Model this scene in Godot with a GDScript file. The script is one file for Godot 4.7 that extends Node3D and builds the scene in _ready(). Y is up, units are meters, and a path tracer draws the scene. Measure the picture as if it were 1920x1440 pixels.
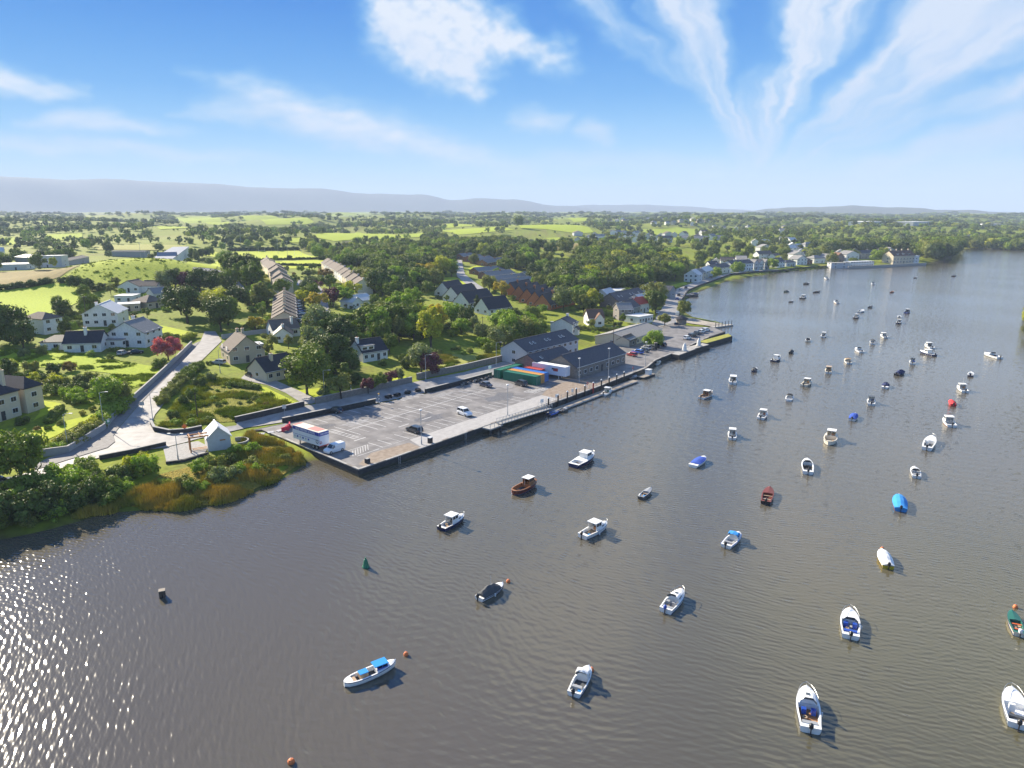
extends Node3D
# An estuary town seen from the air: river, moored boats, quay with its car park, houses, woods and far hills.
# One unit is one metre, y is up, the river's surface lies at y = 0, north-west is roughly -z.

const SUN_AZIMUTH := -46.0
const SUN_HEIGHT := 27.0
const QUAY := 1.5

const SKY_ENERGY := 0.40
const SUN_ENERGY := 1.6
const EXPOSURE := 2.8
const FOG := 0.00012
const WAVE_DIR := 2.1
const WAVE_CM := 7.0
var SHORE := pv([-113.2, -81.3, -105.1, -86.5, -87.9, -96.4, -80.1, -102.2, -75.8, -104.5, -72.3, -107.9, -69.6, -111.6, -65.5, -113.4, -57.4, -112.7, -52, -115, -49.1, -117.3, -46.9, -121.8, -44.4, -126.2, -42.6, -131.9, -41.7, -136.4, -41.7, -139, -30.1, -138.1, -30.7, -141.8, -22, -152.4, -11.8, -165.1, 1.6, -181, 16.1, -199.3, 26.1, -213.1, 34.9, -224.9, 40.4, -237.3, 78.5, -312, 86.7, -309, 94.2, -310.5, 97.6, -316.5, 95.4, -327.6, 90.9, -336, 88.1, -343, 88.3, -357.9, 92.5, -380.5, 101, -411.2, 111.7, -438.2, 131.7, -475.6, 154.1, -515.7, 180.3, -549.4, 222.6, -597.9, 274.8, -637.3, 308.9, -649.4, 364.7, -682, 407.1, -703.1, 463.5, -757.8, 529.1, -852.1, 610, -986.8, 639.6, -972.8, 653.4, -920.7, 723.8, -821.5, 2500, -2600, 9000, -3000, 16000, -15000, -16000, -15000, -16000, -300, -600, -40])
var FAR_BANK := pv([560.8, -662.1, 388.1, -519.7, 305.1, -416.3, 255.5, -350.3, 229, -313.4, 204.1, -276.2, 184.1, -240.1, 159.8, -192.5, 137.4, -139.6, 119.8, -87.9, 400, -20, 4000, 200, 6000, -1500])
var QUAY_EDGE := pv([-57.14, -154.81, -42.27, -141.03, -29.61, -129.07, -23.74, -136.08, -15.04, -146.7, -4.87, -159.4, 8.6, -175.32, 23.26, -193.89, 33.32, -207.75, 42.7, -220.42, 48.2, -232.88, 57.32, -245.77, 59.65, -247.73, 68, -262.29, 78.06, -277.35, 88.12, -290.11, 86.77, -301.16, 78.36, -304.05, 71.58, -313.04, 64.53, -304.05, 42.2, -277.35, 15.34, -235.53, -5.63, -208.46, -23.6, -187.88, -35.79, -176.87, -53.85, -159.83, -60.25, -154])
var BUMPS := [[-207.47, -403.04, 14.0, 58.0, 36.0, -0.25]]
var CLOUDS := [
	{box = Vector4(-12.0, 8.6, 5.8, 17.7), soft = 0.10, white = 0.8, rough = 1.00, grain = Vector2(2.2, 3.2), at = [Vector4(-9.53, 13.84, 2.41, 1.00), Vector4(-6.65, 13.60, 4.05, 1.00), Vector4(-3.94, 13.15, 4.30, 1.00), Vector4(-1.19, 12.14, 3.23, 1.00), Vector4(0.99, 11.62, 1.64, 0.90), Vector4(3.58, 10.89, 2.15, 0.67)]},
	{box = Vector4(-11.8, 7.2, -0.5, 15.9), soft = 0.10, white = 0.6, rough = 1.00, grain = Vector2(2.2, 3.2), at = [Vector4(-8.43, 12.53, 3.23, 1.00), Vector4(-6.35, 10.85, 2.67, 1.00), Vector4(-3.59, 10.54, 2.97, 1.00), Vector4(-2.81, 8.92, 1.64, 0.78)]},
	{box = Vector4(-24.4, 1.7, 2.4, 10.3), soft = 0.00, white = 0.8, rough = 0.90, grain = Vector2(1.2, 3.0), at = [Vector4(-23.73, 9.35, 0.60, 0.20), Vector4(-18.99, 8.20, 1.98, 0.70), Vector4(-14.29, 6.85, 2.24, 0.85), Vector4(-8.90, 5.60, 2.24, 0.85), Vector4(-4.10, 4.19, 1.72, 0.70), Vector4(1.24, 2.82, 1.03, 0.30)]},
	{box = Vector4(-25.0, 2.6, -7.0, 8.4), soft = 0.00, white = 0.8, rough = 0.70, grain = Vector2(0.8, 3.0), at = [Vector4(-24.51, 6.61, 0.34, 0.22), Vector4(-20.88, 6.96, 1.38, 0.67), Vector4(-17.29, 6.75, 1.38, 0.45), Vector4(-10.52, 4.89, 1.64, 0.45), Vector4(-8.17, 3.77, 1.08, 0.11)]},
	{box = Vector4(-37.2, 6.3, -28.4, 9.8), soft = 0.10, white = 0.9, rough = 0.80, grain = Vector2(1.0, 3.0), at = [Vector4(-35.48, 8.04, 1.64, 0.78), Vector4(-33.07, 7.90, 1.29, 0.90), Vector4(-31.41, 7.54, 1.08, 0.90), Vector4(-29.05, 7.40, 0.52, 0.34)]},
	{box = Vector4(-34.3, 4.4, -22.2, 7.3), soft = 0.05, white = 0.8, rough = 0.50, grain = Vector2(0.8, 3.0), at = [Vector4(-33.73, 5.16, 0.52, 0.34), Vector4(-30.78, 5.66, 1.21, 0.73), Vector4(-28.31, 5.86, 1.38, 0.78), Vector4(-25.79, 5.52, 0.86, 0.62), Vector4(-22.77, 5.40, 0.47, 0.11)]},
	{box = Vector4(-36.7, 2.8, -15.4, 5.1), soft = 0.00, white = 0.5, rough = 0.50, grain = Vector2(0.6, 3.0), at = [Vector4(-35.80, 4.04, 0.77, 0.56), Vector4(-30.98, 4.10, 0.86, 0.62), Vector4(-26.62, 3.93, 0.95, 0.62), Vector4(-21.88, 3.71, 0.77, 0.45), Vector4(-16.03, 3.55, 0.52, 0.17)]},
	{box = Vector4(-0.8, 5.2, 5.4, 8.2), soft = 0.10, white = 0.6, rough = 0.60, grain = Vector2(1.0, 2.5), at = [Vector4(0.20, 6.80, 0.95, 0.45), Vector4(2.03, 6.69, 1.38, 0.67), Vector4(4.06, 6.56, 1.21, 0.56)]},
	{box = Vector4(4.4, 4.0, 8.7, 7.6), soft = 0.10, white = 0.6, rough = 0.60, grain = Vector2(1.0, 2.5), at = [Vector4(5.88, 6.09, 1.38, 0.62), Vector4(6.90, 5.70, 1.51, 0.62), Vector4(7.73, 4.93, 0.86, 0.34)]},
	{box = Vector4(-1.0, 1.7, 16.1, 5.0), soft = 0.00, white = 0.1, rough = 0.40, grain = Vector2(0.5, 2.0), at = [Vector4(0.00, 3.61, 0.86, 0.22), Vector4(4.92, 3.79, 1.08, 0.39), Vector4(11.38, 3.35, 1.38, 0.39), Vector4(14.92, 2.92, 1.08, 0.22)]},
	{box = Vector4(-16.5, 2.0, 58.9, 41.2), soft = 0.00, white = 0.2, rough = 0.50, grain = Vector2(0.2, 0.3), at = [Vector4(-2.20, 26.85, 14.21, 0.50), Vector4(19.05, 25.59, 15.50, 0.60), Vector4(40.77, 20.16, 18.08, 0.60)]},
	{box = Vector4(-6.7, 2.6, 19.1, 42.6), soft = 0.20, white = 0.3, rough = 0.80, grain = Vector2(0.0, 0.5), at = [Vector4(18.49, 3.24, 0.52, 0.28), Vector4(16.19, 6.61, 1.38, 0.66), Vector4(14.47, 9.88, 2.11, 0.83), Vector4(12.76, 13.37, 3.27, 0.94), Vector4(11.25, 16.98, 4.48, 0.99), Vector4(8.94, 22.40, 6.84, 0.99), Vector4(4.98, 30.95, 11.54, 0.99)]},
	{box = Vector4(-16.9, 7.6, 14.2, 34.0), soft = 0.10, white = 0.2, rough = 0.80, grain = Vector2(0.0, 0.5), at = [Vector4(13.44, 8.33, 0.65, 0.17), Vector4(10.44, 10.74, 1.38, 0.39), Vector4(7.83, 13.06, 1.76, 0.61), Vector4(4.66, 15.96, 2.41, 0.66), Vector4(0.00, 19.76, 3.66, 0.66), Vector4(-9.44, 26.55, 7.36, 0.66)]},
	{box = Vector4(13.5, 1.7, 41.0, 43.9), soft = 0.20, white = 0.5, rough = 0.80, grain = Vector2(0.0, 0.5), at = [Vector4(17.81, 2.31, 0.52, 0.17), Vector4(19.15, 6.32, 1.46, 0.68), Vector4(20.58, 10.23, 2.71, 0.94), Vector4(21.95, 13.68, 4.22, 1.00), Vector4(23.14, 17.71, 5.77, 1.00), Vector4(25.32, 24.60, 10.50, 0.99), Vector4(27.26, 30.13, 13.65, 0.99)]},
	{box = Vector4(15.6, 1.9, 19.4, 10.6), soft = 0.20, white = 0.2, rough = 0.70, grain = Vector2(0.0, 0.5), at = [Vector4(17.02, 2.89, 0.86, 0.28), Vector4(17.33, 6.21, 1.59, 0.55), Vector4(17.85, 9.03, 1.46, 0.33)]},
	{box = Vector4(18.4, 2.3, 59.2, 41.2), soft = 0.20, white = 0.3, rough = 0.80, grain = Vector2(0.0, 0.5), at = [Vector4(19.06, 2.93, 0.52, 0.17), Vector4(22.68, 6.35, 1.46, 0.68), Vector4(26.01, 9.35, 2.41, 0.88), Vector4(29.03, 12.32, 3.87, 0.99), Vector4(32.20, 15.85, 5.77, 1.00), Vector4(36.38, 20.65, 10.50, 0.99), Vector4(43.37, 25.39, 15.76, 0.99)]},
	{box = Vector4(20.1, 2.4, 53.1, 25.5), soft = 0.20, white = 0.2, rough = 0.80, grain = Vector2(0.0, 0.5), at = [Vector4(20.87, 3.12, 0.65, 0.17), Vector4(25.68, 6.48, 1.59, 0.66), Vector4(29.43, 9.22, 2.32, 0.83), Vector4(32.63, 11.01, 3.66, 0.94), Vector4(37.19, 13.14, 5.77, 0.99), Vector4(43.52, 15.96, 9.47, 0.99)]},
	{box = Vector4(22.0, 3.2, 43.8, 12.7), soft = 0.10, white = 0.2, rough = 0.80, grain = Vector2(0.0, 0.5), at = [Vector4(22.57, 3.80, 0.52, 0.22), Vector4(27.70, 5.76, 1.03, 0.61), Vector4(31.21, 6.92, 1.16, 0.72), Vector4(34.97, 7.94, 1.46, 0.72), Vector4(40.58, 9.42, 3.14, 0.77)]},
	{box = Vector4(23.9, 1.7, 43.7, 10.2), soft = 0.20, white = 0.1, rough = 0.50, grain = Vector2(0.0, 0.5), at = [Vector4(24.77, 2.56, 0.73, 0.33), Vector4(29.76, 4.15, 1.38, 0.66), Vector4(33.74, 5.10, 1.98, 0.75), Vector4(39.93, 6.44, 3.66, 0.77)]},
	{box = Vector4(13.2, -0.4, 38.5, 5.0), soft = 0.00, white = 0.0, rough = 0.30, grain = Vector2(0.5, 0.8), at = [Vector4(14.93, 2.73, 1.59, 0.28), Vector4(23.41, 2.41, 2.37, 0.39), Vector4(29.99, 2.27, 2.37, 0.44), Vector4(35.79, 2.29, 2.63, 0.44)]}]
var HILLS := [
	{label = "long pale moorland ridge highest at its near end, fading into haze", r = 10600.0, deep = 2600.0, ridge = [Vector2(-46.56, 308), Vector2(-41.12, 416), Vector2(-34.71, 443), Vector2(-30.32, 438), Vector2(-24.48, 425), Vector2(-19.53, 369), Vector2(-16.15, 361), Vector2(-10.68, 295), Vector2(-7.03, 275), Vector2(-4.57, 210), Vector2(-2.50, 232), Vector2(0.00, 210), Vector2(3.75, 128), Vector2(6.65, 83), Vector2(9.93, 38)]},
	{label = "low blue hills behind the moorland ridge", r = 12200.0, deep = 1800.0, ridge = [Vector2(-5.83, 62), Vector2(1.67, 114), Vector2(7.06, 148), Vector2(10.32, 155), Vector2(13.52, 120), Vector2(16.64, 78), Vector2(19.67, 45)]},
	{label = "low dark wooded ridge above the river bend", r = 7600.0, deep = 1800.0, ridge = [Vector2(17.04, 37), Vector2(19.66, 77), Vector2(23.61, 96), Vector2(24.99, 101), Vector2(28.34, 80), Vector2(31.49, 61), Vector2(34.46, 38), Vector2(39.78, 27), Vector2(44.37, 40)]}]
const LEAF := 3.1
const GRASS := 1.2
var REEDS := pv([-73.9, -108.5, -69.4, -111.4, -65.4, -113.5, -57.5, -113, -52, -115.1, -49.2, -117.5, -47, -121.9, -44.6, -126.6, -42.1, -135.7, -44.5, -140.6, -54.2, -149.6, -58.7, -152.3, -57.4, -136.8, -59.6, -129.2, -64.9, -122.9, -67.5, -116.5, -72.5, -112.2])
var TUFTS: Array[PackedVector2Array] = [pv([-80, -154.5, -87.3, -183.1, -90.4, -199.4, -79.2, -197.5, -66, -185, -55.7, -172.3, -65.1, -159.9, -75.3, -154.9]), pv([-169.9, -222.2, -153.6, -225.7, -134.3, -219.3, -117.3, -212.3, -104.2, -207.2, -100.3, -189.6, -101.8, -184, -115.8, -199.4, -128.3, -202.8, -157.3, -204.9]), pv([-32.9, -231.9, -19.9, -236.3, -3.6, -235.6, -1.8, -232.4, -18.3, -217, -25.8, -209.4, -29.5, -215.9]), pv([-234.1, -370.1, -231.6, -384.7, -363.9, -633.2, -349.4, -675.6, -190, -406.6, -174.7, -399.8, -164.8, -391.6, -161.6, -376.7, -172.6, -366.2, -186.9, -362, -204.9, -363.3, -218.2, -360.4])]

var M := {}
var rng := RandomNumberGenerator.new()
var xs := PackedFloat32Array()
var zs := PackedFloat32Array()
var hs := PackedFloat32Array()
var names := {}

# ---------------------------------------------------------------- geometry collector
class Geo:
	var v := PackedVector3Array()
	var n := PackedVector3Array()
	var c := PackedColorArray()
	var uv := PackedVector2Array()
	var col := Color(1, 1, 1)
	var colored := false
	var mapped := false
	func tri(a: Vector3, b: Vector3, d: Vector3) -> void:   # counter-clockwise as seen from outside
		var m := (b - a).cross(d - a).normalized()
		v.push_back(a); v.push_back(d); v.push_back(b)
		for i in 3: n.push_back(m)
		if colored:
			for i in 3: c.push_back(col)
	func quad(a: Vector3, b: Vector3, d: Vector3, e: Vector3) -> void:
		tri(a, b, d); tri(a, d, e)
	func uvquad(a: Vector3, b: Vector3, d: Vector3, e: Vector3) -> void:   # a lower left, b lower right, d upper right, e upper left
		mapped = true
		quad(a, b, d, e)
		for p in [Vector2(0, 1), Vector2(1, 0), Vector2(1, 1), Vector2(0, 1), Vector2(0, 0), Vector2(1, 0)]: uv.push_back(p)
	func box(p: Vector3, s: Vector3, t := Basis()) -> void:   # p the centre
		var h := s / 2.0
		var k := []
		for i in 8: k.append(p + t * Vector3(h.x * (1 if i & 1 else -1), h.y * (1 if i & 2 else -1), h.z * (1 if i & 4 else -1)))
		quad(k[4], k[5], k[7], k[6]); quad(k[1], k[0], k[2], k[3])
		quad(k[5], k[1], k[3], k[7]); quad(k[0], k[4], k[6], k[2])
		quad(k[6], k[7], k[3], k[2]); quad(k[0], k[1], k[5], k[4])
	func tube(p: Array, r: float, sides := 6, r2 := -1.0) -> void:
		var last := []
		for i in p.size():
			var d: Vector3 = (p[mini(i + 1, p.size() - 1)] - p[maxi(i - 1, 0)]).normalized()
			var a := d.cross(Vector3.UP if absf(d.y) < 0.9 else Vector3.RIGHT).normalized()
			var b := d.cross(a)
			var rr := r if r2 < 0.0 else lerpf(r, r2, float(i) / (p.size() - 1))
			var ring := []
			for k in sides:
				var t := TAU * k / sides
				ring.append(p[i] + (a * cos(t) + b * sin(t)) * rr)
			for k in sides:
				var q := (k + 1) % sides
				if i > 0: quad(last[k], last[q], ring[q], ring[k])
			if i == 0:
				for k in range(1, sides - 1): tri(ring[0], ring[k + 1], ring[k])
			if i == p.size() - 1:
				for k in range(1, sides - 1): tri(ring[0], ring[k], ring[k + 1])
			last = ring
	func cyl(p: Vector3, r: float, h: float, sides := 10, r2 := -1.0) -> void:
		tube([p, p + Vector3(0, h, 0)], r, sides, r2)
	func lathe(p: Vector3, prof: Array, sides := 12) -> void:   # prof: Vector2(radius, height), upwards
		for i in prof.size() - 1:
			var a: Vector2 = prof[i]
			var b: Vector2 = prof[i + 1]
			for k in sides:
				var t := TAU * k / sides
				var u := TAU * (k + 1) / sides
				var p0 := p + Vector3(cos(t) * a.x, a.y, -sin(t) * a.x)
				var p1 := p + Vector3(cos(u) * a.x, a.y, -sin(u) * a.x)
				var p2 := p + Vector3(cos(u) * b.x, b.y, -sin(u) * b.x)
				var p3 := p + Vector3(cos(t) * b.x, b.y, -sin(t) * b.x)
				if a.x > 0.0: tri(p0, p1, p2)
				if b.x > 0.0: tri(p0, p2, p3)
	func prism(poly: PackedVector2Array, y0: float, y1: float, bottom := false) -> void:   # poly in x, z
		var idx := Geometry2D.triangulate_polygon(poly)
		for i in range(0, idx.size(), 3):
			var a := poly[idx[i]]
			var b := poly[idx[i + 1]]
			var d := poly[idx[i + 2]]
			if (b - a).cross(d - a) > 0.0:
				var t := b; b = d; d = t
			tri(Vector3(a.x, y1, a.y), Vector3(b.x, y1, b.y), Vector3(d.x, y1, d.y))
			if bottom: tri(Vector3(a.x, y0, a.y), Vector3(d.x, y0, d.y), Vector3(b.x, y0, b.y))
		var cw := Geometry2D.is_polygon_clockwise(poly)
		for i in poly.size():
			var a := poly[i]
			var b := poly[(i + 1) % poly.size()]
			if not cw:
				var t := a; a = b; b = t
			quad(Vector3(a.x, y0, a.y), Vector3(b.x, y0, b.y), Vector3(b.x, y1, b.y), Vector3(a.x, y1, a.y))
	func loft(rings: Array, closed := false) -> void:   # rings of equal length, joined in order; rings run leftwards over the top as seen along the walk
		for i in rings.size() - 1:
			var a: Array = rings[i]
			var b: Array = rings[i + 1]
			for k in (a.size() if closed else a.size() - 1):
				var q := (k + 1) % a.size()
				if a[k].distance_to(b[k]) + a[q].distance_to(b[q]) < 1e-4: continue
				if a[k].distance_to(a[q]) < 1e-5: tri(a[k], b[k], b[q])
				elif b[k].distance_to(b[q]) < 1e-5: tri(a[k], b[k], a[q])
				else: quad(a[k], b[k], b[q], a[q])
	func mesh() -> ArrayMesh:
		var m := ArrayMesh.new()
		var a := []
		a.resize(Mesh.ARRAY_MAX)
		a[Mesh.ARRAY_VERTEX] = v
		a[Mesh.ARRAY_NORMAL] = n
		if colored: a[Mesh.ARRAY_COLOR] = c
		if mapped and uv.size() == v.size(): a[Mesh.ARRAY_TEX_UV] = uv
		m.add_surface_from_arrays(Mesh.PRIMITIVE_TRIANGLES, a)
		return m

func pv(a: Array) -> PackedVector2Array:   # x, z, x, z ...
	var p := PackedVector2Array()
	for i in range(0, a.size(), 2): p.append(Vector2(a[i], a[i + 1]))
	return p

func lin(r: float, g: float, b: float) -> Color:   # a real-world base colour
	return Color(r, g, b).linear_to_srgb()

func numbered(called: String) -> String:
	var k: int = names.get(called, 0)
	names[called] = k + 1
	return called if k == 0 else "%s_%03d" % [called, k]

func put(called: String, g: Variant, m: Material, parent: Node = null) -> MeshInstance3D:
	var o := MeshInstance3D.new()
	o.mesh = g.mesh() if g is Geo else g
	o.material_override = m
	if parent:
		o.name = called
		parent.add_child(o, true)
	else:
		o.name = numbered(called)
		add_child(o)
	return o

func tag(o: Node, label: String, category: String, group := "", kind := "") -> Node:
	if label: o.set_meta("label", label)
	if category: o.set_meta("category", category)
	if group: o.set_meta("group", group)
	if kind: o.set_meta("kind", kind)
	return o

func thing(called: String, label: String, category: String, at: Vector3, turn := 0.0, group := "") -> Node3D:
	var o := Node3D.new()
	o.name = numbered(called)
	add_child(o)
	o.position = at
	o.rotation.y = turn
	tag(o, label, category, group)
	return o

func struct(called: String, g: Variant, m: Material, label := "") -> MeshInstance3D:
	var o := put(called, g, m)
	tag(o, label if label else called.replace("_", " ") + " of the estuary town by the river", called.get_slice("_", called.get_slice_count("_") - 1), "", "structure")
	return o

func ordinal(n: int) -> String:   # 1 -> first
	var one := ["", "first", "second", "third", "fourth", "fifth", "sixth", "seventh", "eighth", "ninth", "tenth", "eleventh", "twelfth", "thirteenth", "fourteenth", "fifteenth", "sixteenth", "seventeenth", "eighteenth", "nineteenth"]
	if n < 20: return one[n]
	var ten: String = ["", "", "twent", "thirt", "fort", "fift"][n / 10]
	return ten + "ieth" if n % 10 == 0 else ten + "y-" + one[n % 10]

# ---------------------------------------------------------------- materials
func mat(key: String, c: Color, rough := 0.8, spec := 0.5) -> StandardMaterial3D:
	if M.has(key): return M[key]
	var m := StandardMaterial3D.new()
	m.resource_name = key
	m.albedo_color = c
	m.roughness = rough
	m.metallic_specular = spec
	M[key] = m
	return m

func noise_tex(size: int, freq: float, lo: Color, hi: Color, s := 1, octaves := 4, kind := FastNoiseLite.TYPE_SIMPLEX_SMOOTH) -> NoiseTexture2D:
	var f := FastNoiseLite.new()
	f.noise_type = kind
	f.seed = s
	f.frequency = freq
	f.fractal_octaves = octaves
	var t := NoiseTexture2D.new()
	t.width = size; t.height = size
	t.seamless = true
	t.noise = f
	var r := Gradient.new()
	r.set_color(0, lo); r.set_color(1, hi)
	t.color_ramp = r
	return t

func ground_mat(key: String, lo: Color, hi: Color, metres: float, rough := 0.95, freq := 0.02, octaves := 5, relief := 0.0) -> StandardMaterial3D:
	var m := mat(key, Color.WHITE, rough, 0.3)
	m.albedo_texture = noise_tex(512, freq, lo.linear_to_srgb(), hi.linear_to_srgb(), key.hash() % 1000, octaves)
	m.uv1_triplanar = true
	m.uv1_world_triplanar = true
	m.uv1_scale = Vector3.ONE / metres
	if relief > 0.0:
		m.heightmap_enabled = true
		m.heightmap_texture = noise_tex(512, freq * 1.6, Color.BLACK, Color.WHITE, key.hash() % 300, octaves)
		m.heightmap_scale = relief
	return m

# ---------------------------------------------------------------- camera, sky, sun
func set_stage() -> void:
	var cam := Camera3D.new()
	cam.name = "camera"
	cam.position = Vector3(0, 50, 0)
	cam.rotation_degrees = Vector3(-13.7, 0, 0)
	cam.fov = 56.8
	cam.near = 0.5
	cam.far = 40000.0
	add_child(cam)
	cam.current = true
	var w := WorldEnvironment.new()
	w.name = "environment"
	var e := Environment.new()
	e.background_mode = Environment.BG_SKY
	e.sky = Sky.new()
	var pm := PanoramaSkyMaterial.new()
	pm.panorama = sky_picture()
	e.sky.sky_material = pm
	e.background_energy_multiplier = SKY_ENERGY
	e.tonemap_mode = Environment.TONE_MAPPER_LINEAR
	e.tonemap_exposure = EXPOSURE
	e.sdfgi_enabled = true
	e.ssao_enabled = true
	e.ssil_enabled = true
	e.fog_enabled = true
	e.fog_light_color = Color(0.80, 0.88, 1.0)
	e.fog_density = FOG
	w.environment = e
	add_child(w)
	var sun := DirectionalLight3D.new()
	sun.name = "sun"
	sun.light_energy = SUN_ENERGY
	sun.light_color = Color(1.0, 0.95, 0.86)
	sun.light_angular_distance = 0.5
	sun.shadow_enabled = true
	add_child(sun)
	var a := deg_to_rad(SUN_AZIMUTH)
	var h := deg_to_rad(SUN_HEIGHT)
	sun.look_at_from_position(Vector3(sin(a) * cos(h), sin(h), -cos(a) * cos(h)) * 500.0, Vector3.ZERO)

func fbm(s: int, octaves := 5, freq := 1.0) -> FastNoiseLite:
	var f := FastNoiseLite.new()
	f.noise_type = FastNoiseLite.TYPE_SIMPLEX_SMOOTH
	f.seed = s
	f.frequency = freq
	f.fractal_octaves = octaves
	return f

func sky_base(el: float) -> Color:
	var k := [[-90.0, Color8(170, 195, 215)], [-1.0, Color8(200, 226, 244)], [0.0, Color8(226, 243, 252)], [2.0, Color8(190, 226, 249)], [5.0, Color8(140, 198, 241)], [8.5, Color8(88, 166, 231)], [14.5, Color8(40, 130, 216)], [30.0, Color8(34, 112, 204)], [90.0, Color8(22, 82, 172)]]
	for i in k.size() - 1:
		if el <= k[i + 1][0]: return k[i][1].lerp(k[i + 1][1], (el - k[i][0]) / (k[i + 1][0] - k[i][0]))
	return k[-1][1]

func sky_picture() -> ImageTexture:   # air and clouds, as a function of the direction: azimuth from -z towards +x, elevation above the horizon, in degrees
	var big := fbm(5, 5)
	var w := 1024
	var h := 512
	var im := Image.create(w, h, false, Image.FORMAT_RGB8)
	for j in h:
		var el := 90.0 - (j + 0.5) * 180.0 / h
		var base := sky_base(el)
		if el < -1.0:
			im.fill_rect(Rect2i(0, j, w, 1), base)
			continue
		for i in w:
			var az := (i + 0.5) * 360.0 / w - 180.0
			var d := Vector3(sin(deg_to_rad(az)) * cos(deg_to_rad(el)), sin(deg_to_rad(el)), -cos(deg_to_rad(az)) * cos(deg_to_rad(el)))
			var p := d / (0.16 + d.y)   # clouds lie in a sheet overhead
			var c := smoothstep(-0.12, 0.4, big.get_noise_3d(p.x * 0.9, 3.0, p.z * 0.9)) * smoothstep(1.0, 9.0, el) * 0.75
			im.set_pixel(i, j, base.lerp(Color8(206, 217, 236), c))
	im.resize(4096, 2048, Image.INTERPOLATE_CUBIC)
	# the banks of cloud to the north-west, each a stroke: azimuth, elevation, half width and thickness of its points
	var warp := fbm(21, 4)
	var fine := fbm(33, 5)
	var deg := 4096.0 / 360.0
	for j in range(int(1024 - 52.0 * deg), int(1024 + 1.0 * deg)):
		var el := (1023.5 - j) / deg
		var base := sky_base(el)
		for i in range(int(2048 - 56.0 * deg), int(2048 + 84.0 * deg)):
			var az := (i + 0.5 - 2048.0) / deg
			var near_edge := smoothstep(-56.0, -46.0, az) * smoothstep(84.0, 66.0, az) * smoothstep(52.0, 38.0, el)
			var wa := az + 0.9 * warp.get_noise_2d(az * 0.16, el * 0.3) + 0.25 * fine.get_noise_2d(az * 0.5, el * 0.9)
			var we := el + 0.6 * warp.get_noise_2d(az * 0.16 + 50.0, el * 0.3) + 0.18 * fine.get_noise_2d(az * 0.5 + 70.0, el * 0.9)
			if near_edge <= 0.0: continue
			var clear := 1.0
			var white := 0.0
			for s in CLOUDS:
				var box: Vector4 = s.box
				if wa < box.x or wa > box.z or we < box.y or we > box.w: continue
				var pts: Array = s.at
				var best := 0.0
				for k in pts.size() - 1:
					var a: Vector4 = pts[k]
					var b: Vector4 = pts[k + 1]
					var dx := b.x - a.x
					var dy := b.y - a.y
					var t := clampf(((wa - a.x) * dx + (we - a.y) * dy) / maxf(dx * dx + dy * dy, 1e-4), 0.0, 1.0)
					var dist := Vector2(wa - a.x - dx * t, we - a.y - dy * t).length() / lerpf(a.z, b.z, t)
					best = maxf(best, smoothstep(1.0, s.soft, dist) * lerpf(a.w, b.w, t))
				if best > 0.0:
					var grain := fine.get_noise_2d(az * s.grain.x * 0.3, el * s.grain.y * 0.3)
					if s.grain.x == 0.0:   # cloud streets: the grain runs towards the point on the horizon where they meet
						var q := Vector2(wa - 18.5, we - 1.6)
						grain = 1.5 * fine.get_noise_2d(q.angle() * 7.0, q.length() * 0.11) + 0.4 * fine.get_noise_2d(q.angle() * 26.0, q.length() * 0.5)
					best = clampf(best + s.rough * 0.7 * grain * best * (1.4 - best), 0.0, 1.0)
					clear *= 1.0 - best
					white = maxf(white, best * s.white)
			var veil := (1.0 - clear)
			var tint := Color8(196, 212, 236).lerp(Color8(226, 232, 242), white)
			if s_low(el) > 0.0: tint = tint.lerp(sky_base(1.0), s_low(el))
			var c := base.lerp(tint, veil)
			im.set_pixel(i, j, im.get_pixel(i, j).lerp(c, near_edge))
	var whole := Image.create(4096, 2048, false, Image.FORMAT_RGB8)   # -z belongs at the picture's left edge
	whole.blit_rect(im, Rect2i(2048, 0, 2048, 2048), Vector2i(0, 0))
	whole.blit_rect(im, Rect2i(0, 0, 2048, 2048), Vector2i(2048, 0))
	return ImageTexture.create_from_image(whole)

func s_low(el: float) -> float:
	return smoothstep(5.5, 0.5, el) * 0.8

# ---------------------------------------------------------------- the lie of the land
func axis(lo: float, hi: float, step: float, out_lo: float, out_hi: float, grow: float) -> PackedFloat32Array:
	var a := []
	var p := lo
	var s := step
	while p > out_lo:
		a.push_front(p)
		s *= grow
		p -= s
	a.push_front(out_lo)
	p = lo + step
	while p < hi:
		a.append(p)
		p += step
	s = step
	while p < out_hi:
		a.append(p)
		s *= grow
		p += s
	a.append(out_hi)
	return PackedFloat32Array(a)

func to_edge(p: Vector2, poly: PackedVector2Array) -> float:
	var best := 1e9
	var a := poly[poly.size() - 1]
	for b in poly:
		var d := b - a
		var q := p - a
		var t := clampf(q.dot(d) / d.length_squared(), 0.0, 1.0)
		best = minf(best, (q - d * t).length_squared())
		a = b
	return sqrt(best)

func inland(p: Vector2) -> float:   # metres from the water's edge, positive on land
	var a := to_edge(p, SHORE) * (1.0 if Geometry2D.is_point_in_polygon(p, SHORE) else -1.0)
	if p.x > 20.0:
		a = maxf(a, to_edge(p, FAR_BANK) * (1.0 if Geometry2D.is_point_in_polygon(p, FAR_BANK) else -1.0))
	return a

func rise(s: float) -> float:
	var k := [[0.0, 0.0], [3.0, 0.8], [12.0, 1.5], [50.0, 2.6], [200.0, 9.0], [700.0, 14.0], [3000.0, 22.0]]
	for i in 6:
		if s < k[i + 1][0]: return lerpf(k[i][1], k[i + 1][1], (s - k[i][0]) / (k[i + 1][0] - k[i][0]))
	return 22.0

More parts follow.
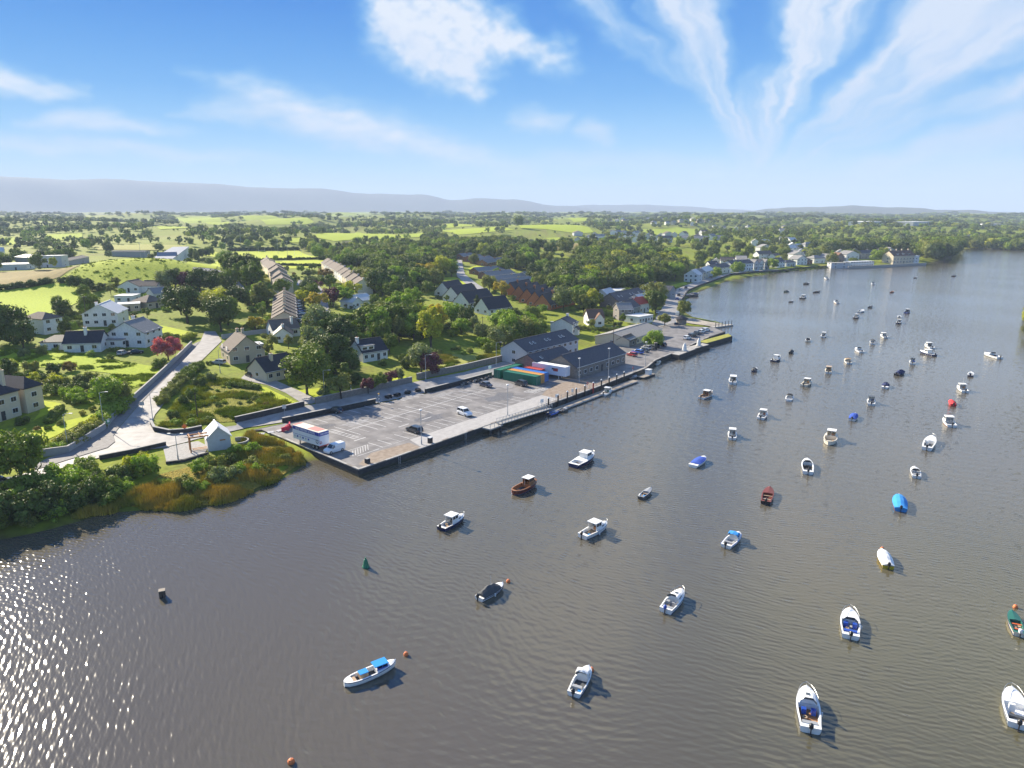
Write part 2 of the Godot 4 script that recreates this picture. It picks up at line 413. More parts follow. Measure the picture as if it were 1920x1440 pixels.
func lie(x: float, z: float) -> float:
	var p := Vector2(x, z)
	var s := inland(p)
	var h := maxf(-3.0, s * 0.35)
	if s >= 0.0: h = rise(s)
	var r := p.length()
	var u := sin(x / 151.0 + 1.3 + 0.6 * sin(z / 310.0)) * sin(z / 127.0 + 0.7) + 0.6 * sin(x / 83.0 + z / 97.0 + 2.1)
	h += u * smoothstep(80.0, 420.0, s) * smoothstep(420.0, 1000.0, r) * (7.0 + 7.0 * smoothstep(900.0, 2500.0, r))
	for b in BUMPS:
		var q := Vector2(x - b[0], z - b[1]).rotated(-b[5])
		h += b[2] * exp(-(q.x / b[3]) * (q.x / b[3]) - (q.y / b[4]) * (q.y / b[4]))
	if s > 0.0 and h > QUAY - 0.35 and r < 450.0:
		var d := 0.0 if Geometry2D.is_point_in_polygon(p, QUAY_EDGE) else to_edge(p, QUAY_EDGE)
		h = lerpf(h, QUAY - 0.35, 1.0 - smoothstep(1.5, 9.0, d))
	return h

func cell(a: PackedFloat32Array, x: float) -> int:
	return clampi(a.bsearch(x) - 1, 0, a.size() - 2)

func hgt(x: float, z: float) -> float:   # the terrain mesh's own height
	var i := cell(xs, x)
	var j := cell(zs, z)
	var u := (x - xs[i]) / (xs[i + 1] - xs[i])
	var w := (z - zs[j]) / (zs[j + 1] - zs[j])
	var n := xs.size()
	var a := hs[j * n + i]
	var b := hs[j * n + i + 1]
	var c := hs[(j + 1) * n + i]
	var d := hs[(j + 1) * n + i + 1]
	if u + w <= 1.0: return a + (b - a) * u + (c - a) * w
	return d + (c - d) * (1.0 - u) + (b - d) * (1.0 - w)

func on(x: float, z: float, up := 0.0) -> Vector3:
	return Vector3(x, hgt(x, z) + up, z)

func make_land() -> void:
	xs = axis(-230.0, 250.0, 4.5, -11000.0, 11000.0, 1.075)
	zs = axis(-430.0, -96.0, 4.5, -11000.0, 600.0, 1.06)
	var nx := xs.size()
	var nz := zs.size()
	hs.resize(nx * nz)
	for j in nz:
		for i in nx: hs[j * nx + i] = lie(xs[i], zs[j])
	var v := PackedVector3Array()
	var n := PackedVector3Array()
	var c := PackedColorArray()
	var ix := PackedInt32Array()
	var f := fbm(3, 4, 0.012)
	var f2 := fbm(8, 3, 0.05)
	for j in nz:
		for i in nx:
			var x := xs[i]
			var z := zs[j]
			var h := hs[j * nx + i]
			v.push_back(Vector3(x, h, z))
			var hl := hs[j * nx + maxi(i - 1, 0)]
			var hr := hs[j * nx + mini(i + 1, nx - 1)]
			var hu := hs[maxi(j - 1, 0) * nx + i]
			var hd := hs[mini(j + 1, nz - 1) * nx + i]
			n.push_back(Vector3((hl - hr) / maxf(1.0, xs[mini(i + 1, nx - 1)] - xs[maxi(i - 1, 0)]), 1.0, (hu - hd) / maxf(1.0, zs[mini(j + 1, nz - 1)] - zs[maxi(j - 1, 0)])).normalized())
			var t := f.get_noise_2d(x, z) * 0.5 + 0.5
			var k := Color(0.135, 0.19, 0.012).lerp(Color(0.245, 0.285, 0.02), t)
			k = k.lerp(Color(0.16, 0.13, 0.05), smoothstep(0.1, 0.5, f2.get_noise_2d(x, z)) * 0.5)
			if h < 0.55: k = k.lerp(Color(0.07, 0.055, 0.035), smoothstep(0.55, 0.05, h))
			c.push_back(k)
	for j in nz - 1:
		for i in nx - 1:
			var a := j * nx + i
			for q in [a, a + 1, a + nx, a + nx + 1, a + nx, a + 1]: ix.push_back(q)
	var arr := []
	arr.resize(Mesh.ARRAY_MAX)
	arr[Mesh.ARRAY_VERTEX] = v; arr[Mesh.ARRAY_NORMAL] = n; arr[Mesh.ARRAY_COLOR] = c; arr[Mesh.ARRAY_INDEX] = ix
	var m := ArrayMesh.new()
	m.add_surface_from_arrays(Mesh.PRIMITIVE_TRIANGLES, arr)
	var gm := ground_mat("rough_grass", Color(0.55, 0.55, 0.5), Color(1.35, 1.3, 1.15), 23.0)
	gm.vertex_color_use_as_albedo = true
	struct("terrain", m, gm, "rolling green and brown ground of the river valley")

func drape(poly: PackedVector2Array, up: float, step: float) -> Geo:   # a sheet that follows the ground inside an outline
	var g := Geo.new()
	var pts := PackedVector2Array()
	var box := Rect2(poly[0], Vector2.ZERO)
	for i in poly.size():
		var a := poly[i]
		var b := poly[(i + 1) % poly.size()]
		box = box.expand(a)
		var k := maxi(1, int(ceil(a.distance_to(b) / step)))
		for q in k: pts.push_back(a.lerp(b, float(q) / k))
	var inner := Geometry2D.offset_polygon(poly, -step * 0.4)
	var x := box.position.x + step * 0.5
	while x < box.end.x:
		var z := box.position.y + step * 0.5
		while z < box.end.y:
			var p := Vector2(x + 0.13 * step * sin(z * 7.0), z + 0.13 * step * cos(x * 5.0))
			for q in inner:
				if Geometry2D.is_point_in_polygon(p, q): pts.push_back(p)
			z += step
		x += step
	var ix := Geometry2D.triangulate_delaunay(pts)
	for i in range(0, ix.size(), 3):
		var a := pts[ix[i]]
		var b := pts[ix[i + 1]]
		var c := pts[ix[i + 2]]
		if not Geometry2D.is_point_in_polygon((a + b + c) / 3.0, poly): continue
		if (b - a).cross(c - a) > 0.0:
			var t := b; b = c; c = t
		if absf((b - a).cross(c - a)) < 1e-3: continue
		g.tri(on(a.x, a.y, up), on(b.x, b.y, up), on(c.x, c.y, up))
	return g

func make_water() -> void:
	var n := 1024
	var tile := 20.0
	var r := RandomNumberGenerator.new()
	r.seed = 4
	var a := PackedFloat32Array()
	a.resize(n * n)
	for w in 42:
		var len := 0.62 * exp(r.randfn(0.0, 0.33)) if w < 34 else 1.9 * exp(r.randfn(0.0, 0.3))
		var dir := WAVE_DIR + r.randfn(0.0, 0.5)
		var kx := roundi(tile / len * cos(dir))
		var kz := roundi(tile / len * sin(dir))
		var amp := pow(len, 0.9) * (0.5 + r.randf()) * (1.0 if w < 34 else 0.4)
		var ph := r.randf() * TAU
		var cx := PackedFloat32Array()
		var sx := PackedFloat32Array()
		for i in n:
			cx.push_back(cos(TAU * kx * i / n + ph)); sx.push_back(sin(TAU * kx * i / n + ph))
		var at := 0
		for j in n:
			var cz := amp * cos(TAU * kz * j / n)
			var sz := amp * sin(TAU * kz * j / n)
			for i in n:
				a[at] += cx[i] * cz - sx[i] * sz
				at += 1
	var lo := 0.0
	var hi := 0.0
	for q in a:
		lo = minf(lo, q); hi = maxf(hi, q)
	var im := Image.create(n, n, false, Image.FORMAT_RF)
	var bytes := PackedFloat32Array()
	bytes.resize(n * n)
	for q in n * n: bytes[q] = (a[q] - lo) / (hi - lo)
	im.set_data(n, n, false, Image.FORMAT_RF, bytes.to_byte_array())
	var m := mat("river_water", lin(0.094, 0.083, 0.059), 0.09, 0.62)
	m.heightmap_enabled = true
	m.heightmap_texture = ImageTexture.create_from_image(im)
	m.heightmap_scale = WAVE_CM
	# the ripples bend and stretch with the currents: their map is warped over tens of metres
	var wx := axis(-140.0, 330.0, 7.0, -4000.0, 7000.0, 1.13)
	var wz := axis(-520.0, -30.0, 7.0, -4500.0, 900.0, 1.13)
	var f := fbm(40, 2, 0.0065)
	var v := PackedVector3Array()
	var uv := PackedVector2Array()
	var nn := PackedVector3Array()
	var cc := PackedColorArray()
	var silt := fbm(61, 3, 0.011)
	var ix := PackedInt32Array()
	for z in wz:
		for x in wx:
			v.push_back(Vector3(x, 0, z))
			nn.push_back(Vector3.UP)
			var t := silt.get_noise_2d(x * 0.7, z * 0.5)   # more or less silt in the water, in long streaks
			var olive := smoothstep(-10.0, 70.0, x) * smoothstep(-140.0, -60.0, z)
			cc.push_back(Color(1.0 + 0.28 * t - 0.1 * olive, 1.0 + 0.25 * t - 0.06 * olive, 1.05 + 0.2 * t - 0.42 * olive))
			uv.push_back(Vector2(x + 16.0 * f.get_noise_2d(x, z), z + 16.0 * f.get_noise_2d(x + 700.0, z)) / tile)
	for j in wz.size() - 1:
		for i in wx.size() - 1:
			var k := j * wx.size() + i
			for q in [k, k + 1, k + wx.size(), k + wx.size() + 1, k + wx.size(), k + 1]: ix.push_back(q)
	var arr := []
	arr.resize(Mesh.ARRAY_MAX)
	arr[Mesh.ARRAY_VERTEX] = v; arr[Mesh.ARRAY_NORMAL] = nn; arr[Mesh.ARRAY_TEX_UV] = uv; arr[Mesh.ARRAY_COLOR] = cc; arr[Mesh.ARRAY_INDEX] = ix
	m.vertex_color_use_as_albedo = true
	var g := ArrayMesh.new()
	g.add_surface_from_arrays(Mesh.PRIMITIVE_TRIANGLES, arr)
	struct("river_water", g, m, "brown rippled water of the wide tidal river")

func make_hills() -> void:
	for h in HILLS:
		var g := Geo.new()
		var pr: Array = h.ridge
		var rows := 14
		var rings := []
		for k in rows + 1:
			var t := float(k) / rows
			var ring := []
			var steps := 150
			for i in steps + 1:
				var az := lerpf(pr[0].x, pr[-1].x, float(i) / steps)
				var top := 0.0
				for q in pr.size() - 1:
					if az >= pr[q].x and az <= pr[q + 1].x:
						var s: float = (az - pr[q].x) / (pr[q + 1].x - pr[q].x)
						top = lerpf(pr[q].y, pr[q + 1].y, s * s * (3.0 - 2.0 * s))
				top += 3.0 * sin(az * 1.7 + h.r) + 1.5 * sin(az * 4.3 + 1.0)
				var r: float = h.r + (t - 0.75) * h.deep
				var y := maxf(top, 0.0) * (smoothstep(0.0, 0.75, t) if t < 0.75 else smoothstep(1.35, 0.75, t)) - 12.0 * (1.0 - t)
				y += maxf(top, 0.0) * 0.03 * sin(az * 0.9 + k * 0.8) * sin(PI * t)
				ring.append(Vector3(sin(deg_to_rad(az)) * r, y, -cos(deg_to_rad(az)) * r))
			rings.push_front(ring)
		g.loft(rings)
		struct("hills", smooth(g), ground_mat("hill_moor", Color(0.045, 0.055, 0.03), Color(0.095, 0.1, 0.045), 900.0), h.label)

func smooth(g: Geo) -> ArrayMesh:
	var st := SurfaceTool.new()
	st.begin(Mesh.PRIMITIVE_TRIANGLES)
	st.set_smooth_group(0)
	for p in g.v: st.add_vertex(p)
	st.index()
	st.generate_normals()
	return st.commit()

# ---------------------------------------------------------------- plants
var crowns := {}      # kind -> [crown mesh, ...]
var trunks := {}      # kind -> [trunk mesh, ...]
var leaf := {}        # tint -> material
var keep_out: Array[PackedVector2Array] = []
var keep_box: Array[Rect2] = []
var open_view: Array[PackedVector2Array] = []   # fields that the photograph shows unhidden
var open_box: Array[Rect2] = []
var planted: Array = []                         # [kind, tint, x, z, height, width]
var landmarks: Array = []                       # [phrase, x, z]

const TINTS := {
	"dark green": [0.036, 0.048, 0.010], "mid green": [0.062, 0.078, 0.011], "fresh green": [0.100, 0.130, 0.017], "olive green": [0.085, 0.090, 0.021],
	"yellow green": [0.150, 0.155, 0.018], "golden": [0.15, 0.13, 0.016], "copper": [0.055, 0.020, 0.022], "pink red": [0.17, 0.065, 0.075], "grey green": [0.085, 0.096, 0.036], "russet": [0.095, 0.068, 0.02]}

func crown(s: int, h: float, w: float, low: float, lobes: int, cards: int, size: float, tip := 0.0) -> ArrayMesh:
	var r := RandomNumberGenerator.new()
	r.seed = s
	var g := Geo.new()
	g.colored = true
	var mid := (h + low) * 0.5
	var half := (h - low) * 0.5
	var ball: Array = []
	for i in lobes:
		var t := (i + 0.5) / lobes
		var up := lerpf(-0.75, 0.85, t)
		up = clampf(up + r.randfn() * 0.14, -0.85, 0.95)
		var turn := i * 2.39996 + r.randf() * 1.4
		var out := sqrt(maxf(0.0, 1.0 - up * up)) * r.randf_range(0.45, 0.85)
		if tip > 0.0: out *= lerpf(1.25, 0.15, t)
		var q := r.randf_range(0.2, 0.43) * (lerpf(1.15, 0.45, t) if tip > 0.0 else 1.0)
		ball.append([Vector3(cos(turn) * out * w, mid + up * half * 0.72, sin(turn) * out * w), Vector3(q * w, q * minf(half * 1.15, w * 1.1), q * w), r.randf_range(0.82, 1.18)])
	ball.append([Vector3(0, mid, 0), Vector3(0.5 * w, 0.62 * half, 0.5 * w), 1.0])
	for b in ball:   # the dense inside of each bough
		g.col = Color(b[2], b[2], b[2]) * 0.9
		for i in 4:
			for k in 6:
				var c := []
				for e in [[i, k], [i, k + 1], [i + 1, k + 1], [i + 1, k]]:
					var la: float = PI * e[0] / 4.0 - PI / 2.0
					var lo: float = -TAU * e[1] / 6.0
					c.append(b[0] + b[1] * 0.56 * Vector3(cos(la) * cos(lo), sin(la), cos(la) * sin(lo)))
				if i > 0: g.tri(c[0], c[1], c[2])
				if i < 3: g.tri(c[0], c[2], c[3])
	for i in cards:
		var b: Array = ball[r.randi() % ball.size()]
		var d := Vector3(r.randfn(), r.randfn() + 0.25, r.randfn()).normalized()
		var p: Vector3 = b[0] + b[1] * d * (0.78 + 0.5 * r.randf() * r.randf())
		if p.y < low: p.y = low + r.randf() * 0.4
		var buried := false
		for o in ball:
			if o != b and ((p - o[0]) / o[1]).length() < 0.72: buried = true
		if buried: continue
		var m := (d + Vector3(r.randfn(), r.randfn() + 0.5, r.randfn()) * 0.45).normalized()
		var a := m.cross(Vector3(r.randfn(), r.randfn(), r.randfn())).normalized()
		var e := m.cross(a)
		var k := size * exp(r.randfn(0.0, 0.3))
		var tone: float = b[2] * exp(r.randfn(0.0, 0.36))
		g.col = Color(tone * r.randf_range(0.93, 1.1), tone, tone * r.randf_range(0.85, 1.15))
		var c0 := p - a * k + e * k * r.randf_range(-0.3, 0.3)
		var c1 := p - e * k * 0.7 + m * k * 0.25
		var c2 := p + a * k
		var c3 := p + e * k * 0.7 + m * k * 0.2
		g.tri(c0, c1, c2)
		g.tri(c0, c2, c3)
	return g.mesh()

func trunk(s: int, h: float, w: float, low: float, thick: float) -> ArrayMesh:
	var r := RandomNumberGenerator.new()
	r.seed = s
	var g := Geo.new()
	var top := lerpf(low, h, 0.45)
	g.tube([Vector3(0, -0.6, 0), Vector3(r.randfn() * 0.1, low * 0.6, 0), Vector3(r.randfn() * 0.3, top, r.randfn() * 0.3)], thick, 7, thick * 0.45)
	for i in 5:
		var a := i * 1.26 + r.randf()
		g.tube([Vector3(0, lerpf(low * 0.7, top, i / 6.0), 0), Vector3(cos(a) * w * 0.3, lerpf(low, h, 0.35), sin(a) * w * 0.3), Vector3(cos(a) * w * 0.6, lerpf(low, h, r.randf_range(0.5, 0.75)), sin(a) * w * 0.6)], thick * 0.5, 5, thick * 0.12)
	return g.mesh()

func make_plant_kinds() -> void:   # kind: height 10, crown half-width as given
	var spec := {
		"round_tree": [10.0, 4.3, 1.5, 19, 3400, 0.24, 0.0], "tall_tree": [10.0, 3.0, 1.5, 19, 3000, 0.21, 0.0], "spreading_tree": [10.0, 5.6, 1.6, 23, 3800, 0.27, 0.0],
		"garden_tree": [10.0, 4.4, 2.6, 9, 1500, 0.33, 0.0], "conifer": [10.0, 2.4, 0.6, 12, 1500, 0.25, 1.0], "bush": [10.0, 8.0, -1.0, 11, 1700, 0.5, 0.0], "far_tree": [10.0, 4.6, 0.6, 6, 260, 0.62, 0.0]}
	for k in spec:
		var q: Array = spec[k]
		crowns[k] = []
		trunks[k] = []
		for i in (3 if k != "conifer" else 2):
			crowns[k].append(crown(k.hash() % 977 + i * 31, q[0], q[1], q[2], q[3], q[4], q[5], q[6]))
			trunks[k].append(trunk(k.hash() % 977 + i, q[0], q[1], maxf(q[2], 0.8), 0.32 if k != "bush" else 0.4))
	for t in TINTS:
		var c: Array = TINTS[t]
		var m := mat("leaves_" + t.replace(" ", "_"), lin(c[0] * LEAF, c[1] * LEAF, c[2] * LEAF), 0.6, 0.25)
		m.vertex_color_use_as_albedo = true
		m.backlight_enabled = true
		m.backlight = lin(c[0] * LEAF * 1.5, c[1] * LEAF * 1.5, c[2] * LEAF * 0.7)
		leaf[t] = m
	mat("bark", lin(0.09, 0.075, 0.06), 0.95, 0.2)

func no_plants(poly: PackedVector2Array) -> void:
	keep_out.append(poly)
	var b := Rect2(poly[0], Vector2.ZERO)
	for p in poly: b = b.expand(p)
	keep_box.append(b.grow(2.0))

func unhidden(poly: PackedVector2Array) -> void:
	open_view.append(poly)
	var b := Rect2(poly[0], Vector2.ZERO)
	for p in poly: b = b.expand(p)
	open_box.append(b)

func within(p: Vector2, polys: Array[PackedVector2Array], boxes: Array[Rect2]) -> bool:
	for i in polys.size():
		if boxes[i].has_point(p) and Geometry2D.is_point_in_polygon(p, polys[i]): return true
	return false

func free_spot(x: float, z: float) -> bool:
	return not within(Vector2(x, z), keep_out, keep_box)

func hides_field(x: float, z: float, h: float) -> bool:
	var up := 50.0 - hgt(x, z)
	if up - h < 4.0: return false
	for f in [0.55, 1.0]:
		if within(Vector2(x, z) * (up / (up - h * f)), open_view, open_box): return true
	return false

func plant(kind: String, tint: String, x: float, z: float, h: float, w := 1.0) -> void:
	planted.append([kind, tint, x, z, h, w])

func pick(r: RandomNumberGenerator, tints: Dictionary) -> String:
	var sum := 0.0
	for t in tints: sum += tints[t]
	var q := r.randf() * sum
	for t in tints:
		q -= tints[t]
		if q <= 0.0: return t
	return tints.keys()[0]

const WOOD_TINTS := {"dark green": 4.0, "mid green": 5.0, "fresh green": 2.2, "olive green": 2.0, "yellow green": 0.7, "grey green": 1.0, "golden": 0.06}

func wood(poly: PackedVector2Array, gap: float, kinds: Dictionary, tints: Dictionary, lo: float, hi: float, s: int) -> void:
	var r := RandomNumberGenerator.new()
	r.seed = s
	var b := Rect2(poly[0], Vector2.ZERO)
	for p in poly: b = b.expand(p)
	var x := b.position.x
	while x < b.end.x:
		var z := b.position.y
		while z < b.end.y:
			var p := Vector2(x + r.randf() * gap, z + r.randf() * gap)
			var k := pick(r, kinds)
			var t := pick(r, tints)
			var h := r.randf_range(lo, hi) * (0.35 if k == "bush" else 1.0)
			if Geometry2D.is_point_in_polygon(p, poly) and free_spot(p.x, p.y) and (not hides_field(p.x, p.y, h) or r.randf() < 0.1): plant(k, t, p.x, p.y, h, r.randf_range(0.85, 1.2))
			z += gap
		x += gap

func hedge(a: Vector2, b: Vector2, h: float, gap: float, tint: String, s: int) -> void:
	var r := RandomNumberGenerator.new()
	r.seed = s
	var n := int(a.distance_to(b) / gap) + 1
	for i in n:
		var p := a.lerp(b, (i + 0.5) / n) + Vector2(r.randfn(), r.randfn()) * gap * 0.12
		plant("bush", tint, p.x, p.y, h * r.randf_range(0.8, 1.25), r.randf_range(0.9, 1.3))

func place_plants() -> void:
	var order := []
	for i in planted.size():
		var q: Array = planted[i]
		var d := Vector3(q[2], hgt(q[2], q[3]) - 50.0, q[3]).length()
		var front := Vector2(q[2], q[3]).normalized()
		var size: float = q[4] * (0.6 if q[0] == "bush" else 1.0) / d
		if -front.y < 0.79: size *= 0.1    # outside the view
		order.append([size, i])
	order.sort_custom(func(a, b): return a[0] > b[0])
	var many := {}
	var singles := {}
	var rest := {}
	var seen_at := {}
	for o in order:
		var q: Array = planted[o[1]]
		var kind: String = q[0]
		var v: int = absi(int(q[2] * 7.3) + int(q[3] * 3.1)) % crowns[kind].size()
		var turn := fmod(absf(q[2] * 1.7 + q[3] * 0.9), TAU)
		var sc := Vector3(q[4] / 10.0 * q[5], q[4] / 10.0, q[4] / 10.0 * q[5])
		var at := on(q[2], q[3], -0.1)
		singles[kind] = singles.get(kind, 0)
		if kind != "far_tree" and singles[kind] < (180 if kind == "bush" else 130) and o[0] > 0.0048:
			singles[kind] += 1
			var best := ["the river bank", 1e9]
			for l in landmarks:
				var dd := Vector2(l[1] - q[2], l[2] - q[3]).length()
				if dd < best[1]: best = [l[0], dd]
			var word: String = {"round_tree": "round-crowned tree", "tall_tree": "tall narrow tree", "spreading_tree": "spreading broadleaf tree", "garden_tree": "small bare-stemmed tree", "conifer": "conical evergreen", "bush": "bushy shrub"}[kind]
			var what := "%s %s" % [q[1], word]
			var key := "%s|%s" % [what, best[0]]
			seen_at[key] = seen_at.get(key, [])
			var t := thing(kind if kind != "bush" else "shrub", "", "tree" if kind != "bush" else "shrub", at, turn, "trees and shrubs of the town and its river bank")
			seen_at[key].append([best[1], t, what, best[0]])
			var c := put("crown" if kind != "bush" else "foliage", crowns[kind][v], leaf[q[1]], t)
			var k := put("trunk" if kind != "bush" else "stem", trunks[kind][v], M["bark"], t)
			c.scale = sc; k.scale = sc
		else:
			var key := [kind, v]
			if not rest.has(key): rest[key] = []
			rest[key].append([Transform3D(Basis(Vector3.UP, turn).scaled_local(sc), at), q[1]])
	for key in seen_at:
		var l: Array = seen_at[key]
		l.sort_custom(func(a, b): return a[0] < b[0])
		for i in l.size():
			l[i][1].set_meta("label", "%s %s %s" % [l[i][2], "close to" if l.size() == 1 else ("nearest to" if i == 0 else ordinal(i + 1) + " nearest to"), l[i][3]])
	var white := mat("leaves_wood", Color.WHITE, 0.6, 0.25)
	white.vertex_color_use_as_albedo = true
	white.backlight_enabled = true
	white.backlight = lin(0.085 * LEAF, 0.105 * LEAF, 0.013 * LEAF)
	for key in rest:
		var l: Array = rest[key]
		var mm := MultiMesh.new()
		mm.transform_format = MultiMesh.TRANSFORM_3D
		mm.use_colors = true
		mm.mesh = crowns[key[0]][key[1]]
		mm.instance_count = l.size()
		for i in l.size():
			mm.set_instance_transform(i, l[i][0])
			var c: Array = TINTS[l[i][1]]
			mm.set_instance_color(i, Color(c[0] * LEAF, c[1] * LEAF, c[2] * LEAF))
		var o := MultiMeshInstance3D.new()
		o.multimesh = mm
		o.material_override = white
		var nm: String = {"bush": "undergrowth", "far_tree": "far_woods", "conifer": "evergreen_woods"}.get(key[0], "woods")
		o.name = numbered(nm)
		add_child(o)
		var what: String = {"bush": "mass of hedges and scrub round the fields and gardens", "far_tree": "far woods and hedgerow trees fading into haze", "conifer": "evergreens scattered through the far woods", "tall_tree": "mass of tall narrow trees in the farther woods", "round_tree": "mass of round-crowned trees in the farther woods", "spreading_tree": "mass of spreading trees in the farther woods", "garden_tree": "mass of small trees in the farther gardens"}[key[0]]
		tag(o, what, "woodland", "farther woods and hedges", "stuff")

func gardens() -> void:   # shrubs and hedges round the houses
	var r := RandomNumberGenerator.new()
	r.seed = 55
	for l in landmarks:
		var p := Vector2(l[1], l[2])
		if p.length() > 560.0 or QUAY_EDGE.is_empty() or inland(p) < 26.0: continue
		for k in 9:
			var a := r.randf() * TAU
			var q := p + Vector2(cos(a), sin(a)) * r.randf_range(8.0, 16.0)
			if not free_spot(q.x, q.y): continue
			if r.randf() < 0.8: plant("bush", pick(r, {"mid green": 3.0, "fresh green": 2.0, "olive green": 2.0, "dark green": 2.0, "yellow green": 0.6, "russet": 0.3}), q.x, q.y, r.randf_range(0.8, 2.4), r.randf_range(0.8, 1.2))
			else: plant("garden_tree", pick(r, {"mid green": 3.0, "fresh green": 2.0, "olive green": 2.0}), q.x, q.y, r.randf_range(3.5, 6.0))
		if r.randf() < 0.6:
			var a := r.randf() * TAU
			var d := Vector2(cos(a), sin(a))
			var c := p + d.orthogonal() * r.randf_range(11.0, 15.0)
			for k in 9:
				var q := c + d * (k - 4) * 1.3
				if free_spot(q.x, q.y): plant("bush", "mid green", q.x, q.y, 1.5, 1.0)

func far_woods() -> void:
	var r := RandomNumberGenerator.new()
	r.seed = 91
	var f := fbm(14, 3, 0.006)
	var step := 9.0
	var dist := 150.0
	while dist < 5200.0:
		step = 8.5 + maxf(0.0, dist - 330.0) * 0.0085
		var n := int(dist * deg_to_rad(108.0) / step)
		for i in n:
			var a := deg_to_rad(-62.0 + 108.0 * (i + r.randf()) / n)
			var d := dist + r.randf() * step
			if d < 330.0 and a > -0.68: continue
			var x := sin(a) * d
			var z := -cos(a) * d
			var p := Vector2(x, z)
			var roll := r.randf()
			var cover := 0.42 + 0.75 * f.get_noise_2d(x, z) + smoothstep(700.0, 1500.0, d) * 0.2
			var kind := pick(r, {"round_tree": 3.0, "tall_tree": 1.6, "spreading_tree": 2.0, "bush": 2.0, "conifer": 0.25} if d < 900.0 else {"far_tree": 5.0, "round_tree": 1.2, "conifer": 0.15})
			var h := r.randf_range(6.5, 12.5)
			var tint := pick(r, WOOD_TINTS)
			var w := r.randf_range(0.9, 1.3)
			if d > 900.0:
				h *= 0.85 + (d - 900.0) * 0.00012
				w *= 1.0 + (d - 900.0) * 0.00045
			if roll > cover or not free_spot(x, z) or inland(p) < 9.0: continue
			if kind == "bush": h *= 0.4
			if hides_field(x, z, h):
				if r.randf() < 0.8: continue
				h *= 0.45
			plant(kind, tint, x, z, h, w)
		dist += step

# ---------------------------------------------------------------- buildings
var boxes := {}

func box_mesh(s: Vector3) -> ArrayMesh:
	var key := "%.2f %.2f %.2f" % [s.x, s.y, s.z]
	if not boxes.has(key):
		var g := Geo.new()
		g.box(Vector3.ZERO, s)
		boxes[key] = g.mesh()
	return boxes[key]

func part_box(called: String, p: Vector3, s: Vector3, m: Material, parent: Node, turn := 0.0) -> MeshInstance3D:
	var o := put(called, box_mesh(s), m, parent)
	o.position = p
	o.rotation.y = turn
	return o

func pot_mesh() -> ArrayMesh:
	if not boxes.has("pot"):
		var g := Geo.new()
		g.cyl(Vector3.ZERO, 0.12, 0.45, 6)
		boxes["pot"] = g.mesh()
	return boxes["pot"]

func slab(g: Geo, a: Vector3, b: Vector3, c: Vector3, d: Vector3, th: float) -> void:   # a sheet seen from above counter-clockwise, with thickness downwards
	var k := Vector3(0, -th, 0)
	g.quad(a, b, c, d)
	g.quad(d + k, c + k, b + k, a + k)
	g.quad(a + k, b + k, b, a); g.quad(b + k, c + k, c, b); g.quad(c + k, d + k, d, c); g.quad(d + k, a + k, a, d)

func opening(o: Node3D, called: String, side: String, c: Vector3, l: float, w: float, u: float, y: float, ww: float, hh: float, frame: Material, pane: Material) -> void:
	var at: Vector3
	var turn: float = {"front": 0.0, "back": PI, "right": PI / 2.0, "left": -PI / 2.0}[side]
	if side == "front" or side == "back": at = Vector3(u * l / 2.0, y, w / 2.0)
	else: at = Vector3(u * w / 2.0, y, l / 2.0)
	var f := put(called, box_mesh(Vector3(ww, hh, 0.12)), frame, o)
	f.transform = Transform3D(Basis(Vector3.UP, turn), c + Basis(Vector3.UP, turn) * at)
	if called == "window" or called == "skylight":
		var n := 2 if ww > 1.0 else 1
		for i in n:
			var p := put("pane", box_mesh(Vector3((ww - 0.14) / n - 0.06, hh - 0.2, 0.05)), pane, f)
			p.position = Vector3((i - (n - 1) / 2.0) * (ww - 0.14) / n, 0, 0.055)
	else:
		part_box("handle", Vector3(ww * 0.35, -0.05, 0.08), Vector3(0.08, 0.14, 0.06), M["steel"], f)

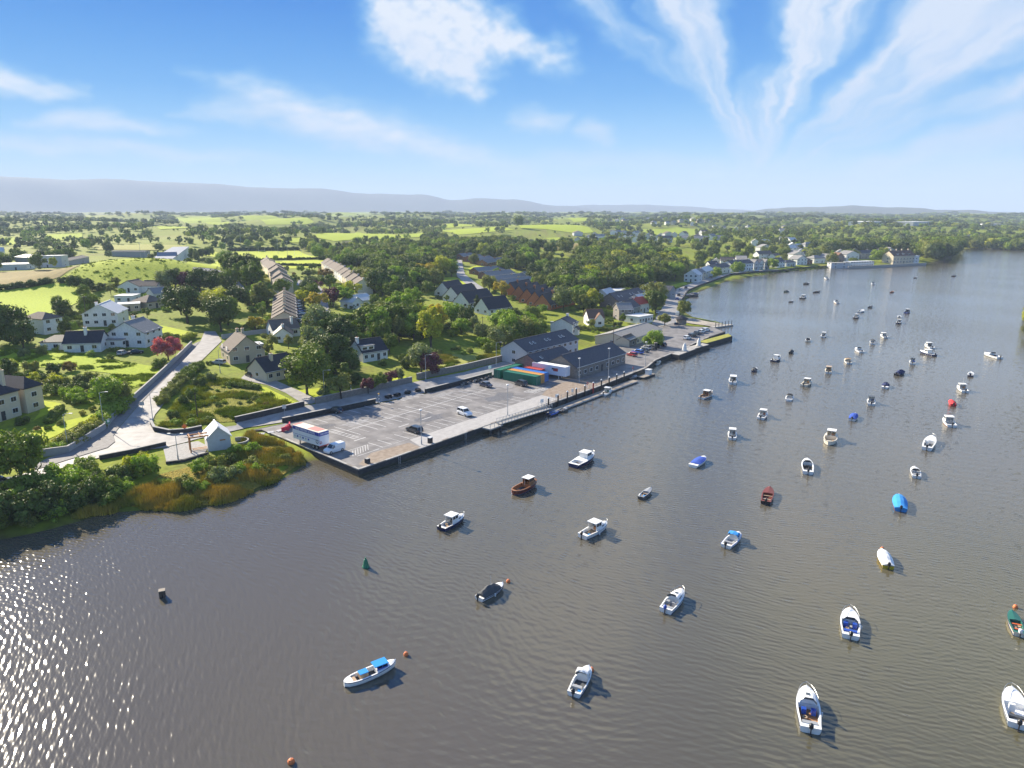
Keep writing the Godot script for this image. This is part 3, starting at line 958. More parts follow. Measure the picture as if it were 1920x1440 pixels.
func block(o: Node3D, c: Vector3, l: float, w: float, eave: float, ridge: float, style: String, wall: Material, roof: Material, opt := {}) -> void:
	var g := Geo.new()
	var r := Geo.new()
	var x := l / 2.0
	var z := w / 2.0
	var low: float = opt.get("low", -1.6)
	var ov := 0.32
	var th := 0.2
	var p := func(a: float, y: float, b: float) -> Vector3: return c + Vector3(a, y, b)
	g.quad(p.call(-x, low, z), p.call(x, low, z), p.call(x, eave, z), p.call(-x, eave, z))
	g.quad(p.call(x, low, -z), p.call(-x, low, -z), p.call(-x, eave, -z), p.call(x, eave, -z))
	g.quad(p.call(x, low, z), p.call(x, low, -z), p.call(x, eave, -z), p.call(x, eave, z))
	g.quad(p.call(-x, low, -z), p.call(-x, low, z), p.call(-x, eave, z), p.call(-x, eave, -z))
	var up := 0.14
	if style == "gable":      # the ridge runs along the front
		g.tri(p.call(x, eave, z), p.call(x, eave, -z), p.call(x, ridge, 0))
		g.tri(p.call(-x, eave, -z), p.call(-x, eave, z), p.call(-x, ridge, 0))
		var k := (ridge - eave) / z
		slab(r, p.call(-x - ov, eave - ov * k + up, z + ov), p.call(x + ov, eave - ov * k + up, z + ov), p.call(x + ov, ridge + up, 0), p.call(-x - ov, ridge + up, 0), th)
		slab(r, p.call(x + ov, eave - ov * k + up, -z - ov), p.call(-x - ov, eave - ov * k + up, -z - ov), p.call(-x - ov, ridge + up, 0), p.call(x + ov, ridge + up, 0), th)
		r.box(p.call(0, ridge + up + 0.02, 0), Vector3(l + 2.0 * ov, 0.14, 0.3))
	elif style == "front gable":   # a gable faces the front
		g.tri(p.call(-x, eave, z), p.call(x, eave, z), p.call(0, ridge, z))
		g.tri(p.call(x, eave, -z), p.call(-x, eave, -z), p.call(0, ridge, -z))
		var k := (ridge - eave) / x
		slab(r, p.call(x + ov, eave - ov * k + up, z + ov), p.call(x + ov, eave - ov * k + up, -z - ov), p.call(0, ridge + up, -z - ov), p.call(0, ridge + up, z + ov), th)
		slab(r, p.call(-x - ov, eave - ov * k + up, -z - ov), p.call(-x - ov, eave - ov * k + up, z + ov), p.call(0, ridge + up, z + ov), p.call(0, ridge + up, -z - ov), th)
		r.box(p.call(0, ridge + up + 0.02, 0), Vector3(0.3, 0.14, w + 2.0 * ov))
	elif style == "hip":
		var q := minf(z, x) * 0.92
		var a := x + ov
		var b := z + ov
		var y := eave + up - 0.05
		var e0: Vector3 = p.call(-x + q, ridge, 0) if x > z else p.call(0, ridge, z - q)
		var e1: Vector3 = p.call(x - q, ridge, 0) if x > z else p.call(0, ridge, -z + q)
		var k0: Vector3 = p.call(-a, y, b)
		var k1: Vector3 = p.call(a, y, b)
		var k2: Vector3 = p.call(a, y, -b)
		var k3: Vector3 = p.call(-a, y, -b)
		if x > z:
			r.quad(k0, k1, e1, e0); r.quad(k2, k3, e0, e1); r.tri(k1, k2, e1); r.tri(k3, k0, e0)
		else:
			r.tri(k0, k1, e0); r.quad(k1, k2, e1, e0); r.tri(k2, k3, e1); r.quad(k3, k0, e0, e1)
		r.box(p.call(0, y - 0.1, 0), Vector3(2 * a, 0.16, 2 * b))
	elif style == "mono":
		g.quad(p.call(-x, eave, z), p.call(x, eave, z), p.call(x, ridge, z), p.call(-x, ridge, z))
		g.tri(p.call(x, eave, z), p.call(x, eave, -z), p.call(x, ridge, z))
		g.tri(p.call(-x, eave, -z), p.call(-x, eave, z), p.call(-x, ridge, z))
		slab(r, p.call(-x - ov, ridge + up, z + ov), p.call(x + ov, ridge + up, z + ov), p.call(x + ov, eave + up, -z - ov), p.call(-x - ov, eave + up, -z - ov), th)
	else:
		r.box(p.call(0, eave + 0.1, 0), Vector3(l + 0.3, 0.28, w + 0.3))
	put("wall", g, wall, o)
	var ro := put("roof", r, roof, o)
	if style == "gable" and c.z == 0.0:
		for s in [-1, 1]: part_box("gutter", p.call(0, eave - 0.12, s * (z + 0.3)), Vector3(snappedf(l + 0.5, 0.1), 0.13, 0.12), M["white_trim"], ro)
	for k in opt.get("chimneys", []):   # along, across, height over the ridge
		var base := c + Vector3(k[0] * x, (eave + ridge) * 0.5 - 0.5, k[1] * z)
		var tall: float = ridge + k[2] - base.y + c.y
		var ch := Geo.new()
		ch.box(base + Vector3(0, tall / 2.0, 0), Vector3(0.75, tall, 0.95))
		ch.box(base + Vector3(0, tall, 0), Vector3(0.95, 0.16, 1.15))
		put("chimney", ch, opt.get("stack", wall), ro)
		for s in [-0.25, 0.25]: put("chimney_pot", pot_mesh(), M["clay"], ro).position = base + Vector3(0, tall, s)
	if opt.get("plain", false): return
	var frame: Material = opt.get("frame", M["white_trim"])
	var floors: int = opt.get("floors", 2 if eave > 4.4 else 1)
	for side in ["front", "right", "left", "back"]:
		var long := l if side == "front" or side == "back" else w
		var count: int = opt.get(side, {"front": int(long / 3.0), "right": 1, "left": 1, "back": 0}[side])
		for f in floors:
			var y := 1.55 + f * 2.7
			for i in count:
				var u := (i + 0.5) / count * 2.0 - 1.0
				var door: bool = side == "front" and f == 0 and i == count / 2 and opt.get("door", true)
				if door: opening(o, "door", side, c, l, w, u, 1.05, 1.0, 2.1, opt.get("door_paint", M["dark_paint"]), M["pane"])
				else: opening(o, "window", side, c, l, w, u, y, minf(1.5, long / count * 0.55), 1.25, frame, M["pane"])
	for s in opt.get("skylights", []):
		var k := (ridge - eave) / z
		var sk := put("skylight", box_mesh(Vector3(0.8, 0.1, 1.2)), M["white_trim"], ro)
		var zz := z * 0.5
		sk.transform = Transform3D(Basis(Vector3.RIGHT, atan(k)), p.call(s * x, ridge - zz * k + 0.22, zz))
		var pn := put("skylight_pane", box_mesh(Vector3(0.66, 0.06, 1.04)), M["sky_pane"], ro)
		pn.transform = sk.transform.translated_local(Vector3(0, 0.04, 0))

func house(row: Array) -> Node3D:   # label, x, z, turn, length, depth, eave, ridge, style, wall, roof, options
	var opt: Dictionary = row[11] if row.size() > 11 else {}
	var o := thing(opt.get("name", "house"), row[0], opt.get("category", "house"), on(row[1], row[2]), row[3], opt.get("group", ""))
	if opt.has("y"): o.position.y = opt.y
	var wall: Material = M[row[9]]
	var roof: Material = M[row[10]]
	block(o, Vector3.ZERO, row[4], row[5], row[6], row[7], row[8], wall, roof, opt)
	for e in opt.get("wings", []):
		block(o, Vector3(e[0], 0, e[1]), e[2], e[3], e[4], e[5], e[6], M[e[7]] if e.size() > 7 else wall, M[e[8]] if e.size() > 8 else roof, e[9] if e.size() > 9 else {"front": 1, "door": false})
	for e in opt.get("dormers", []):   # along, width, height of its sill: a box dormer in the front slope
		var d := Geo.new()
		d.box(Vector3(e[0], e[2] + 0.7, row[5] * 0.22), Vector3(e[1], 1.5, row[5] * 0.4))
		var dn := put("dormer", d, M["white_render"], o)
		part_box("dormer_roof", Vector3(e[0], e[2] + 1.55, row[5] * 0.22), Vector3(e[1] + 0.4, 0.16, row[5] * 0.4 + 0.4), roof if e.size() < 4 else M[e[3]], dn)
		for i in 2:
			part_box("window", Vector3(e[0] + (i - 0.5) * e[1] * 0.5, e[2] + 0.75, row[5] * 0.42), Vector3(e[1] * 0.4, 0.9, 0.1), M["white_trim"], dn)
			part_box("pane", Vector3(e[0] + (i - 0.5) * e[1] * 0.5, e[2] + 0.75, row[5] * 0.42 + 0.04), Vector3(e[1] * 0.34, 0.76, 0.08), M["pane"], dn)
	landmarks.append([opt.get("short", "the " + opt.get("group", row[0])), row[1], row[2]])
	var cs := cos(row[3])
	var sn := sin(row[3])
	var poly := PackedVector2Array()
	for k in [[-1, -1], [1, -1], [1, 1], [-1, 1]]:
		var a: float = k[0] * (row[4] / 2.0 + 2.2)
		var b: float = k[1] * (row[5] / 2.0 + 2.2) + (3.0 if k[1] > 0 else 0.0)
		poly.append(Vector2(row[1] + a * cs + b * sn, row[2] - a * sn + b * cs))
	no_plants(poly)
	if Vector2(row[1], row[2]).length() > 270.0: unhidden(poly)
	return o

const ORDER := ["nearest", "second", "third", "fourth", "fifth", "sixth", "seventh", "eighth", "ninth", "tenth"]

func terrace(n: int, p: Vector2, d: Vector2, unit: float, depth: float, eave: float, ridge: float, walls: Array, roof: String, label: String, group: String, flip: bool) -> void:   # houses in a row from the near end, fronts to the right of the walk (or left)
	var nrm := Vector2(-d.y, d.x) * (-1.0 if flip else 1.0)
	for i in n:
		var c := p + d * unit * (i + 0.5) - nrm * depth / 2.0
		house([label % ORDER[i], c.x, c.y, atan2(nrm.x, nrm.y), unit - 0.04, depth, eave, ridge + 0.12 * (i % 3), "gable", walls[i % walls.size()], roof, {"group": group, "front": 2, "right": 0, "left": 0, "chimneys": [[0.98, 0.0, 0.8]]}])

func estate(what: String, group: String, walls: Array, roofs: Array, l: Array) -> void:
	for i in l.size():
		var q: Array = l[i]
		var deep: bool = q[1] < -1100
		var style: String = ["gable", "gable", "hip", "front gable"][q[5]]
		house(["%s, %s from the left in %s" % [what, ordinal(i + 1), group], q[0], q[1], q[2], q[3], 9.0, q[4], q[4] + 3.0, style, walls[q[6]], roofs[q[7]], {"group": group, "front": 2, "left": 0, "right": 0, "door": false, "plain": deep}])

func wall_run(called: String, label: String, pts: Array, h: float, thick: float, m: Material, up := 0.0, cap: Material = null) -> void:   # a free-standing wall along points on the ground
	var o := thing(called, label, "wall", Vector3.ZERO)
	var g := Geo.new()
	var cg := Geo.new()
	for i in pts.size() - 1:
		var a: Vector2 = pts[i]
		var b: Vector2 = pts[i + 1]
		var n := maxi(1, int(a.distance_to(b) / 5.0))
		for k in n:
			var p := a.lerp(b, float(k) / n)
			var q := a.lerp(b, float(k + 1) / n)
			var s := (q - p).normalized().orthogonal() * thick / 2.0
			var e := (q - p).normalized() * 0.05
			var y0 := maxf(hgt(p.x, p.y), up)
			var y1 := maxf(hgt(q.x, q.y), up)
			_beam(g, p - e, q + e, s, y0 - 1.5, y0 + h, y1 - 1.5, y1 + h)
			if cap: _beam(cg, p - e, q + e, s * 1.25, y0 + h, y0 + h + 0.1, y1 + h, y1 + h + 0.1)
	put("wall_body", g, m, o)
	if cap: put("coping", cg, cap, o)

func _beam(g: Geo, p: Vector2, q: Vector2, s: Vector2, a0: float, a1: float, b0: float, b1: float) -> void:
	var v := func(w: Vector2, y: float) -> Vector3: return Vector3(w.x, y, w.y)
	var c := [v.call(p - s, a0), v.call(q - s, b0), v.call(q + s, b0), v.call(p + s, a0), v.call(p - s, a1), v.call(q - s, b1), v.call(q + s, b1), v.call(p + s, a1)]
	for f in [[0, 1, 5, 4], [1, 2, 6, 5], [2, 3, 7, 6], [3, 0, 4, 7], [4, 5, 6, 7], [3, 2, 1, 0]]: g.quad(c[f[3]], c[f[2]], c[f[1]], c[f[0]])

func wall_finish(key: String, c: Color, spread: float, metres := 6.0, rough := 0.9) -> void:
	var m := mat(key, Color.WHITE, rough, 0.3)
	var l := c * (1.0 - spread)
	var h := c * (1.0 + spread)
	m.albedo_texture = noise_tex(256, 0.03, l.linear_to_srgb(), h.linear_to_srgb(), key.hash() % 500, 4)
	m.uv1_triplanar = true
	m.uv1_world_triplanar = true
	m.uv1_scale = Vector3.ONE / metres

func make_finishes() -> void:
	for f in [["white_render", 0.72, 0.72, 0.69, 0.12], ["cream_render", 0.60, 0.52, 0.38, 0.08], ["beige_render", 0.47, 0.40, 0.29, 0.09], ["grey_render", 0.34, 0.34, 0.34, 0.12], ["pale_grey", 0.5, 0.51, 0.52, 0.1],
			["brown_brick", 0.28, 0.15, 0.09, 0.2], ["orange_brick", 0.42, 0.17, 0.075, 0.18], ["stone", 0.22, 0.20, 0.18, 0.3], ["red_stone", 0.27, 0.19, 0.155, 0.25], ["dark_stone", 0.055, 0.056, 0.058, 0.45], ["concrete", 0.34, 0.33, 0.31, 0.2],
			["slate", 0.066, 0.070, 0.084, 0.35], ["dark_slate", 0.034, 0.035, 0.042, 0.35], ["brown_tile", 0.15, 0.125, 0.105, 0.28], ["red_brown_tile", 0.17, 0.10, 0.07, 0.22], ["grey_tile", 0.25, 0.245, 0.235, 0.25],
			["pale_sheet", 0.55, 0.56, 0.56, 0.1], ["red_sheet", 0.45, 0.045, 0.03, 0.1], ["grey_sheet", 0.22, 0.24, 0.27, 0.12], ["white_sheet", 0.78, 0.77, 0.74, 0.04], ["dark_sheet", 0.05, 0.055, 0.06, 0.15]]:
		wall_finish(f[0], Color(f[1], f[2], f[3]), f[4])
	for k in ["slate", "dark_slate"]: M[k].roughness = 0.55
	for k in ["pale_sheet", "grey_sheet", "red_sheet"]: M[k].roughness = 0.5
	mat("white_trim", lin(0.75, 0.75, 0.74), 0.5)
	mat("dark_trim", lin(0.03, 0.03, 0.035), 0.5)
	mat("dark_paint", lin(0.03, 0.035, 0.04), 0.5)
	mat("red_paint", lin(0.35, 0.02, 0.02), 0.5)
	mat("blue_paint", lin(0.03, 0.10, 0.34), 0.5)
	mat("pane", lin(0.02, 0.024, 0.03), 0.08, 0.6)
	mat("sky_pane", lin(0.06, 0.075, 0.09), 0.08, 0.6)
	mat("clay", lin(0.3, 0.14, 0.08), 0.9)
	var s := mat("steel", lin(0.42, 0.43, 0.44), 0.4)
	s.metallic = 0.6
	mat("galvanised", lin(0.36, 0.38, 0.39), 0.5)
	mat("timber", lin(0.34, 0.15, 0.05), 0.75)
	mat("grey_timber", lin(0.24, 0.21, 0.17), 0.85)
	mat("black", lin(0.015, 0.015, 0.017), 0.5)
	mat("rubber", lin(0.018, 0.018, 0.018), 0.85)
	mat("orange_float", lin(0.62, 0.17, 0.05), 0.6)
	mat("white_paint", lin(0.78, 0.78, 0.76), 0.5)
	mat("amber", lin(0.8, 0.42, 0.05), 0.35)
	mat("lens", lin(0.7, 0.72, 0.74), 0.2)
	mat("red_lens", lin(0.4, 0.02, 0.02), 0.25)

# ---------------------------------------------------------------- cars
var car_models := {}

func car_model(type: String) -> Node3D:
	if car_models.has(type): return car_models[type].duplicate()
	var q: Dictionary = {"hatchback": {l = 4.0, w = 1.75, h = 1.48, back = -0.46, top0 = -0.36, top1 = 0.06, front = 0.22}, "saloon": {l = 4.55, w = 1.8, h = 1.44, back = -0.34, top0 = -0.2, top1 = 0.08, front = 0.22},
		"estate": {l = 4.65, w = 1.82, h = 1.5, back = -0.48, top0 = -0.42, top1 = 0.07, front = 0.2}, "off_roader": {l = 4.5, w = 1.9, h = 1.72, back = -0.48, top0 = -0.43, top1 = 0.08, front = 0.19}, "van": {l = 4.4, w = 1.83, h = 1.82, back = 0.06, top0 = 0.05, top1 = 0.14, front = 0.27}}[type]
	var o := Node3D.new()
	var L: float = q.l
	var W: float = q.w / 2.0
	var belt: float = q.h * 0.62
	var ring := func(x: float, w: float, y0: float, y1: float) -> Array:
		return [Vector3(x, y0, w * 0.94), Vector3(x, (y0 + y1) * 0.55, w), Vector3(x, y1, w * 0.93), Vector3(x, y1 + 0.02, 0), Vector3(x, y1, -w * 0.93), Vector3(x, (y0 + y1) * 0.55, -w), Vector3(x, y0, -w * 0.94)]
	var g := Geo.new()
	var st := [[-0.5, 0.82, 0.38, 0.72], [-0.485, 0.93, 0.28, 0.86], [-0.3, 1.0, 0.22, 0.97], [0.1, 1.0, 0.2, 0.97], [0.24, 1.0, 0.22, 0.9], [0.42, 0.96, 0.25, 0.76], [0.485, 0.88, 0.3, 0.66], [0.5, 0.75, 0.36, 0.56]]
	var rings := []
	for s in st: rings.append(ring.call(s[0] * L, s[1] * W, s[2], s[3] * belt / 0.93))
	g.loft(rings)
	for e in [[0, 1], [rings.size() - 1, -1]]:
		var r: Array = rings[e[0]]
		for i in range(1, r.size() - 1):
			if e[1] > 0: g.tri(r[0], r[i], r[i + 1])
			else: g.tri(r[0], r[i + 1], r[i])
	var y0 := belt * 0.98
	var y1: float = q.h - 0.04
	var b := []
	var t := []
	for k in [[q.back, 0.9], [q.front, 0.9]]: for s in [1, -1]: b.append(Vector3(k[0] * L, y0, s * W * k[1]))
	for k in [[q.top0, 0.74], [q.top1, 0.74]]: for s in [1, -1]: t.append(Vector3(k[0] * L, y1, s * W * k[1]))
	var gl := Geo.new()
	gl.quad(b[0], b[2], t[2], t[0]); gl.quad(b[3], b[1], t[1], t[3]); gl.quad(b[2], b[3], t[3], t[2]); gl.quad(b[1], b[0], t[0], t[1])
	for s in [0, 1]:   # pillars
		for e in [0, 2]: g.tube([b[e + s], t[e + s]], 0.05, 4)
		g.tube([(b[s] + b[2 + s]) / 2.0 + Vector3(0, 0, 0.01 * (1 - 2 * s)), (t[s] + t[2 + s]) / 2.0 + Vector3(0, 0, 0.01 * (1 - 2 * s))], 0.05, 4)
	g.box(Vector3((q.top0 + q.top1) / 2.0 * L, q.h - 0.03, 0), Vector3((q.top1 - q.top0) * L + 0.12, 0.07, W * 1.56))
	if type == "van":
		var vr := []
		for e in [[-0.495, 0.9], [-0.47, 1.0], [0.02, 1.0], [0.075, 0.97]]:
			var x: float = e[0] * L
			vr.append([Vector3(x, 0.9, W * 0.97), Vector3(x, 1.5, W * 0.95), Vector3(x, q.h * e[1], W * 0.8), Vector3(x, q.h * e[1] + 0.03, 0), Vector3(x, q.h * e[1], -W * 0.8), Vector3(x, 1.5, -W * 0.95), Vector3(x, 0.9, -W * 0.97)])
		g.loft(vr)
		for i in range(1, 6):
			g.tri(vr[0][0], vr[0][i], vr[0][i + 1])
			g.tri(vr[3][0], vr[3][i + 1], vr[3][i])
	put("body", g, M["white_paint"], o)
	put("glazing", gl, M["pane"], o)
	for sx in [-0.31, 0.32]:
		for sz in [-1, 1]:
			var w := Geo.new()
			w.tube([Vector3(0, 0, -0.1), Vector3(0, 0, 0.1)], 0.32, 12)
			var wh := put("wheel", w, M["rubber"], o)
			wh.position = Vector3(sx * L, 0.32, sz * (W - 0.08))
			var ri := Geo.new()
			ri.tube([Vector3(0, 0, -0.012), Vector3(0, 0, 0.012)], 0.2, 8)
			var rr := put("rim", ri, M["steel"], wh)
			rr.position.z = sz * 0.1
	for sz in [-1, 1]:
		part_box("headlight", Vector3(0.478 * L, 0.62 * belt, sz * W * 0.62), Vector3(0.14, 0.14, 0.3), M["lens"], o)
		part_box("tail_light", Vector3(-0.488 * L, 0.72 * belt, sz * W * 0.72), Vector3(0.1, 0.24, 0.2), M["red_lens"], o)
		part_box("wing_mirror", Vector3(q.front * L * 0.7, y0 + 0.08, sz * (W + 0.06)), Vector3(0.1, 0.12, 0.2), M["black"], o)
	part_box("number_plate", Vector3(-0.503 * L, 0.5, 0), Vector3(0.03, 0.12, 0.5), M["white_paint"], o)
	car_models[type] = o
	return o.duplicate()

func car(row: Array) -> void:   # label, type, paint, x, z, turn, group, height of the ground if paved
	var o := car_model(row[1])
	o.name = numbered("van" if row[1] == "van" else "car")
	add_child(o)
	o.position = on(row[3], row[4], 0.06) if row[7] < -50.0 else Vector3(row[3], row[7], row[4])
	o.rotation.y = row[5]
	o.get_node("body").material_override = M[row[2]]
	tag(o, row[0], "van" if row[1] == "van" else "car", row[6])

func make_paints() -> void:
	for c in [["paint_white", 0.74, 0.75, 0.76], ["paint_black", 0.012, 0.013, 0.015], ["paint_dark", 0.025, 0.03, 0.037], ["paint_silver", 0.42, 0.43, 0.45], ["paint_blue", 0.02, 0.09, 0.42], ["paint_red", 0.42, 0.025, 0.02], ["paint_grey", 0.13, 0.14, 0.15], ["paint_navy", 0.015, 0.025, 0.07]]:
		var m := mat(c[0], lin(c[1], c[2], c[3]), 0.3, 0.5)
		m.clearcoat_enabled = true
		m.clearcoat = 0.7
		m.clearcoat_roughness = 0.08

# ---------------------------------------------------------------- boats
const HULLS := {"white": [0.76, 0.76, 0.74], "cream": [0.68, 0.62, 0.50], "navy": [0.012, 0.022, 0.085], "black": [0.018, 0.018, 0.02], "blue": [0.02, 0.07, 0.36], "pale blue": [0.03, 0.26, 0.62], "red": [0.62, 0.03, 0.035], "rust": [0.16, 0.035, 0.018], "grey": [0.30, 0.31, 0.32], "dark grey": [0.06, 0.065, 0.07],
	"green": [0.02, 0.12, 0.09], "wood": [0.30, 0.14, 0.06], "tan": [0.42, 0.30, 0.19], "yellow": [0.5, 0.36, 0.02], "orange": [0.62, 0.12, 0.02], "teal": [0.04, 0.20, 0.20]}

func paint(c: String, rough := 0.35) -> StandardMaterial3D:
	var q: Array = HULLS[c]
	return mat("boat_" + c.replace(" ", "_") + ("" if rough < 0.6 else "_cloth"), lin(q[0], q[1], q[2]), rough)

func boat(row: Array) -> void:   # label, kind, x, z, turn, length, colours [hull, deck, extra], options
	var kind: String = row[1]
	var L: float = row[5]
	var opt: Dictionary = row[7] if row.size() > 7 else {}
	var o := thing(opt.get("name", {"rowing": "rowing_boat", "launch": "open_launch", "pilot": "fishing_boat", "cuddy": "cabin_cruiser", "cover": "covered_boat", "canopy": "canopy_boat", "open": "motorboat", "dinghy": "inflatable_dinghy", "bowrider": "speedboat"}[kind]), row[0], "boat", Vector3(row[2], 0, row[3]), row[4], opt.get("group", "boats moored in the river"))
	o.rotation.x = opt.get("heel", 0.0)
	var hullc := paint(row[6][0])
	var deckc := paint(row[6][1])
	var extra := paint(row[6][2])
	var cloth := paint(row[6][2], 0.9)
	var B: float = opt.get("beam", L * (0.37 if kind != "rowing" and kind != "launch" else 0.29))
	var D: float = opt.get("side", 0.34 + 0.055 * L)
	var double: bool = opt.get("double", false)
	var bow_up: float = opt.get("bow", 0.42)
	var floor_y: float = 0.2
	var N := 14
	var half := func(t: float) -> float:
		var s: float = (0.85 + 0.15 * smoothstep(0.0, 0.45, t)) if not double else sqrt(maxf(0.0, 1.0 - pow(absf(0.42 - t) / 0.425, 2.4))) if t < 0.42 else 1.0
		if t > 0.45: s *= pow(maxf(0.0, 1.0 - pow((t - 0.45) / 0.55, 2.3)), 0.62)
		return maxf(B / 2.0 * s, 0.02)
	var sheer := func(t: float) -> float: return D * (0.92 + bow_up * t * t + (0.12 * (1.0 - t) * (1.0 - t) if double else 0.0))
	var X := func(t: float) -> float: return (t - 0.5) * L
	# hull
	var g := Geo.new()
	var rings := []
	for i in N + 1:
		var t := float(i) / N
		var b: float = half.call(t)
		var y: float = sheer.call(t)
		var x: float = X.call(t)
		var rake := 0.06 * L * smoothstep(0.8, 1.0, t)
		var c := b * (0.86 - 0.45 * t * t * t)
		var k := -0.3 + 0.3 * smoothstep(0.75, 1.0, t)
		rings.append([Vector3(x, y, -b), Vector3(x, y * 0.55, -b * 0.97), Vector3(x - rake * 0.5, 0.06, -c), Vector3(x - rake, k, 0), Vector3(x - rake * 0.5, 0.06, c), Vector3(x, y * 0.55, b * 0.97), Vector3(x, y, b)])
	g.loft(rings)
	var r0: Array = rings[0]
	for i in range(1, 6): g.tri(r0[0], r0[i + 1], r0[i])
	put("hull", g, hullc, o)
	var st := Geo.new()
	for s in [-1, 1]:
		var line := []
		for i in N + 1:
			var t := float(i) / N
			line.append(Vector3(X.call(t), sheer.call(t) - 0.05, s * (half.call(t) + 0.015)))
		st.tube(line, 0.045, 5)
	put("rubbing_strake", st, paint(opt.get("strake", "dark grey")), o)
	var wl := Geo.new()
	for s in [-1, 1]:
		var line := []
		for i in N + 1: line.append(rings[i][3 + s] + Vector3(0, -0.01, s * 0.005))
		wl.tube(line, 0.06, 4)
	put("waterline_band", wl, paint(["navy", "dark grey", "rust", "black"][int(absf(row[2] * 7.0)) % 4]), o)
	# deck with a sunken cockpit from a to e
	var a: float = opt.get("cock", [0.08, 0.55])[0]
	var e: float = opt.get("cock", [0.08, 0.55])[1]
	var d := Geo.new()
	var fl := Geo.new()
	var gw: float = opt.get("gunwale", 0.045 * L * 0.6)
	var ts := []
	for i in N * 2 + 1: ts.append(float(i) / (N * 2))
	ts.append(a); ts.append(e)
	ts.sort()
	var last := -1.0
	for t in ts:
		if last >= 0.0 and t - last > 1e-4:
			var p := [last, t]
			var inside: bool = last >= a - 1e-4 and t <= e + 1e-4
			var q := []
			for u in p: q.append([X.call(u), half.call(u), sheer.call(u), maxf(half.call(u) - gw, 0.01)])
			var u0: Array = q[0]
			var u1: Array = q[1]
			if inside:
				for s in [1, -1]:
					var o0 := Vector3(u0[0], u0[2], s * u0[1])
					var o1 := Vector3(u1[0], u1[2], s * u1[1])
					var i0 := Vector3(u0[0], u0[2] + 0.02, s * u0[3])
					var i1 := Vector3(u1[0], u1[2] + 0.02, s * u1[3])
					var f0 := Vector3(u0[0], floor_y, s * u0[3] * 0.9)
					var f1 := Vector3(u1[0], floor_y, s * u1[3] * 0.9)
					if s > 0:
						d.quad(o0, o1, i1, i0); d.quad(i0, i1, f1, f0)
						fl.quad(f0, f1, Vector3(u1[0], floor_y, 0), Vector3(u0[0], floor_y, 0))
					else:
						d.quad(o1, o0, i0, i1); d.quad(i1, i0, f0, f1)
						fl.quad(f1, f0, Vector3(u0[0], floor_y, 0), Vector3(u1[0], floor_y, 0))
			else:
				var up := 0.10 if last >= e - 1e-4 else 0.0
				for s in [1, -1]:
					var o0 := Vector3(u0[0], u0[2], s * u0[1])
					var o1 := Vector3(u1[0], u1[2], s * u1[1])
					var m0 := Vector3(u0[0], u0[2] + up, 0)
					var m1 := Vector3(u1[0], u1[2] + up, 0)
					if s > 0: d.quad(o0, o1, m1, m0)
					else: d.quad(o1, o0, m0, m1)
		last = t
	for u in [a, e]:   # the cockpit's end walls
		var b: float = maxf(half.call(u) - gw, 0.01)
		var y: float = sheer.call(u) + 0.1
		var c := [Vector3(X.call(u), floor_y, b * 0.9), Vector3(X.call(u), floor_y, -b * 0.9), Vector3(X.call(u), y - 0.08, -b), Vector3(X.call(u), y, 0), Vector3(X.call(u), y - 0.08, b)]
		for i in range(1, 4):
			if u == a: d.tri(c[0], c[i], c[i + 1])
			else: d.tri(c[0], c[i + 1], c[i])
	put("deck", d, deckc, o)
	put("cockpit_floor", fl, paint(opt.get("floor", "grey"), 0.9), o)
	var eng: String = opt.get("engine", "black")
	if eng:
		var m := Geo.new()
		var tilt := Basis(Vector3.BACK, opt.get("tilt", 0.0))
		var ex := Vector3(-L / 2.0 - 0.12, D * 0.92 + 0.12, 0)
		m.lathe(ex + Vector3(-0.12, -0.05, 0), [Vector2(0.0, 0.0), Vector2(0.19, 0.02), Vector2(0.24, 0.25), Vector2(0.21, 0.46), Vector2(0.1, 0.56), Vector2(0.0, 0.57)], 10)
		var en := put("outboard_motor", m, paint(eng), o)
		var lg := Geo.new()
		lg.box(ex + tilt * Vector3(-0.14, -0.45, 0), Vector3(0.16, 0.95, 0.1), tilt)
		lg.box(ex + tilt * Vector3(-0.2, -0.72, 0), Vector3(0.36, 0.05, 0.22), tilt)
		put("motor_leg", lg, M["dark_trim"], en)
	match kind:
		"rowing", "launch":
			for t in ([0.2, 0.42, 0.64] if kind == "rowing" else [0.14]):
				part_box("thwart", Vector3(X.call(t), sheer.call(t) - 0.12, 0), Vector3(0.24 if kind == "rowing" else 0.9, 0.05, (half.call(t) - gw) * 1.98), paint(opt.get("seat", "tan")), o)
			if kind == "launch":
				var eb := part_box("engine_box", Vector3(X.call(0.36), floor_y + 0.42, 0), Vector3(0.95, 0.66, 0.75), paint("tan"), o)
				part_box("engine_box_lid", Vector3(0, 0.36, 0), Vector3(1.0, 0.07, 0.85), extra, eb)
				_cabin(o, L, B, X, half, sheer, 0.60, 0.80, 0.78, 0.62, paint("blue"), extra, paint("tan"), true)
		"open":
			part_box("seat", Vector3(X.call(0.2), floor_y + 0.25, 0), Vector3(0.4, 0.45, B * 0.62), extra, o)
			part_box("console", Vector3(X.call(0.42), floor_y + 0.45, -B * 0.15), Vector3(0.35, 0.85, 0.5), deckc, o)
			part_box("forward_seat", Vector3(X.call(0.62), floor_y + 0.2, 0), Vector3(0.35, 0.36, B * 0.4), extra, o)
		"bowrider":
			for s in [-1, 1]: part_box("seat", Vector3(X.call(0.4), floor_y + 0.35, s * B * 0.22), Vector3(0.5, 0.6, 0.5), extra, o)
			part_box("stern_bench", Vector3(X.call(a + 0.06), floor_y + 0.3, 0), Vector3(0.45, 0.5, B * 0.66), extra, o)
			_screen(o, X.call(e), sheer.call(e) + 0.1, half.call(e) * 0.8, 0.45, L)
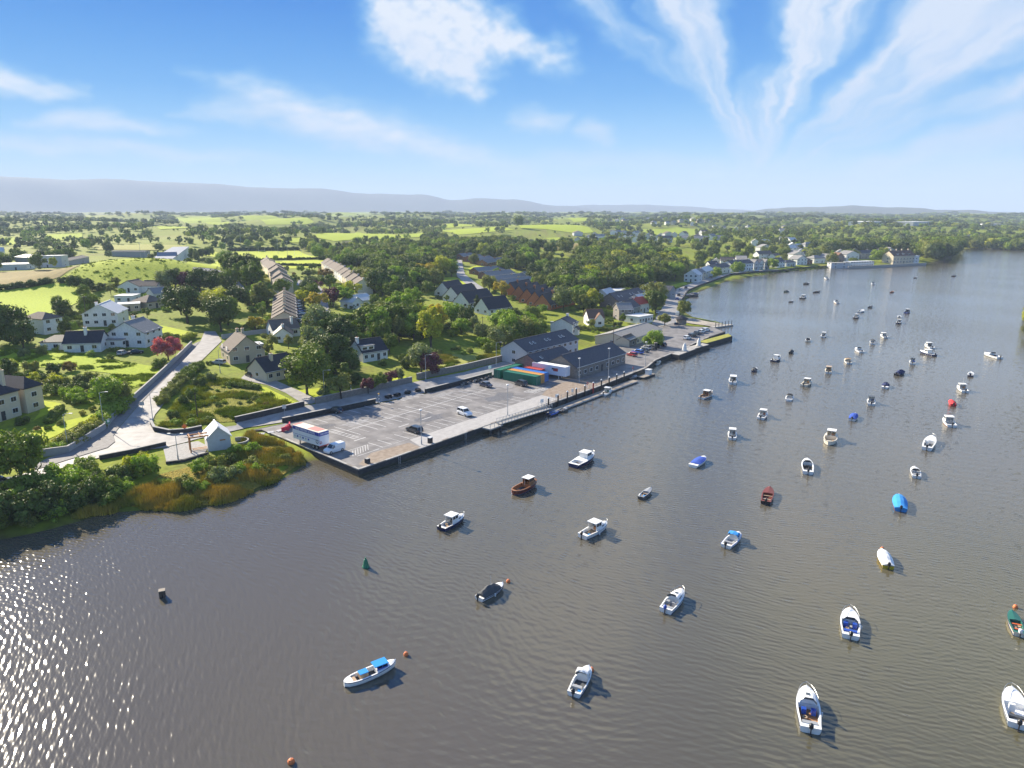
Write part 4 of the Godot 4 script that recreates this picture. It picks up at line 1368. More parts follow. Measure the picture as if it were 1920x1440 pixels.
		"cuddy":
			_cuddy(o, L, X, half, sheer, e, deckc)
			_screen(o, X.call(e) + 0.1, sheer.call(e) + 0.5, half.call(e) * 0.68, 0.42, L)
			for s in [-1, 1]: part_box("seat", Vector3(X.call(e - 0.13), floor_y + 0.35, s * B * 0.2), Vector3(0.45, 0.6, 0.45), extra, o)
			part_box("stern_bench", Vector3(X.call(a + 0.05), floor_y + 0.28, 0), Vector3(0.4, 0.45, B * 0.64), paint("grey"), o)
		"pilot":
			_cuddy(o, L, X, half, sheer, opt.get("house", [0.42, 0.64])[1], deckc)
			_cabin(o, L, B, X, half, sheer, opt.get("house", [0.42, 0.64])[0], opt.get("house", [0.42, 0.64])[1], 0.74, 1.25, deckc, paint(opt.get("top", "white")), extra, opt.get("open_back", true))
		"cover":
			var cv := Geo.new()
			var cr := []
			for i in 9:
				var t := lerpf(a - 0.05, opt.get("to", e + 0.06), i / 8.0)
				var b: float = half.call(t) * 1.0
				var y: float = sheer.call(t) + 0.05
				var pk: float = opt.get("peak", 0.45) * sin(PI * clampf(0.12 + i / 8.0 * 0.8, 0.0, 1.0)) * (1.0 + 0.12 * sin(i * 2.3))
				cr.append([Vector3(X.call(t), y - 0.12, b + 0.03), Vector3(X.call(t), y + 0.02, b), Vector3(X.call(t), y + pk * 0.72, b * 0.5), Vector3(X.call(t), y + pk, 0), Vector3(X.call(t), y + pk * 0.72, -b * 0.5), Vector3(X.call(t), y + 0.02, -b), Vector3(X.call(t), y - 0.12, -b - 0.03)])
			cv.loft(cr)
			for i in range(1, 6):
				cv.tri(cr[0][0], cr[0][i], cr[0][i + 1])
				cv.tri(cr[8][0], cr[8][i + 1], cr[8][i])
			put("canvas_cover", cv, cloth, o)
			if opt.get("screen", true): _screen(o, X.call(e) + 0.15, sheer.call(e) + 0.12, half.call(e) * 0.72, 0.42, L)
		"canopy":
			_cuddy(o, L, X, half, sheer, e, deckc)
			_screen(o, X.call(e) + 0.1, sheer.call(e) + 0.5, half.call(e) * 0.68, 0.42, L)
			var cn := Geo.new()
			var cr := []
			var t0: float = opt.get("shade", [0.28, 0.56])[0]
			var t1: float = opt.get("shade", [0.28, 0.56])[1]
			for i in 7:
				var t := lerpf(t0, t1, i / 6.0)
				var b: float = half.call(t) * 0.86
				var y: float = sheer.call(t) + lerpf(opt.get("aft", 1.0), 1.0, i / 6.0) * sin(PI * (0.30 + 0.5 * i / 6.0))
				cr.append([Vector3(X.call(t), y - 0.35, b), Vector3(X.call(t), y - 0.06, b * 0.86), Vector3(X.call(t), y + 0.03, 0), Vector3(X.call(t), y - 0.06, -b * 0.86), Vector3(X.call(t), y - 0.35, -b)])
			cn.loft(cr)
			var cw := put("canvas_canopy", cn, cloth, o)
			var fr := Geo.new()
			for i in [0, 3, 6]:
				for s in [0, 4]: fr.tube([cr[i][s], Vector3(X.call(lerpf(t0, t1, 0.5)), sheer.call(0.4), cr[i][s].z)], 0.018, 4)
			put("canopy_frame", fr, M["steel"], cw)
			part_box("seat", Vector3(X.call(0.2), floor_y + 0.28, 0), Vector3(0.4, 0.45, B * 0.6), paint("grey"), o)
		"dinghy":
			var tb := Geo.new()
			var line := []
			for i in 23:
				var t := i / 22.0 * 2.0 - 1.0
				var u := 1.0 - absf(t)
				line.append(Vector3(X.call(u * 0.98), D * 0.75 + 0.12 * u * u, (half.call(u * 0.95) if u < 0.99 else 0.0) * signf(t)))
			tb.tube(line, 0.2, 8)
			put("tube_collar", tb, extra, o)
			part_box("thwart", Vector3(X.call(0.4), D * 0.7, 0), Vector3(0.25, 0.06, B * 0.8), paint("tan"), o)
	if row[3] > -150.0 and not kind in ["cover", "dinghy", "launch"]:
		part_box("tackle_box", Vector3(X.call(a + 0.1), floor_y + 0.16, B * 0.2), Vector3(0.5, 0.3, 0.36), paint("pale blue" if int(L * 10) % 2 else "tan"), o, 0.3)
		var rc := Geo.new()
		for k in 3: rc.lathe(Vector3(X.call(a + 0.22), floor_y + 0.05 + k * 0.06, -B * 0.16), [Vector2(0.12, 0), Vector2(0.24, 0), Vector2(0.24, 0.05), Vector2(0.12, 0.06)], 9)
		put("rope_coil", rc, paint("tan", 0.9), o)
	if opt.get("rail", false):
		var ra := Geo.new()
		var line := []
		for i in 13:
			var t := i / 12.0 * 2.0 - 1.0
			var u := 1.0 - 0.36 * absf(t)
			line.append(Vector3(X.call(u) + 0.05, sheer.call(u) + 0.42, (half.call(minf(u, 0.985)) * 0.92) * signf(t)))
			if i % 3 == 0: ra.tube([line[-1], line[-1] - Vector3(0, 0.42, 0)], 0.016, 4)
		ra.tube(line, 0.022, 4)
		put("bow_rail", ra, M["steel"], o)
	if opt.get("mast", 0.0) > 0.0:
		var ma := Geo.new()
		ma.tube([Vector3(X.call(0.5), D, 0), Vector3(X.call(0.48), D + opt.mast, 0)], 0.03, 5, 0.012)
		put("aerial", ma, M["white_trim"], o)
	if opt.get("fender", false):
		var fe := Geo.new()
		fe.lathe(Vector3(X.call(0.45), 0.1, half.call(0.45) + 0.12), [Vector2(0, 0), Vector2(0.1, 0.05), Vector2(0.1, 0.45), Vector2(0, 0.52)], 7)
		put("fender", fe, M["white_trim"], o)
	if opt.get("stripe", ""):
		var sg := Geo.new()
		for s in [-1, 1]:
			var line := []
			for i in N: line.append(Vector3(X.call(float(i) / N), sheer.call(float(i) / N) * 0.62, s * (half.call(float(i) / N) * 0.975 + 0.005)))
			sg.tube(line, 0.055, 4)
		put("side_stripe", sg, paint(opt.stripe), o)

func _screen(o: Node3D, x: float, y: float, b: float, h: float, L: float) -> void:
	var g := Geo.new()
	var k := 0.05 * L
	g.quad(Vector3(x, y - 0.06, b * 0.55), Vector3(x, y - 0.06, -b * 0.55), Vector3(x - k, y + h, -b * 0.5), Vector3(x - k, y + h, b * 0.5))
	for s in [-1, 1]:
		g.quad(Vector3(x, y - 0.06, s * b * 0.55), Vector3(x - k * 2.2, y - 0.06, s * b), Vector3(x - k * 2.6, y + h * 0.8, s * b * 0.92), Vector3(x - k, y + h, s * b * 0.5))
	put("windscreen", g, M["sky_pane"], o)

func _cuddy(o: Node3D, L: float, X: Callable, half: Callable, sheer: Callable, e: float, m: Material) -> void:
	var g := Geo.new()
	var rings := []
	for i in 6:
		var t := lerpf(e, 0.9, i / 5.0)
		var b: float = half.call(t) * (0.74 if i < 5 else 0.5)
		var y: float = sheer.call(t)
		var h := lerpf(0.48, 0.12, smoothstep(0.3, 1.0, i / 5.0))
		var x: float = X.call(t)
		rings.append([Vector3(x, y - 0.02, b), Vector3(x, y + h * 0.75, b * 0.9), Vector3(x, y + h, b * 0.55), Vector3(x, y + h + 0.03, 0), Vector3(x, y + h, -b * 0.55), Vector3(x, y + h * 0.75, -b * 0.9), Vector3(x, y - 0.02, -b)])
	g.loft(rings)
	for i in range(1, 6):
		g.tri(rings[0][0], rings[0][i], rings[0][i + 1])
		g.tri(rings[5][0], rings[5][i + 1], rings[5][i])
	var c := put("cabin", g, m, o)
	part_box("hatch", Vector3(X.call(lerpf(e, 0.9, 0.42)), sheer.call(lerpf(e, 0.9, 0.42)) + 0.47, 0), Vector3(0.4, 0.06, 0.4), M["sky_pane"], c)
	for s in [-1, 1]:
		var w := Geo.new()
		var t0 := lerpf(e, 0.9, 0.12)
		var t1 := lerpf(e, 0.9, 0.45)
		var q := []
		for t in [t0, t1]: for yy in [0.12, 0.3]: q.append(Vector3(X.call(t), sheer.call(t) + yy, s * (half.call(t) * (0.74 - yy * 0.16) + 0.02)))
		if s > 0: w.quad(q[0], q[2], q[3], q[1])
		else: w.quad(q[2], q[0], q[1], q[3])
		put("window", w, M["pane"], c)

func _cabin(o: Node3D, L: float, B: float, X: Callable, half: Callable, sheer: Callable, t0: float, t1: float, wide: float, tall: float, wall: Material, top: Material, inner: Material, open_back: bool) -> void:
	var x0: float = X.call(t0)
	var x1: float = X.call(t1)
	var b: float = minf(half.call(t0), half.call(t1)) * wide
	var y: float = sheer.call(t0) - 0.05
	var y1: float = y + tall
	var g := Geo.new()
	var th := 0.06
	for s in [-1, 1]: g.box(Vector3((x0 + x1) / 2.0, (y + y1) / 2.0, s * (b - th / 2.0)), Vector3(x1 - x0, tall, th))
	g.box(Vector3(x1, (y + y1) / 2.0, 0), Vector3(th, tall, b * 2.0 - 0.01), Basis(Vector3.BACK, 0.12))
	if not open_back: g.box(Vector3(x0 + 0.02, (y + y1) / 2.0, 0), Vector3(th, tall, b * 2.0 - th * 2.2))
	var c := put("wheelhouse", g, wall, o)
	part_box("wheelhouse_roof", Vector3((x0 + x1) / 2.0 - 0.08, y1 + 0.03, 0), Vector3(x1 - x0 + 0.42, 0.09, b * 2.0 + 0.16), top, c)
	for s in [-1, 1]:
		for k in 2: part_box("window", Vector3(lerpf(x0, x1, 0.28 + 0.46 * k), y1 - tall * 0.3, s * (b + 0.005)), Vector3((x1 - x0) * 0.38, tall * 0.36, 0.04), M["pane"], c)
	for k in [-1, 1]:
		var w := put("window", box_mesh(Vector3(0.04, snappedf(tall * 0.38, 0.01), snappedf(b * 0.8, 0.01))), M["pane"], c)
		w.transform = Transform3D(Basis(Vector3.BACK, 0.12), Vector3(x1 + 0.035 - tall * 0.025, y1 - tall * 0.3, k * b * 0.48))
	if open_back: part_box("helm_seat", Vector3(lerpf(x0, x1, 0.3), y + tall * 0.22, b * 0.4), Vector3(0.35, tall * 0.4, b * 0.7), inner, c)

func buoy(label: String, x: float, z: float, r: float) -> void:
	var o := thing("mooring_buoy", label, "buoy", Vector3(x, 0, z), 0.0, "orange mooring buoys")
	var g := Geo.new()
	g.lathe(Vector3.ZERO, [Vector2(0, -0.25), Vector2(r * 0.7, -0.2), Vector2(r, 0.02), Vector2(r * 0.96, 0.2), Vector2(r * 0.6, 0.38), Vector2(0.0, 0.43)], 12)
	put("float", g, M["orange_float"], o)
	var e := Geo.new()
	e.tube([Vector3(-0.09, 0.4, 0), Vector3(-0.08, 0.52, 0), Vector3(0, 0.58, 0), Vector3(0.08, 0.52, 0), Vector3(0.09, 0.4, 0)], 0.025, 5)
	put("lifting_eye", e, M["steel"], o)

# ---------------------------------------------------------------- the quay and what stands on it
# quay frame: s runs along the water's edge from the west corner, t inland
func qf(s: float, t: float, y := QUAY) -> Vector3:
	return Vector3(-29.13 + 0.6212 * s - 0.7837 * t, y, -128.78 - 0.7837 * s - 0.6212 * t)

func q2(s: float, t: float) -> Vector2:
	var p := qf(s, t)
	return Vector2(p.x, p.z)

const ALONG := 0.9007   # the turn that lays local x along s

func make_grounds() -> void:
	ground_mat("pasture", Color(0.175, 0.245, 0.008) * GRASS, Color(0.31, 0.355, 0.016) * GRASS, 38.0, 0.95, 0.05, 5, 14.0)
	ground_mat("mown", Color(0.24, 0.29, 0.010) * GRASS, Color(0.33, 0.37, 0.018) * GRASS, 26.0)
	ground_mat("mound_grass", Color(0.15, 0.21, 0.010) * GRASS, Color(0.36, 0.38, 0.02) * GRASS, 45.0, 0.95, 0.05, 5, 26.0)
	ground_mat("dry_grass", Color(0.17, 0.19, 0.04) * GRASS, Color(0.29, 0.27, 0.06) * GRASS, 30.0)
	ground_mat("rushes", Color(0.13, 0.11, 0.035), Color(0.27, 0.20, 0.06), 30.0)
	ground_mat("bramble_ground", Color(0.12, 0.135, 0.014), Color(0.32, 0.29, 0.035), 11.0, 0.95, 0.02, 5, 60.0)
	ground_mat("reed_ground", Color(0.17, 0.16, 0.02), Color(0.42, 0.29, 0.045), 9.0, 0.95, 0.02, 5, 60.0)
	ground_mat("shingle", Color(0.30, 0.27, 0.22), Color(0.46, 0.41, 0.34), 12.0)
	ground_mat("asphalt", Color(0.22, 0.21, 0.20), Color(0.38, 0.365, 0.35), 34.0, 0.6)
	ground_mat("car_park_asphalt", Color(0.13, 0.122, 0.118), Color(0.27, 0.255, 0.243), 46.0, 0.55)
	ground_mat("pavement", Color(0.17, 0.16, 0.155), Color(0.26, 0.25, 0.24), 12.0, 0.8)
	ground_mat("concrete_apron", Color(0.30, 0.29, 0.285), Color(0.40, 0.39, 0.38), 17.0, 0.75)
	ground_mat("worn_apron", Color(0.19, 0.145, 0.11), Color(0.31, 0.26, 0.21), 15.0, 0.8)
	ground_mat("tarmac_dark", Color(0.10, 0.097, 0.10), Color(0.19, 0.185, 0.185), 9.0, 0.45)
	ground_mat("tarmac_pale", Color(0.19, 0.185, 0.185), Color(0.30, 0.29, 0.285), 11.0, 0.55)
	mat("road_paint", lin(0.55, 0.55, 0.54), 0.7)
	mat("worn_paint", lin(0.36, 0.355, 0.35), 0.8)

func sheet(called: String, label: String, m: String, poly: PackedVector2Array, up: float, step: float, open: bool) -> void:
	struct(called, drape(poly, up, step), M[m], label)
	if m in ["bramble_ground", "reed_ground"]: return
	no_plants(poly)
	if open: unhidden(poly)

func flat_sheet(called: String, poly: PackedVector2Array, y: float, m: Material, label: String, parent: Node = null) -> void:
	var g := Geo.new()
	g.prism(poly, y - 0.003, y)
	if parent: put(called, g, m, parent)
	else: struct(called, g, m, label)

func make_quay() -> void:
	var g := Geo.new()
	g.prism(QUAY_EDGE, -3.0, QUAY - 0.02)
	struct("quay", g, M["dark_stone"], "dark stone quay wall rising out of the river")
	no_plants(QUAY_EDGE)
	var weed := Geo.new()
	for q in Geometry2D.offset_polygon(QUAY_EDGE, 0.03): weed.prism(q, -0.5, 0.42)
	put("tide_mark", weed, mat("river_weed", lin(0.03, 0.034, 0.016), 0.6), get_node("quay"))
	for s in [10.0, 30.0, 72.0, 92.0]:
		for z in [-0.25, 0.25]: part_box("ladder_rail", qf(s + z, -0.1, 0.7), Vector3(0.06, 1.8, 0.06), M["steel"], get_node("quay"), ALONG)
		for k in 5: part_box("ladder_rung", qf(s, -0.1, 0.0 + k * 0.32), Vector3(0.5, 0.05, 0.05), M["steel"], get_node("quay"), ALONG)
	var top := Geo.new()
	var inner := Geometry2D.offset_polygon(QUAY_EDGE, -0.55)
	top.prism(inner[0], QUAY - 0.1, QUAY)
	var park := thing("car_park", "", "", Vector3.ZERO)
	tag(park, "wide grey asphalt car park on the quay with white bays", "car park", "", "structure")
	put("surface", top, M["car_park_asphalt"], park)
	var n := 0
	for i in QUAY_EDGE.size():   # coping stones along the water
		var a := QUAY_EDGE[i]
		var b := QUAY_EDGE[(i + 1) % QUAY_EDGE.size()]
		if i > 13: break
		var k := maxi(1, int(a.distance_to(b) / 2.0))
		for j in k:
			var p := a.lerp(b, (j + 0.5) / k)
			var inward := (b - a).normalized().orthogonal()
			if not Geometry2D.is_point_in_polygon(p + inward, QUAY_EDGE): inward = -inward
			p += inward * 0.28
			part_box("coping_stone", Vector3(p.x, QUAY - 0.02 + 0.012 * (n % 3), p.y), Vector3(snappedf(a.distance_to(b) / k - 0.03, 0.05), 0.22, 0.56), M["concrete"] if n % 4 else M["stone"], park, atan2(-(b.y - a.y), b.x - a.x))
			n += 1
	flat_sheet("quay_apron", PackedVector2Array([q2(17, 0.6), q2(68, 0.6), q2(68, 6.6), q2(19, 6.4)]), QUAY + 0.006, M["concrete_apron"], "pale concrete strip along the quay's edge")
	flat_sheet("quay_apron", PackedVector2Array([q2(68.1, 0.6), q2(99, 0.6), q2(99, 5.5), q2(80, 11.5), q2(68.1, 6.6)]), QUAY + 0.006, M["worn_apron"], "brown worn strip of quay before the warehouse")
	flat_sheet("quay_apron", PackedVector2Array([q2(2, 0.7), q2(16.9, 0.7), q2(17.5, 5.0), q2(8, 6.2), q2(2, 3)]), QUAY + 0.006, M["worn_apron"], "brown worn corner of the quay")
	var bay := box_mesh(Vector3(0.13, 0.012, 4.6))
	var add := func(s: float, t: float, turn := 0.0, mesh: Mesh = null, m := "road_paint") -> void:
		var o := put("bay_line", mesh if mesh else bay, M[m], park)
		o.position = qf(s, t, QUAY + 0.008)
		o.rotation.y = ALONG + turn
	for i in 20:
		var worn := "worn_paint" if i % 3 == 1 else "road_paint"
		add.call(14.8 + i * 2.5, 20.0, 0.0, null, worn)
		add.call(14.8 + i * 2.5, 24.8, 0.0, null, worn)
	for i in 23:
		if i < 21: add.call(12.0 + i * 2.5, 9.5, 0.0, null, "worn_paint" if i % 4 == 2 else "road_paint")
		if i < 17: add.call(11.0 + i * 2.5, 33.3, 0.0, null, "worn_paint" if i % 2 else "road_paint")
	for s in [14.8, 27.0, 39.2, 51.4]: add.call(s + 6.0, 22.42, 0.0, box_mesh(Vector3(12.0, 0.012, 0.15)))
	for s in [9.3, 22.0, 34.5]: add.call(s + 6.2, 7.05, 0.0, box_mesh(Vector3(12.2, 0.012, 0.12)), "worn_paint")
	for s in [25.5, 33.0, 12.5]: add.call(s, 15.2, 0.0, box_mesh(Vector3(3.2, 0.012, 0.22)))
	for i in 8:    # the ladder of little boxes that closes the middle row
		add.call(12.6, 16.6 + i * 1.3, 0.0, box_mesh(Vector3(1.5, 0.012, 0.12)))
		if i < 7:
			add.call(11.9, 17.25 + i * 1.3, 0.0, box_mesh(Vector3(0.12, 0.012, 1.15)))
			add.call(13.3, 17.25 + i * 1.3, 0.0, box_mesh(Vector3(0.12, 0.012, 1.15)))
	for i in 7: add.call(5.5 + i * 0.75, 9.0 + 0.1 * i, 0.9, box_mesh(Vector3(3.6, 0.012, 0.1)))
	for q in [[7.8, 11.0, 5.8, 0.12], [7.8, 6.9, 5.8, 0.12]]: add.call(q[0], q[1], 0.0, box_mesh(Vector3(q[2], 0.012, q[3])))
	for i in 7: add.call(68.5 + i * 1.3, 11.2 - 0.15 * i, 0.5, box_mesh(Vector3(0.35, 0.012, 2.8 - 0.2 * i)))
	for q in [[73.0, 12.6, 9.5], [72.5, 9.4, 8.0]]: add.call(q[0], q[1], 0.0, box_mesh(Vector3(q[2], 0.012, 0.14)))
	for q in [[20, 26, 7, 4, 0], [34, 15, 9, 5, 1], [52, 28, 8, 3, 0], [60, 14, 12, 6, 1], [44, 33, 10, 2.5, 0], [26, 12, 5, 3, 1], [70, 22, 6, 8, 0], [13, 29, 6, 4, 1]]:   # mended and worn patches of tarmac
		var pp := PackedVector2Array()
		for k in 11:
			var w := 1.0 + 0.3 * sin(k * 2.7 + q[0]) + 0.2 * sin(k * 4.1)
			pp.append(q2(q[0] + cos(TAU * k / 11.0) * q[2] * 0.5 * w, q[1] + sin(TAU * k / 11.0) * q[3] * 0.5 * w))
		flat_sheet("tarmac_patch", pp, QUAY + 0.004, M["tarmac_dark"] if q[4] else M["tarmac_pale"], "", park)
	for j in [["jetty", "nearest stone jetty carrying a white marker", [Vector2(55.0, -243.8), Vector2(64.4, -255.9), Vector2(66.6, -252.4), Vector2(57.8, -240.6)]], ["jetty", "second stone jetty carrying a white marker", [Vector2(63.4, -255.6), Vector2(72.0, -264.5), Vector2(73.8, -260.8), Vector2(65.6, -252.0)]], ["jetty", "long grassy stone pier farthest along the quay", [Vector2(70.4, -267.0), Vector2(88.3, -286.2), Vector2(87.8, -279.4), Vector2(73.6, -263.8)]]]:
		var jt := thing(j[0], j[1], "jetty", Vector3.ZERO)
		var jg := Geo.new()
		jg.prism(PackedVector2Array(j[2]), -3.0, QUAY - 0.06)
		put("jetty_body", jg, M["dark_stone"], jt)
		var jd := Geo.new()
		jd.prism(Geometry2D.offset_polygon(PackedVector2Array(j[2]), -0.3)[0], QUAY - 0.2, QUAY + 0.05)
		put("jetty_deck", jd, M["concrete"] if j[1].begins_with("n") or j[1].begins_with("s") else M["dry_grass"], jt)

func lamp_post(label: String, at: Vector3, h: float, style := "globe") -> void:
	var o := thing("street_lamp", label, "street lamp", at, 0.0, "street lamps")
	var g := Geo.new()
	g.lathe(Vector3.ZERO, [Vector2(0.14, -0.4), Vector2(0.14, 0.9), Vector2(0.085, 1.0), Vector2(0.055, h), Vector2(0.0, h + 0.02)], 8)
	put("pole", g, M["galvanised"], o)
	var b := Geo.new()
	if style == "globe":
		b.lathe(Vector3(0, h, 0), [Vector2(0.05, 0), Vector2(0.32, 0.12), Vector2(0.36, 0.22), Vector2(0.3, 0.32), Vector2(0.0, 0.4)], 12)
		put("lantern", b, M["white_paint"], o)
	elif style == "arm":
		b.tube([Vector3(0, h - 0.1, 0), Vector3(0.3, h + 0.15, 0), Vector3(1.4, h + 0.25, 0)], 0.045, 6)
		var a := put("arm", b, M["galvanised"], o)
		part_box("lantern", Vector3(1.6, h + 0.24, 0), Vector3(0.7, 0.14, 0.28), M["steel"], a)
	elif style == "double":
		for s in [-1, 1]: b.tube([Vector3(0, h - 0.3, 0), Vector3(s * 0.4, h, 0), Vector3(s * 1.1, h + 0.1, 0)], 0.04, 5)
		var a := put("arms", b, M["galvanised"], o)
		for s in [-1, 1]: part_box("lantern", Vector3(s * 1.25, h + 0.08, 0), Vector3(0.6, 0.16, 0.3), M["white_paint"], a)

func pole(called: String, label: String, at: Vector3, h: float, r: float, m: Material, cross := false, group := "") -> Node3D:
	var o := thing(called, label, "pole", at, 0.4, group)
	var g := Geo.new()
	g.cyl(Vector3(0, -0.8, 0), r, h + 0.8, 7, r * 0.7)
	put("shaft", g, m, o)
	if cross:
		part_box("cross_arm", Vector3(0, h - 0.5, 0), Vector3(1.8, 0.12, 0.12), m, o)
		for s in [-1, 0, 1]: part_box("insulator", Vector3(s * 0.8, h - 0.35, 0), Vector3(0.1, 0.18, 0.1), M["white_trim"], o)
	return o

func container(label: String, s: float, t0: float, t1: float, m: String, along := false, doors := "") -> void:
	var l := t1 - t0
	var at := qf(s + 1.22, (t0 + t1) / 2.0) if not along else qf((t0 + t1) / 2.0, s + 1.22)
	var o := thing("shipping_container", label, "container", at, ALONG + (PI / 2.0 if not along else 0.0), "shipping containers on the quay")
	var g := Geo.new()
	var h := 2.6
	g.box(Vector3(0, h / 2.0, 0), Vector3(l - 0.2, h - 0.25, 2.34))
	put("shell", g, M[m], o)
	var f := Geo.new()
	for y in [0.09, h - 0.09]:
		for z in [-1.16, 1.16]: f.box(Vector3(0, y, z), Vector3(l, 0.16, 0.12))
		for x in [-1, 1]: f.box(Vector3(x * (l / 2.0 - 0.06), y, 0), Vector3(0.12, 0.16, 2.2))
	for x in [-1, 1]:
		for z in [-1.15, 1.15]: f.box(Vector3(x * (l / 2.0 - 0.08), h / 2.0, z), Vector3(0.17, h - 0.02, 0.17))
	put("frame", f, M[m], o)
	var n := int(l / 0.56)
	var rib := Geo.new()
	for i in n:
		var x := -l / 2.0 + 0.4 + i * (l - 0.8) / (n - 1)
		for z in [-1.185, 1.185]: rib.box(Vector3(x, h / 2.0, z), Vector3(0.26, h - 0.36, 0.035))
		rib.box(Vector3(x, h - 0.11, 0), Vector3(0.26, 0.03, 2.1))
	var rb := put("corrugation", rib, M[m], o)
	rb.set_meta("kind", "stuff")
	for z in [-0.58, 0.58]:
		var d := part_box("door", Vector3(-l / 2.0 + 0.07, h / 2.0, z), Vector3(0.08, h - 0.4, 1.08), M[doors if doors else m], o)
		for k in [-0.3, 0.25]: part_box("lock_rod", Vector3(-0.06, 0, k), Vector3(0.05, h - 0.45, 0.05), M["steel"], d)

func text_on(o: Node3D, words: String, at: Vector3, turn: float, size: float, m: Material, called := "lettering", bold := true) -> void:
	var tm := TextMesh.new()
	tm.text = words
	var f := SystemFont.new()
	f.font_names = PackedStringArray(["Droid Sans"])
	f.font_weight = 700 if bold else 400
	tm.font = f
	tm.font_size = 32
	tm.pixel_size = size / 32.0
	tm.depth = 0.02
	tm.curve_step = 2.0
	var t := put(called, tm, m, o)
	t.position = at
	t.rotation.y = turn

func make_trailer() -> void:
	var o := thing("lorry_trailer", "white lorry trailer with a blue lettered band along its side", "trailer", qf(3.4, 20.0), ALONG + PI / 2.0)
	# local x points inland, so the lettered side (towards the shore) is local -z and the rear doors are at -x
	var l := 9.1
	var hl := l / 2.0
	mat("trailer_white", lin(0.70, 0.73, 0.78), 0.45)
	mat("trailer_blue", lin(0.025, 0.045, 0.33), 0.45)
	mat("trailer_roof", lin(0.66, 0.58, 0.46), 0.6)
	mat("faded_red", lin(0.42, 0.17, 0.15), 0.6)
	var y0 := 1.05
	var y1 := 3.95
	part_box("box_body", Vector3(0, (y0 + y1) / 2.0, 0), Vector3(l, y1 - y0, 2.5), M["trailer_white"], o)
	part_box("roof", Vector3(0, y1 + 0.02, 0), Vector3(l - 0.1, 0.05, 2.42), M["trailer_roof"], o)
	part_box("roof_patch", Vector3(-1.9, y1 + 0.05, 0.1), Vector3(3.6, 0.02, 2.0), M["faded_red"], o)
	part_box("roof_patch", Vector3(4.3, y1 + 0.05, 0), Vector3(0.9, 0.02, 2.2), M["faded_red"], o)
	part_box("side_band", Vector3(0, y1 - 0.42, -1.255), Vector3(l - 0.1, 0.72, 0.03), M["trailer_blue"], o)
	part_box("side_line", Vector3(0, y0 + 1.2, -1.255), Vector3(l - 0.2, 0.07, 0.03), M["trailer_blue"], o)
	text_on(o, "ELLS DRIVING SCHOOL", Vector3(0.1, y1 - 0.42, -1.275), PI, 0.62, M["trailer_white"])
	part_box("rear_band", Vector3(-hl - 0.01, y1 - 0.45, 0), Vector3(0.03, 0.75, 2.46), M["trailer_blue"], o)
	text_on(o, "DRIVING", Vector3(-hl - 0.03, y1 - 0.45, 0.15), -PI / 2.0, 0.5, M["trailer_white"])
	for z in [-1.0, -0.68]: text_on(o, "L", Vector3(-hl - 0.02, y0 + 0.75, z), -PI / 2.0, 1.0 if z < -0.8 else 0.7, M["red_paint"], "learner_mark")
	for z in [-0.62, 0.62]: part_box("rear_door", Vector3(-hl - 0.012, y0 + 1.1, z), Vector3(0.02, 2.1, 1.16), M["trailer_white"], o)
	part_box("rear_bumper", Vector3(-hl + 0.05, y0 - 0.12, 0), Vector3(0.16, 0.2, 2.45), M["red_paint"], o)
	var ring := Geo.new()
	for i in 16:
		var a := TAU * i / 16.0
		ring.box(Vector3(-hl + 0.75 + cos(a) * 0.36, y0 + 0.85 + sin(a) * 0.36, -1.265), Vector3(0.16, 0.12, 0.03), Basis(Vector3.BACK, a + PI / 2.0))
	put("round_emblem", ring, M["dark_paint"], o)
	for i in 6: part_box("small_mark", Vector3(3.9 - i * 0.95, y0 + 0.72, -1.262), Vector3(0.5, 0.4, 0.02), M["trailer_blue"] if i % 2 else M["pale_grey"], o)
	part_box("chassis", Vector3(0, y0 - 0.18, 0), Vector3(l - 0.6, 0.28, 1.1), M["black"], o)
	for x in [-3.4, -2.2]:
		for z in [-1.0, 1.0]:
			var w := Geo.new()
			w.tube([Vector3(0, 0, -0.16), Vector3(0, 0, 0.16)], 0.48, 14)
			var wh := put("wheel", w, M["rubber"], o)
			wh.position = Vector3(x, 0.48, z)
			var ri := Geo.new()
			ri.tube([Vector3(0, 0, -0.02), Vector3(0, 0, 0.02)], 0.27, 10)
			put("rim", ri, M["steel"], wh).position.z = 0.15 * signf(z)
	for z in [-0.75, 0.75]: part_box("landing_leg", Vector3(2.9, 0.5, z), Vector3(0.16, 1.0, 0.16), M["black"], o)
	# the white articulated trailer by the warehouse
	var w := thing("lorry_trailer", "pale white trailer with a red emblem parked by the warehouse gable", "trailer", qf(87.6, 17.4), ALONG + PI / 2.0)
	mat("pale_panel", lin(0.62, 0.66, 0.74), 0.45)
	part_box("box_body", Vector3(0, 2.45, 0), Vector3(12.2, 2.8, 2.5), M["pale_panel"], w)
	part_box("roof", Vector3(0, 3.87, 0), Vector3(12.1, 0.05, 2.42), M["white_paint"], w)
	var em := part_box("emblem", Vector3(-2.6, 2.7, -1.262), Vector3(1.7, 0.9, 0.03), M["red_paint"], w)
	part_box("emblem_stripe", Vector3(0.9, 0.2, -0.01), Vector3(0.9, 0.5, 0.03), M["dark_paint"], em)
	part_box("chassis", Vector3(0.5, 0.95, 0), Vector3(10.5, 0.24, 1.1), M["black"], w)
	for x in [2.8, 4.1]:
		for z in [-1.0, 1.0]:
			var t := Geo.new()
			t.tube([Vector3(0, 0, -0.16), Vector3(0, 0, 0.16)], 0.5, 14)
			put("wheel", t, M["rubber"], w).position = Vector3(x, 0.5, z)
	for z in [-0.75, 0.75]: part_box("landing_leg", Vector3(-3.4, 0.5, z), Vector3(0.16, 1.0, 0.16), M["white_trim"], w)

